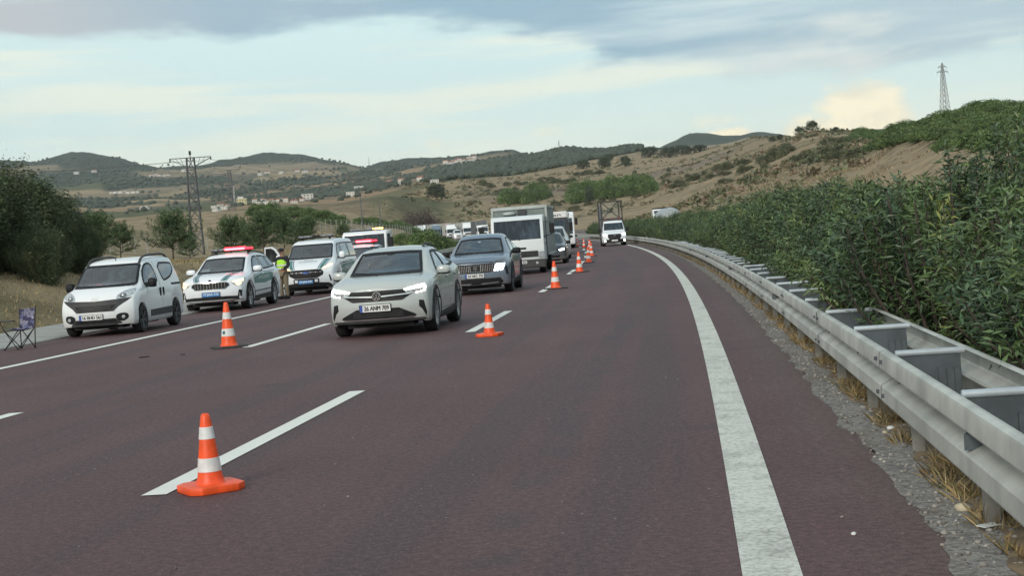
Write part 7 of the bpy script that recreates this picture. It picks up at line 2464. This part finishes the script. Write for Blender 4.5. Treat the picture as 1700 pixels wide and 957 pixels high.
# bright green bushes on the shoulder in front of the far queue
for px_, r, w_, h_, lb in ((712, 150, 2.0, 2.45, 'large bright green roadside bush in front of the distant queue'), (690, 156, 1.6, 1.7, 'medium green bush on the left flank of the large bright roadside bush'),
                           (738, 152, 1.5, 1.75, 'lower green bush right of the large bright roadside bush'), (756, 156, 1.4, 1.5, 'smallest green bush beside the rear of the blue-grey SUV roof'), (668, 160, 1.2, 1.3, 'low olive bush at the left foot of the bright roadside bushes')):
    put(lush, int(px_), px_, r, w_, h_, lb, 'bush')
# bare purple-brown shrubs
for px_, r, w_, h_, lb in ((690, 440, 5.2, 8.0, 'tall bare purple-brown shrub above the far queue, left one'), (706, 445, 5.0, 9.0, 'tallest bare purple-brown shrub in the middle of its clump'), (722, 450, 4.2, 6.5, 'bare purple-brown shrub at the right side of its clump')):
    put([dead], 0, px_, r, w_, h_, lb, 'shrub', 'bare shrubs above the queue')
# bands of green scrub
def band(n, pts, proto, w_, h_, label, group, cat='bush', r0=60, r1=900, jx=6, jy=3):
    k = 0
    for i in range(n):
        t = (i + random.random() * 0.8) / n * (len(pts) - 1)
        j = min(int(t), len(pts) - 2); f = t - j
        bx = pts[j][0] + (pts[j + 1][0] - pts[j][0]) * f + random.uniform(-jx, jx)
        by = pts[j][1] + (pts[j + 1][1] - pts[j][1]) * f + random.uniform(-jy, jy)
        r = range_at(bx, by, r0, r1)
        put(proto, i, bx, r, random.uniform(*w_), random.uniform(*h_), label, cat, group)
band(16, [(425, 356), (470, 358), (520, 362), (565, 372)], lush, (1.4, 2.6), (1.1, 2.0), 'green bush in the band along the near grassy rise left of centre', 'bushes on the near grassy rise', r0=230, r1=340)
band(12, [(590, 372), (640, 376), (690, 384)], lush, (1.5, 2.6), (1.3, 2.2), 'green bush along the wire fence above the recovery truck', 'bushes along the wire fence', r0=220, r1=380)
band(26, [(950, 333), (990, 326), (1030, 322), (1085, 318)], lush, (3.6, 6.2), (4.0, 8.0), 'green bush in the large thicket on the hillside above the braced frame truck', 'bushes of the hillside thicket', r0=300, r1=640, jy=7)
band(10, [(835, 338), (870, 336), (905, 330)], lush, (3.0, 5.0), (4.0, 7.5), 'green bush on the hillside above the box truck', 'bushes above the box truck', r0=420, r1=700, jy=3)
band(34, [(770, 325), (900, 322), (985, 345), (1060, 300), (1150, 300)], scrub, (1.2, 2.6), (1.0, 2.4), 'small dull shrub scattered on the dry brown hillside', 'scattered hillside shrubs', 'shrub', r0=260, r1=760, jx=25, jy=14)
band(30, [(1120, 300), (1230, 285), (1330, 262), (1420, 250)], scrub, (1.6, 3.6), (1.2, 2.6), 'low olive shrub on the orange-brown slope above the median hedge', 'shrubs on the orange-brown slope', 'shrub', r0=90, r1=520, jx=30, jy=14)
band(64, [(1405, 236), (1440, 228), (1500, 219), (1560, 208), (1640, 192), (1700, 192), (1760, 188)], lush, (2.0, 3.6), (1.2, 2.2), 'green bush in the belt along the crest of the right-hand hill', 'bushes along the right-hand crest', r0=120, r1=520, jx=10, jy=6)
band(56, [(1430, 246), (1500, 232), (1580, 222), (1640, 212), (1740, 216)], lush, (1.6, 3.0), (1.0, 1.9), 'green bush on the upper slope below the right-hand crest', 'bushes on the upper right slope', r0=100, r1=400, jx=14, jy=9)
band(20, [(800, 312), (880, 306), (940, 300), (1000, 283)], scrub, (2.0, 4.2), (1.6, 3.4), 'grey-green shrub in the line across the middle hill fields', 'shrubs in the field line of the middle hill', 'shrub', r0=600, r1=1100, jx=10, jy=5)
band(30, [(1560, 238), (1640, 236), (1700, 236), (1760, 236)], lush, (1.3, 2.4), (0.9, 1.7), 'dark green bush between the right-hand crest and the median hedge', 'bushes low on the right-hand slope', r0=55, r1=260, jx=20, jy=16)
# single trees one can pick out
for px_, y_, r0, r1, h_, w_, lb in ((725, 331, 500, 800, 8.0, 11.0, 'lone dark round tree in the tan field left of the box truck'), (1326, 224, 380, 620, 4.6, 5.0, 'small dark wind-leaning tree on the tan crest, left of a pair'), (1346, 220, 380, 640, 5.0, 5.2, 'small round tree on the tan crest, right of a pair'),
                                   (1293, 226, 380, 640, 3.0, 3.6, 'tiny tree on the skyline left of the two crest trees'), (1280, 227, 380, 640, 2.6, 3.4, 'tiniest bush-like tree at the left end of the crest trees'), (1385, 219, 380, 640, 2.2, 3.4, 'tiny low tree on the crest right of the two crest trees'),
                                   (1010, 268, 700, 1300, 6.0, 7.5, 'round field tree below the dark pine crest, right of the box truck'), (1037, 277, 600, 1200, 7.5, 8.5, 'dark field tree on the pale slope right of centre'), (1003, 279, 600, 1200, 8.0, 10.0, 'dark clump tree in the hedge row right of the box truck'), (968, 281, 600, 1200, 7.0, 9.0, 'broad dark tree at the left of the hedge row above the lorry sign'),
                                   (1078, 262, 700, 1300, 9.0, 13.0, 'wide dark tree at the upper edge of the pale field'), (1110, 262, 700, 1200, 8.0, 13.0, 'dark tree below the blue distant hill'), (1132, 258, 700, 1200, 8.0, 14.0, 'dark tree right below the hilltop pylon'), (1160, 253, 700, 1200, 6.0, 12.0, 'last dark tree of the row under the blue distant hill')):
    r = range_at(px_, y_, r0, r1)
    put(tree_p, int(px_), px_, r, w_, h_, lb, 'tree')
# young dark cypress-like stem in the hillside thicket
put(tree_p, 1, 979, range_at(979, 340, 300, 600), 4.5, 8.5, 'narrow dark tree at the left part of the hillside thicket', 'tree')

# ------------------------------------------------------------------ far woods and hedgerow trees: one mass
def far_woods():
    ico = bmesh.new()
    bmesh.ops.create_icosphere(ico, subdivisions=1, radius=1.0)
    iv = np.array([v.co for v in ico.verts]); fi = np.array([[v.index for v in f.verts] for f in ico.faces])
    ico.free()
    n = 120000
    b = RNG.uniform(-370, 95, n)
    r = np.exp(RNG.uniform(math.log(520), math.log(4350), n))
    x, y = b / 1000 * r, r
    c, wild, wood = cover(x, y)
    z = ground_z(x, y)
    hedge = (RNG.uniform(0, 1, n) < 0.010) & (r > 1150) & (b < -40)
    vil = np.exp(-((b + 135) / 70) ** 2 - ((elev(b, r) - 46) / 8) ** 2) * (RNG.uniform(0, 1, n) < 0.10)
    keep = ((wood > 0.5) & (r > 1000) & (RNG.uniform(0, 1, n) < np.where(r < 1700, 0.60, 0.22))) | hedge | ((vil > 0.35) & (r > 900))
    idx = np.nonzero(keep)[0][:9000]
    V, Fc, T = [], [], []
    sz = np.where(r[idx] > 2400, RNG.uniform(3.2, 6.5, len(idx)), RNG.uniform(2.6, 5.2, len(idx)))
    for k, i in enumerate(idx):
        s = sz[k]
        jit = RNG.uniform(0.72, 1.2, (len(iv), 1))
        p = iv * jit * np.array([s * 0.75, s * 0.75, s * 0.62]) + np.array([x[i], y[i], z[i] + s * 0.30])
        Fc.append(fi + len(V) * len(iv)); V.append(p)
        t = np.array([0.040, 0.056, 0.036]) * RNG.uniform(0.7, 1.35) + np.array([0.012, 0.008, 0]) * RNG.uniform(0, 1)
        T.append(np.tile(t, (len(iv), 1)))
    o = np_mesh('far_woods', np.concatenate(V), np.concatenate(Fc), 'leaf', np.concatenate(T))
    return tag(o, kind='stuff')


far_woods()

# dead weeds and tall dry grass over the orange-brown slope: nobody could count them
def weeds():
    n = 45000
    b = RNG.uniform(70, 370, n)
    r = np.exp(RNG.uniform(math.log(170), math.log(430), n))
    x, y = b / 1000 * r, r
    s, d = road_sd(x, y)
    k = (d > 24) & (fbm(x / 14, y / 14, 71, 3) + 0.25 * (fbm(x / 60, y / 60, 75, 2) - 0.5) > 0.50)
    x, y, r = x[k], y[k], r[k]
    z = ground_z(x, y)
    n = len(x)
    D = unit(np.column_stack([RNG.normal(size=(n, 2)) * 0.45, np.ones(n)]))
    L = RNG.uniform(0.12, 0.50, n) * (1 + r / 600)
    v, f = leaf_arrays(np.column_stack([x, y, z - 0.05]), D, L, L * RNG.uniform(0.16, 0.34, n), 0.05, 0.1)
    c = pick([(0.30, 0.23, 0.15), (0.24, 0.18, 0.115), (0.36, 0.285, 0.19), (0.13, 0.135, 0.07), (0.18, 0.145, 0.095)], [4, 4, 2, 2.5, 2], n)
    return tag(np_mesh('dry_weeds', v, f, 'dry', np.repeat(c, 4, 0)), kind='stuff')


weeds()


# knee-high scrub sprinkled over the middle hillside
def hill_scrub():
    n = 16000
    b = RNG.uniform(-70, 250, n)
    r = np.exp(RNG.uniform(math.log(230), math.log(1050), n))
    x, y = b / 1000 * r, r
    s, d = road_sd(x, y)
    f = fbm(x / 70, y / 45, 171, 4)
    k = ((d > 26) | (d < -24)) & (f + 0.10 * RNG.normal(size=n) > 0.62 - 0.0 * x)
    x, y = x[k][:1700], y[k][:1700]
    z = ground_z(x, y)
    m, q = len(x), 14
    c = np.repeat(np.column_stack([x, y, z]), q, 0)
    R_ = np.repeat(RNG.uniform(0.25, 1.0, m) ** 1.5 * 1.5 + 0.25, q)
    p = unit(RNG.normal(size=(m * q, 3)))
    p[:, 2] = np.abs(p[:, 2])
    v, f_ = leaf_arrays(c + p * (R_ * RNG.uniform(0.2, 0.8, m * q))[:, None] * np.array([1, 1, 0.8]), unit(p + RNG.normal(size=(m * q, 3)) * 0.6), R_ * 0.8, R_ * 0.55, 0.1, 0.1)
    t = np.repeat(pick([(0.12, 0.13, 0.065), (0.16, 0.135, 0.08), (0.095, 0.11, 0.055), (0.21, 0.155, 0.10)], [4, 3, 3, 2], m), q, 0)
    return tag(np_mesh('hillside_scrub', v, f_, 'leaf', np.repeat(t, 4, 0)), kind='stuff')


hill_scrub()

# ------------------------------------------------------------------ village
def house(name, w_, dp, h_, roof, wall='wall_house', chimney=True, flat=False):
    root = empty(name)
    MB().box((0, 0, h_ / 2), (w_, dp, h_)).build('wall', wall, root)
    rh = roof
    if flat:
        MB().box((0, 0, h_ + 0.2), (w_ + 0.6, dp + 0.6, 0.4)).build('roof', 'roof_tile' if roof > 1 else 'box_edge', root)
    else:
        rf = MB().prism([(-dp / 2 - 0.5, h_), (dp / 2 + 0.5, h_), (0, h_ + rh)], 'x', -w_ / 2 - 0.4, w_ / 2 + 0.4).build('roof', 'roof_tile', root)
        if chimney: MB().box((w_ * 0.25, dp * 0.15, h_ + rh * 0.8), (0.7, 0.7, 1.6)).build('chimney', 'wall_house', rf)
    nfl = max(1, int(h_ / 3))
    for fl in range(nfl):
        for k in range(max(2, int(w_ / 3.2))):
            n = max(2, int(w_ / 3.2))
            xx = -w_ / 2 + (k + 0.5) * w_ / n
            MB().box((xx, -dp / 2 - 0.02, 1.7 + fl * 3.0), (1.2, 0.08, 1.3)).build('window', 'window_dark', root)
    return root


HP = [house('village_house', 11, 9, 5.5, 2.8), house('village_house', 13, 10, 6.5, 3.0), house('village_house', 10, 10, 8.5, 2.6)]
HP.append(house('white_house', 12, 9, 6.5, 0.8, flat=True))
_hs = set()
def put_house(i, px_, y_, r0, r1, k, label, group, rz=None):
    r = range_at(px_, y_, r0, r1)
    o = HP[i] if i not in _hs else copy_tree(HP[i])
    _hs.add(i)
    x, y = pol(bear(px_, r), r)
    o.location = (x, y, gz(x, y) - 0.5)
    o.rotation_euler = (0, 0, rz if rz is not None else random.uniform(-0.6, 0.6))
    o.scale = (k, k, k)
    return tag(o, label, 'house', group)
VG = 'houses of the valley village'
VL = 'small pale house in the valley village behind the lattice pylon'
for i, (px_, y_) in enumerate([(358, 346), (368, 343), (374, 348), (380, 344), (432, 340), (440, 336), (446, 339), (453, 337), (458, 340), (464, 335), (470, 333), (476, 336), (483, 333), (490, 338), (497, 332), (503, 334), (362, 352), (425, 337)]):
    put_house(i % 3 if i % 2 else 3, px_, y_, 900, 2100, 0.40, VL, VG)
for px_, y_, r0, r1, k, lb in ((512, 331, 900, 2300, 0.8, 'white flat-roofed house standing alone right of the village'), (583, 326, 900, 2300, 0.6, 'white house among dark trees, lowest of the trio above the white police van'), (597, 317, 900, 2600, 0.8, 'long white building with pale roof, highest of the trio above the white police van'),
                               (576, 322, 900, 2300, 0.55, 'white house left of the trio above the white police van'), (95, 333, 1500, 3500, 0.9, 'white farmhouse in the fields at far left'), (244, 349, 900, 2400, 0.7, 'white house between trees left of the lattice pylon'), (722, 304, 700, 1200, 0.40, 'small white house on the edge of the tan field below the pine wood')):
    put_house(3, px_, y_, r0, r1, k, lb, None)
for px_, lb in ((200, 'long low white barn on the far field, left of a pair'), (221, 'long low white barn on the far field, right of a pair')):
    o = put_house(3, px_, 321.5, 1800, 3600, 1.0, lb, None, 0.0)
    o.scale = (2.2, 1.2, 0.55)
HG = 'white houses on the far wooded hills'
for i, (px_, y_) in enumerate([(255, 294), (262, 293), (268, 294), (275, 295), (283, 294), (309, 286), (315, 285), (435, 292), (446, 289), (470, 290), (495, 287), (508, 288), (43, 283), (131, 290), (160, 287)]):
    put_house(3 if i % 2 else 0, px_, y_, 2600, 4300, 0.95, 'tiny white house on the dark wooded hills across the valley', HG)
TG = 'pale blocks of the hill town'
for i in range(20):
    put_house(3 if i % 3 else 2, 741 + i * 2.55 + random.uniform(-2, 2), 276 - i * 0.42 + random.uniform(-4, 3.5), 2200, 4300, random.uniform(0.6, 0.95), 'tiny pale block of the town on the far hill above the queue', TG)
for i, (px_, y_) in enumerate([(641, 308), (648, 306), (667, 306), (700, 300)]):
    put_house(i % 3, px_, y_, 1000, 2600, 0.6, 'small house with red roof in the trees left of the tan field', 'houses by the tan field')
# yellow building with its white minaret
r = range_at(404, 341, 900, 2000)
x, y = pol(bear(404, r), r)
yb = empty('yellow_building', (x, y, gz(x, y) - 0.5), 0.1, 'yellow flat-roofed building beside the white minaret in the valley village', 'building')
yb.scale = (0.6, 0.6, 0.6)
MB().box((0, 0, 5), (14, 12, 10)).build('wall', 'wall_yellow', yb)
MB().box((0, 0, 10.3), (15, 13, 0.6)).build('roof', 'wall_house', yb)
MB().box((-1.5, 0, 12.0), (8, 8, 2.8)).build('upper_storey', 'wall_house', yb)
for fl in range(3):
    for k in range(4): MB().box((-5.2 + k * 3.5, -6.03, 2 + fl * 3), (1.5, 0.1, 1.4)).build('window', 'window_dark', yb)
x2, y2 = pol(bear(392, r), r)
mn = empty('minaret', (x2, y2, gz(x2, y2) - 0.5), 0, 'slim white minaret left of the yellow building', 'minaret')
mn.scale = (0.75, 0.75, 0.75)
MB().lathe([(1.4, 0), (1.4, 6), (1.0, 7), (0.95, 20)], 12).build('shaft', 'wall_house', mn, smooth=40)
MB().lathe([(1.7, 20), (1.7, 21), (0.9, 21.0), (0.9, 24)], 12).build('balcony', 'wall_house', mn, smooth=40)
MB().lathe([(1.1, 24), (0.0, 29)], 12).build('spire', 'pole', mn, smooth=40)

# ------------------------------------------------------------------ pylons, poles, fence
def lattice(mb, base, H, w0, w1, n, rr):
    """four legs with crossed bracing, z from 0 to H"""
    def c(t):
        w_ = w0 + (w1 - w0) * t
        return [Vector((sx * w_ / 2, sy * w_ / 2, H * t)) for sx, sy in ((-1, -1), (1, -1), (1, 1), (-1, 1))]
    a, b = c(0), c(1)
    for k in range(4): mb.tube([a[k], b[k]], rr, 4)
    for i in range(n):
        p, q = c(i / n), c((i + 1) / n)
        for k in range(4):
            mb.tube([p[k], q[(k + 1) % 4]], rr * 0.55, 3, cap=False)
            mb.tube([p[(k + 1) % 4], q[k]], rr * 0.55, 3, cap=False)
            mb.tube([q[k], q[(k + 1) % 4]], rr * 0.5, 3, cap=False)


x, y = pol(bear(331, 150), 150)
g0 = gz(x, y)
py = empty('power_pylon', (x, y, g0), 0.12, 'dark lattice power pylon with T-shaped crossarm behind the row of young pines', 'pylon')
m = MB(); lattice(m, None, 10.0, 1.25, 0.75, 8, 0.062); m.build('lattice_mast', 'pole', py)
m = MB()
for sy in (-0.3, 0.3):
    m.tube([(-2.1, sy * 0.3, 10.0), (2.1, sy * 0.3, 10.0)], 0.05, 4)
    m.tube([(-2.1, sy * 0.3, 9.95), (-0.4, sy, 9.1)], 0.04, 4)
    m.tube([(2.1, sy * 0.3, 9.95), (0.4, sy, 9.1)], 0.04, 4)
for k in (-1.5, -1.0, 1.0, 1.5):
    m.tube([(k, 0, 10.0), (k * 0.75, 0, 9.55 if abs(k) > 1.2 else 9.35)], 0.03, 4)
m.build('crossarm', 'pole', py)
m = MB().tube([(0, 0, 9.9), (0, 0, 10.6)], 0.05, 4); m.box((0, 0, 10.5), (0.22, 0.22, 0.42), 0, 0.04); m.build('switch_head', 'black', py)
for xx in (-2.05, 0.0, 2.05):
    MB().lathe([(0.03, 0), (0.09, 0.05), (0.04, 0.10), (0.09, 0.15), (0.04, 0.20), (0.09, 0.25), (0.03, 0.3)], 8, Matrix.Translation((xx, 0, 9.66))).build('insulator', 'black', py, smooth=40)
    side = 0.0
    wire = [(xx - 60 * t, -22 * t, 9.7 + 3.0 * t - 6.5 * t * (1 - t)) for t in np.linspace(0, 1, 14)]
    MB().tube(wire, 0.012, 3, cap=False).build('power_line', 'pole', py)
    wire = [(xx + 75 * t, 130 * t, 9.7 - 1.5 * t - 9.0 * t * (1 - t)) for t in np.linspace(0, 1, 14)]
    MB().tube(wire, 0.012, 3, cap=False).build('power_line', 'pole', py)
for xx in (-1.8, 1.85):
    lp = [(xx + 0.5 * math.sin(t), 0, 9.5 - 1.1 * math.sin(t / 2) ** 1.0 * (1 if t < 3.2 else 1)) for t in np.linspace(0, 5.0, 10)]
    MB().tube(lp, 0.012, 3, cap=False).build('jumper_cable', 'pole', py)

x, y = pol(bear(388.5, 330), 330)
p2 = empty('power_pylon', (x, y, gz(x, y) - 0.2), 0.4, 'smaller distant lattice pylon right of the large dark one', 'pylon')
m = MB(); lattice(m, None, 10.5, 1.6, 0.6, 9, 0.05); m.build('lattice_mast', 'pole', p2)
m = MB().tube([(-2.3, 0, 10.4), (2.6, 0, 10.6)], 0.07, 4); m.tube([(-2.3, 0, 10.4), (0, 0, 9.6)], 0.05, 4); m.tube([(2.6, 0, 10.6), (0, 0, 9.6)], 0.05, 4); m.build('crossarm', 'pole', p2)

for px_, y_, r, h_, lb in ((603, 381, 300, 6.6, 'slim utility pole with crossarm above the recovery truck, left of two'), (634, 386, 270, 5.4, 'slim utility pole with crossarm above the recovery truck, right of two')):
    x, y = pol(bear(px_, r), r)
    up_ = empty('utility_pole', (x, y, gz(x, y) - 0.2), 0.1, lb, 'pole')
    MB().tube([(0, 0, 0), (0, 0, h_)], [0.14, 0.09], 6).build('pole', 'pole', up_)
    m = MB().tube([(-1.1, 0, h_ - 0.35), (1.1, 0, h_ - 0.35)], 0.05, 4)
    m.build('crossarm', 'pole', up_)
    for xx in (-1.0, 0, 1.0): MB().tube([(xx, 0, h_ - 0.35), (xx, 0, h_ - 0.02)], 0.045, 5).build('insulator', 'black', up_)

x, y = pol(bear(1568, 620), 620)
p3_ = empty('transmission_tower', (x, y, gz(x, y)), 0.25, 'tall pale lattice transmission tower behind the right-hand green crest', 'pylon')
base = gz(x, y)
topz = CAM_H + (397.4 - .0754 * (1562 - 850) - 106) / 2430 * 620 - base
m = MB(); lattice(m, None, topz * 0.86, 4.4, 1.1, 11, 0.13); m.build('lattice_mast', 'pole_pale', p3_)
m = MB(); lattice(m, None, topz * 0.14, 1.1, 0.35, 3, 0.11)
m.v = [(a, b, c_ + topz * 0.86) for a, b, c_ in m.v]
m.build('peak', 'pole_pale', p3_)
for zz, hw_ in ((0.875, 2.6), (0.945, 1.9)):
    m = MB()
    for sg in (1, -1):
        m.tube([(0, 0, topz * zz), (sg * hw_, 0, topz * zz)], 0.17, 4); m.tube([(0, 0, topz * zz + 0.9), (sg * hw_, 0, topz * zz)], 0.13, 4)
        m.tube([(sg * hw_, 0, topz * zz), (sg * hw_, 0, topz * zz - 0.9)], 0.08, 4)
    m.build('crossarm', 'pole_pale', p3_)
for px_, ytop, r0, h_, lb, w_ in ((613, 262, 4450, 40, 'thin radio mast on the far ridge left of centre', 1.2), (927, 234, 1500, 13, 'thin mast rising from the dark pine crest above the box truck', 0.7), (1144, 221, 4480, 22, 'tiny pylon on top of the blue distant hill', 2.6)):
    x, y = pol(bear(px_, r0), r0)
    x += .0754 * (478.5 - ytop) / 2430 * r0 - (x - (px_ - 850) / 2430 * r0)
    topz = CAM_H + (397.4 - .0754 * (px_ - 850) - ytop) / 2430 * r0
    ms = empty('mast', (x, y, topz - h_), 0, lb, 'mast')
    m = MB(); lattice(m, None, h_, w_ * 1.6, w_ * 0.6, 8, w_ * 0.18); m.build('lattice_mast', 'pole', ms)
    m = MB().tube([(-w_ * 1.6, 0, h_ * 0.8), (w_ * 1.6, 0, h_ * 0.8)], w_ * 0.16, 4); m.tube([(0, 0, h_), (0, 0, h_ * 0.9)], w_ * 0.5, 5); m.build('antenna', 'pole', ms)

# wire fences
def fence(name, pts, label, n, h_=1.7):
    root = empty(name, (pts[0][0], pts[0][1], gz(*pts[0])), 0, label, 'fence')
    off = Vector(root.location)
    P = []
    for i in range(n + 1):
        t = i / n * (len(pts) - 1)
        j = min(int(t), len(pts) - 2); f = t - j
        xx, yy = pts[j][0] + (pts[j + 1][0] - pts[j][0]) * f, pts[j][1] + (pts[j + 1][1] - pts[j][1]) * f
        p = Vector((xx, yy, gz(xx, yy))) - off
        P.append(p)
        MB().tube([p - Vector((0, 0, 0.2)), p + Vector((0, 0, h_))], 0.05, 5).build('fence_post', 'concrete', root)
    for k in range(7):
        MB().tube([p + Vector((0, 0, 0.15 + k * (h_ - 0.2) / 6)) for p in P], 0.010, 3, cap=False).build('fence_wire', 'galv', root)
    return root


fence('wire_fence', [pol(bear(525, 205), 205), pol(bear(600, 215), 215), pol(bear(650, 240), 240), pol(bear(684, 300), 300)], 'wire fence with pale posts below the green bushes, left of the bright roadside bush', 26)
fence('wire_fence', [pol(bear(140, 120), 120), pol(bear(240, 135), 135), pol(bear(330, 160), 160), pol(bear(430, 190), 190)], 'wire fence on pale posts behind the young pines', 14)

# tall pale grass tuft by the thicket
tp = Vector((*pol(-298, 66), 0))
tuft = np.column_stack([RNG.normal(0, 0.3, 900) + tp.x, RNG.normal(0, 0.3, 900) + tp.y, np.full(900, gz(tp.x, tp.y))])
dry_grass('reed_tuft', tuft, 0.4, 1.2, STRAW, [3, 3, 2, 3, 1], 0.03, 0.3)

# ------------------------------------------------------------------ air
def haze_box():
    z0, z1 = -60.0, 760.0
    m = bpy.data.materials.new('haze')
    m.use_nodes = True
    nt = m.node_tree
    nt.nodes.clear()
    o = nt.nodes.new('ShaderNodeOutputMaterial')
    v = nt.nodes.new('ShaderNodeVolumePrincipled')
    v.inputs['Color'].default_value = (0.86, 0.92, 0.95, 1)
    v.inputs['Density'].default_value = HAZE_DENSITY
    v.inputs['Anisotropy'].default_value = 0.2
    nt.links.new(v.outputs[0], o.inputs['Volume'])
    ob = MB().box((0, 0, (z0 + z1) / 2), (14400, 14400, z1 - z0)).build('haze', m)
    return tag(ob, kind='stuff')


HAZE_DENSITY = 0.5 / 7500
haze_box()
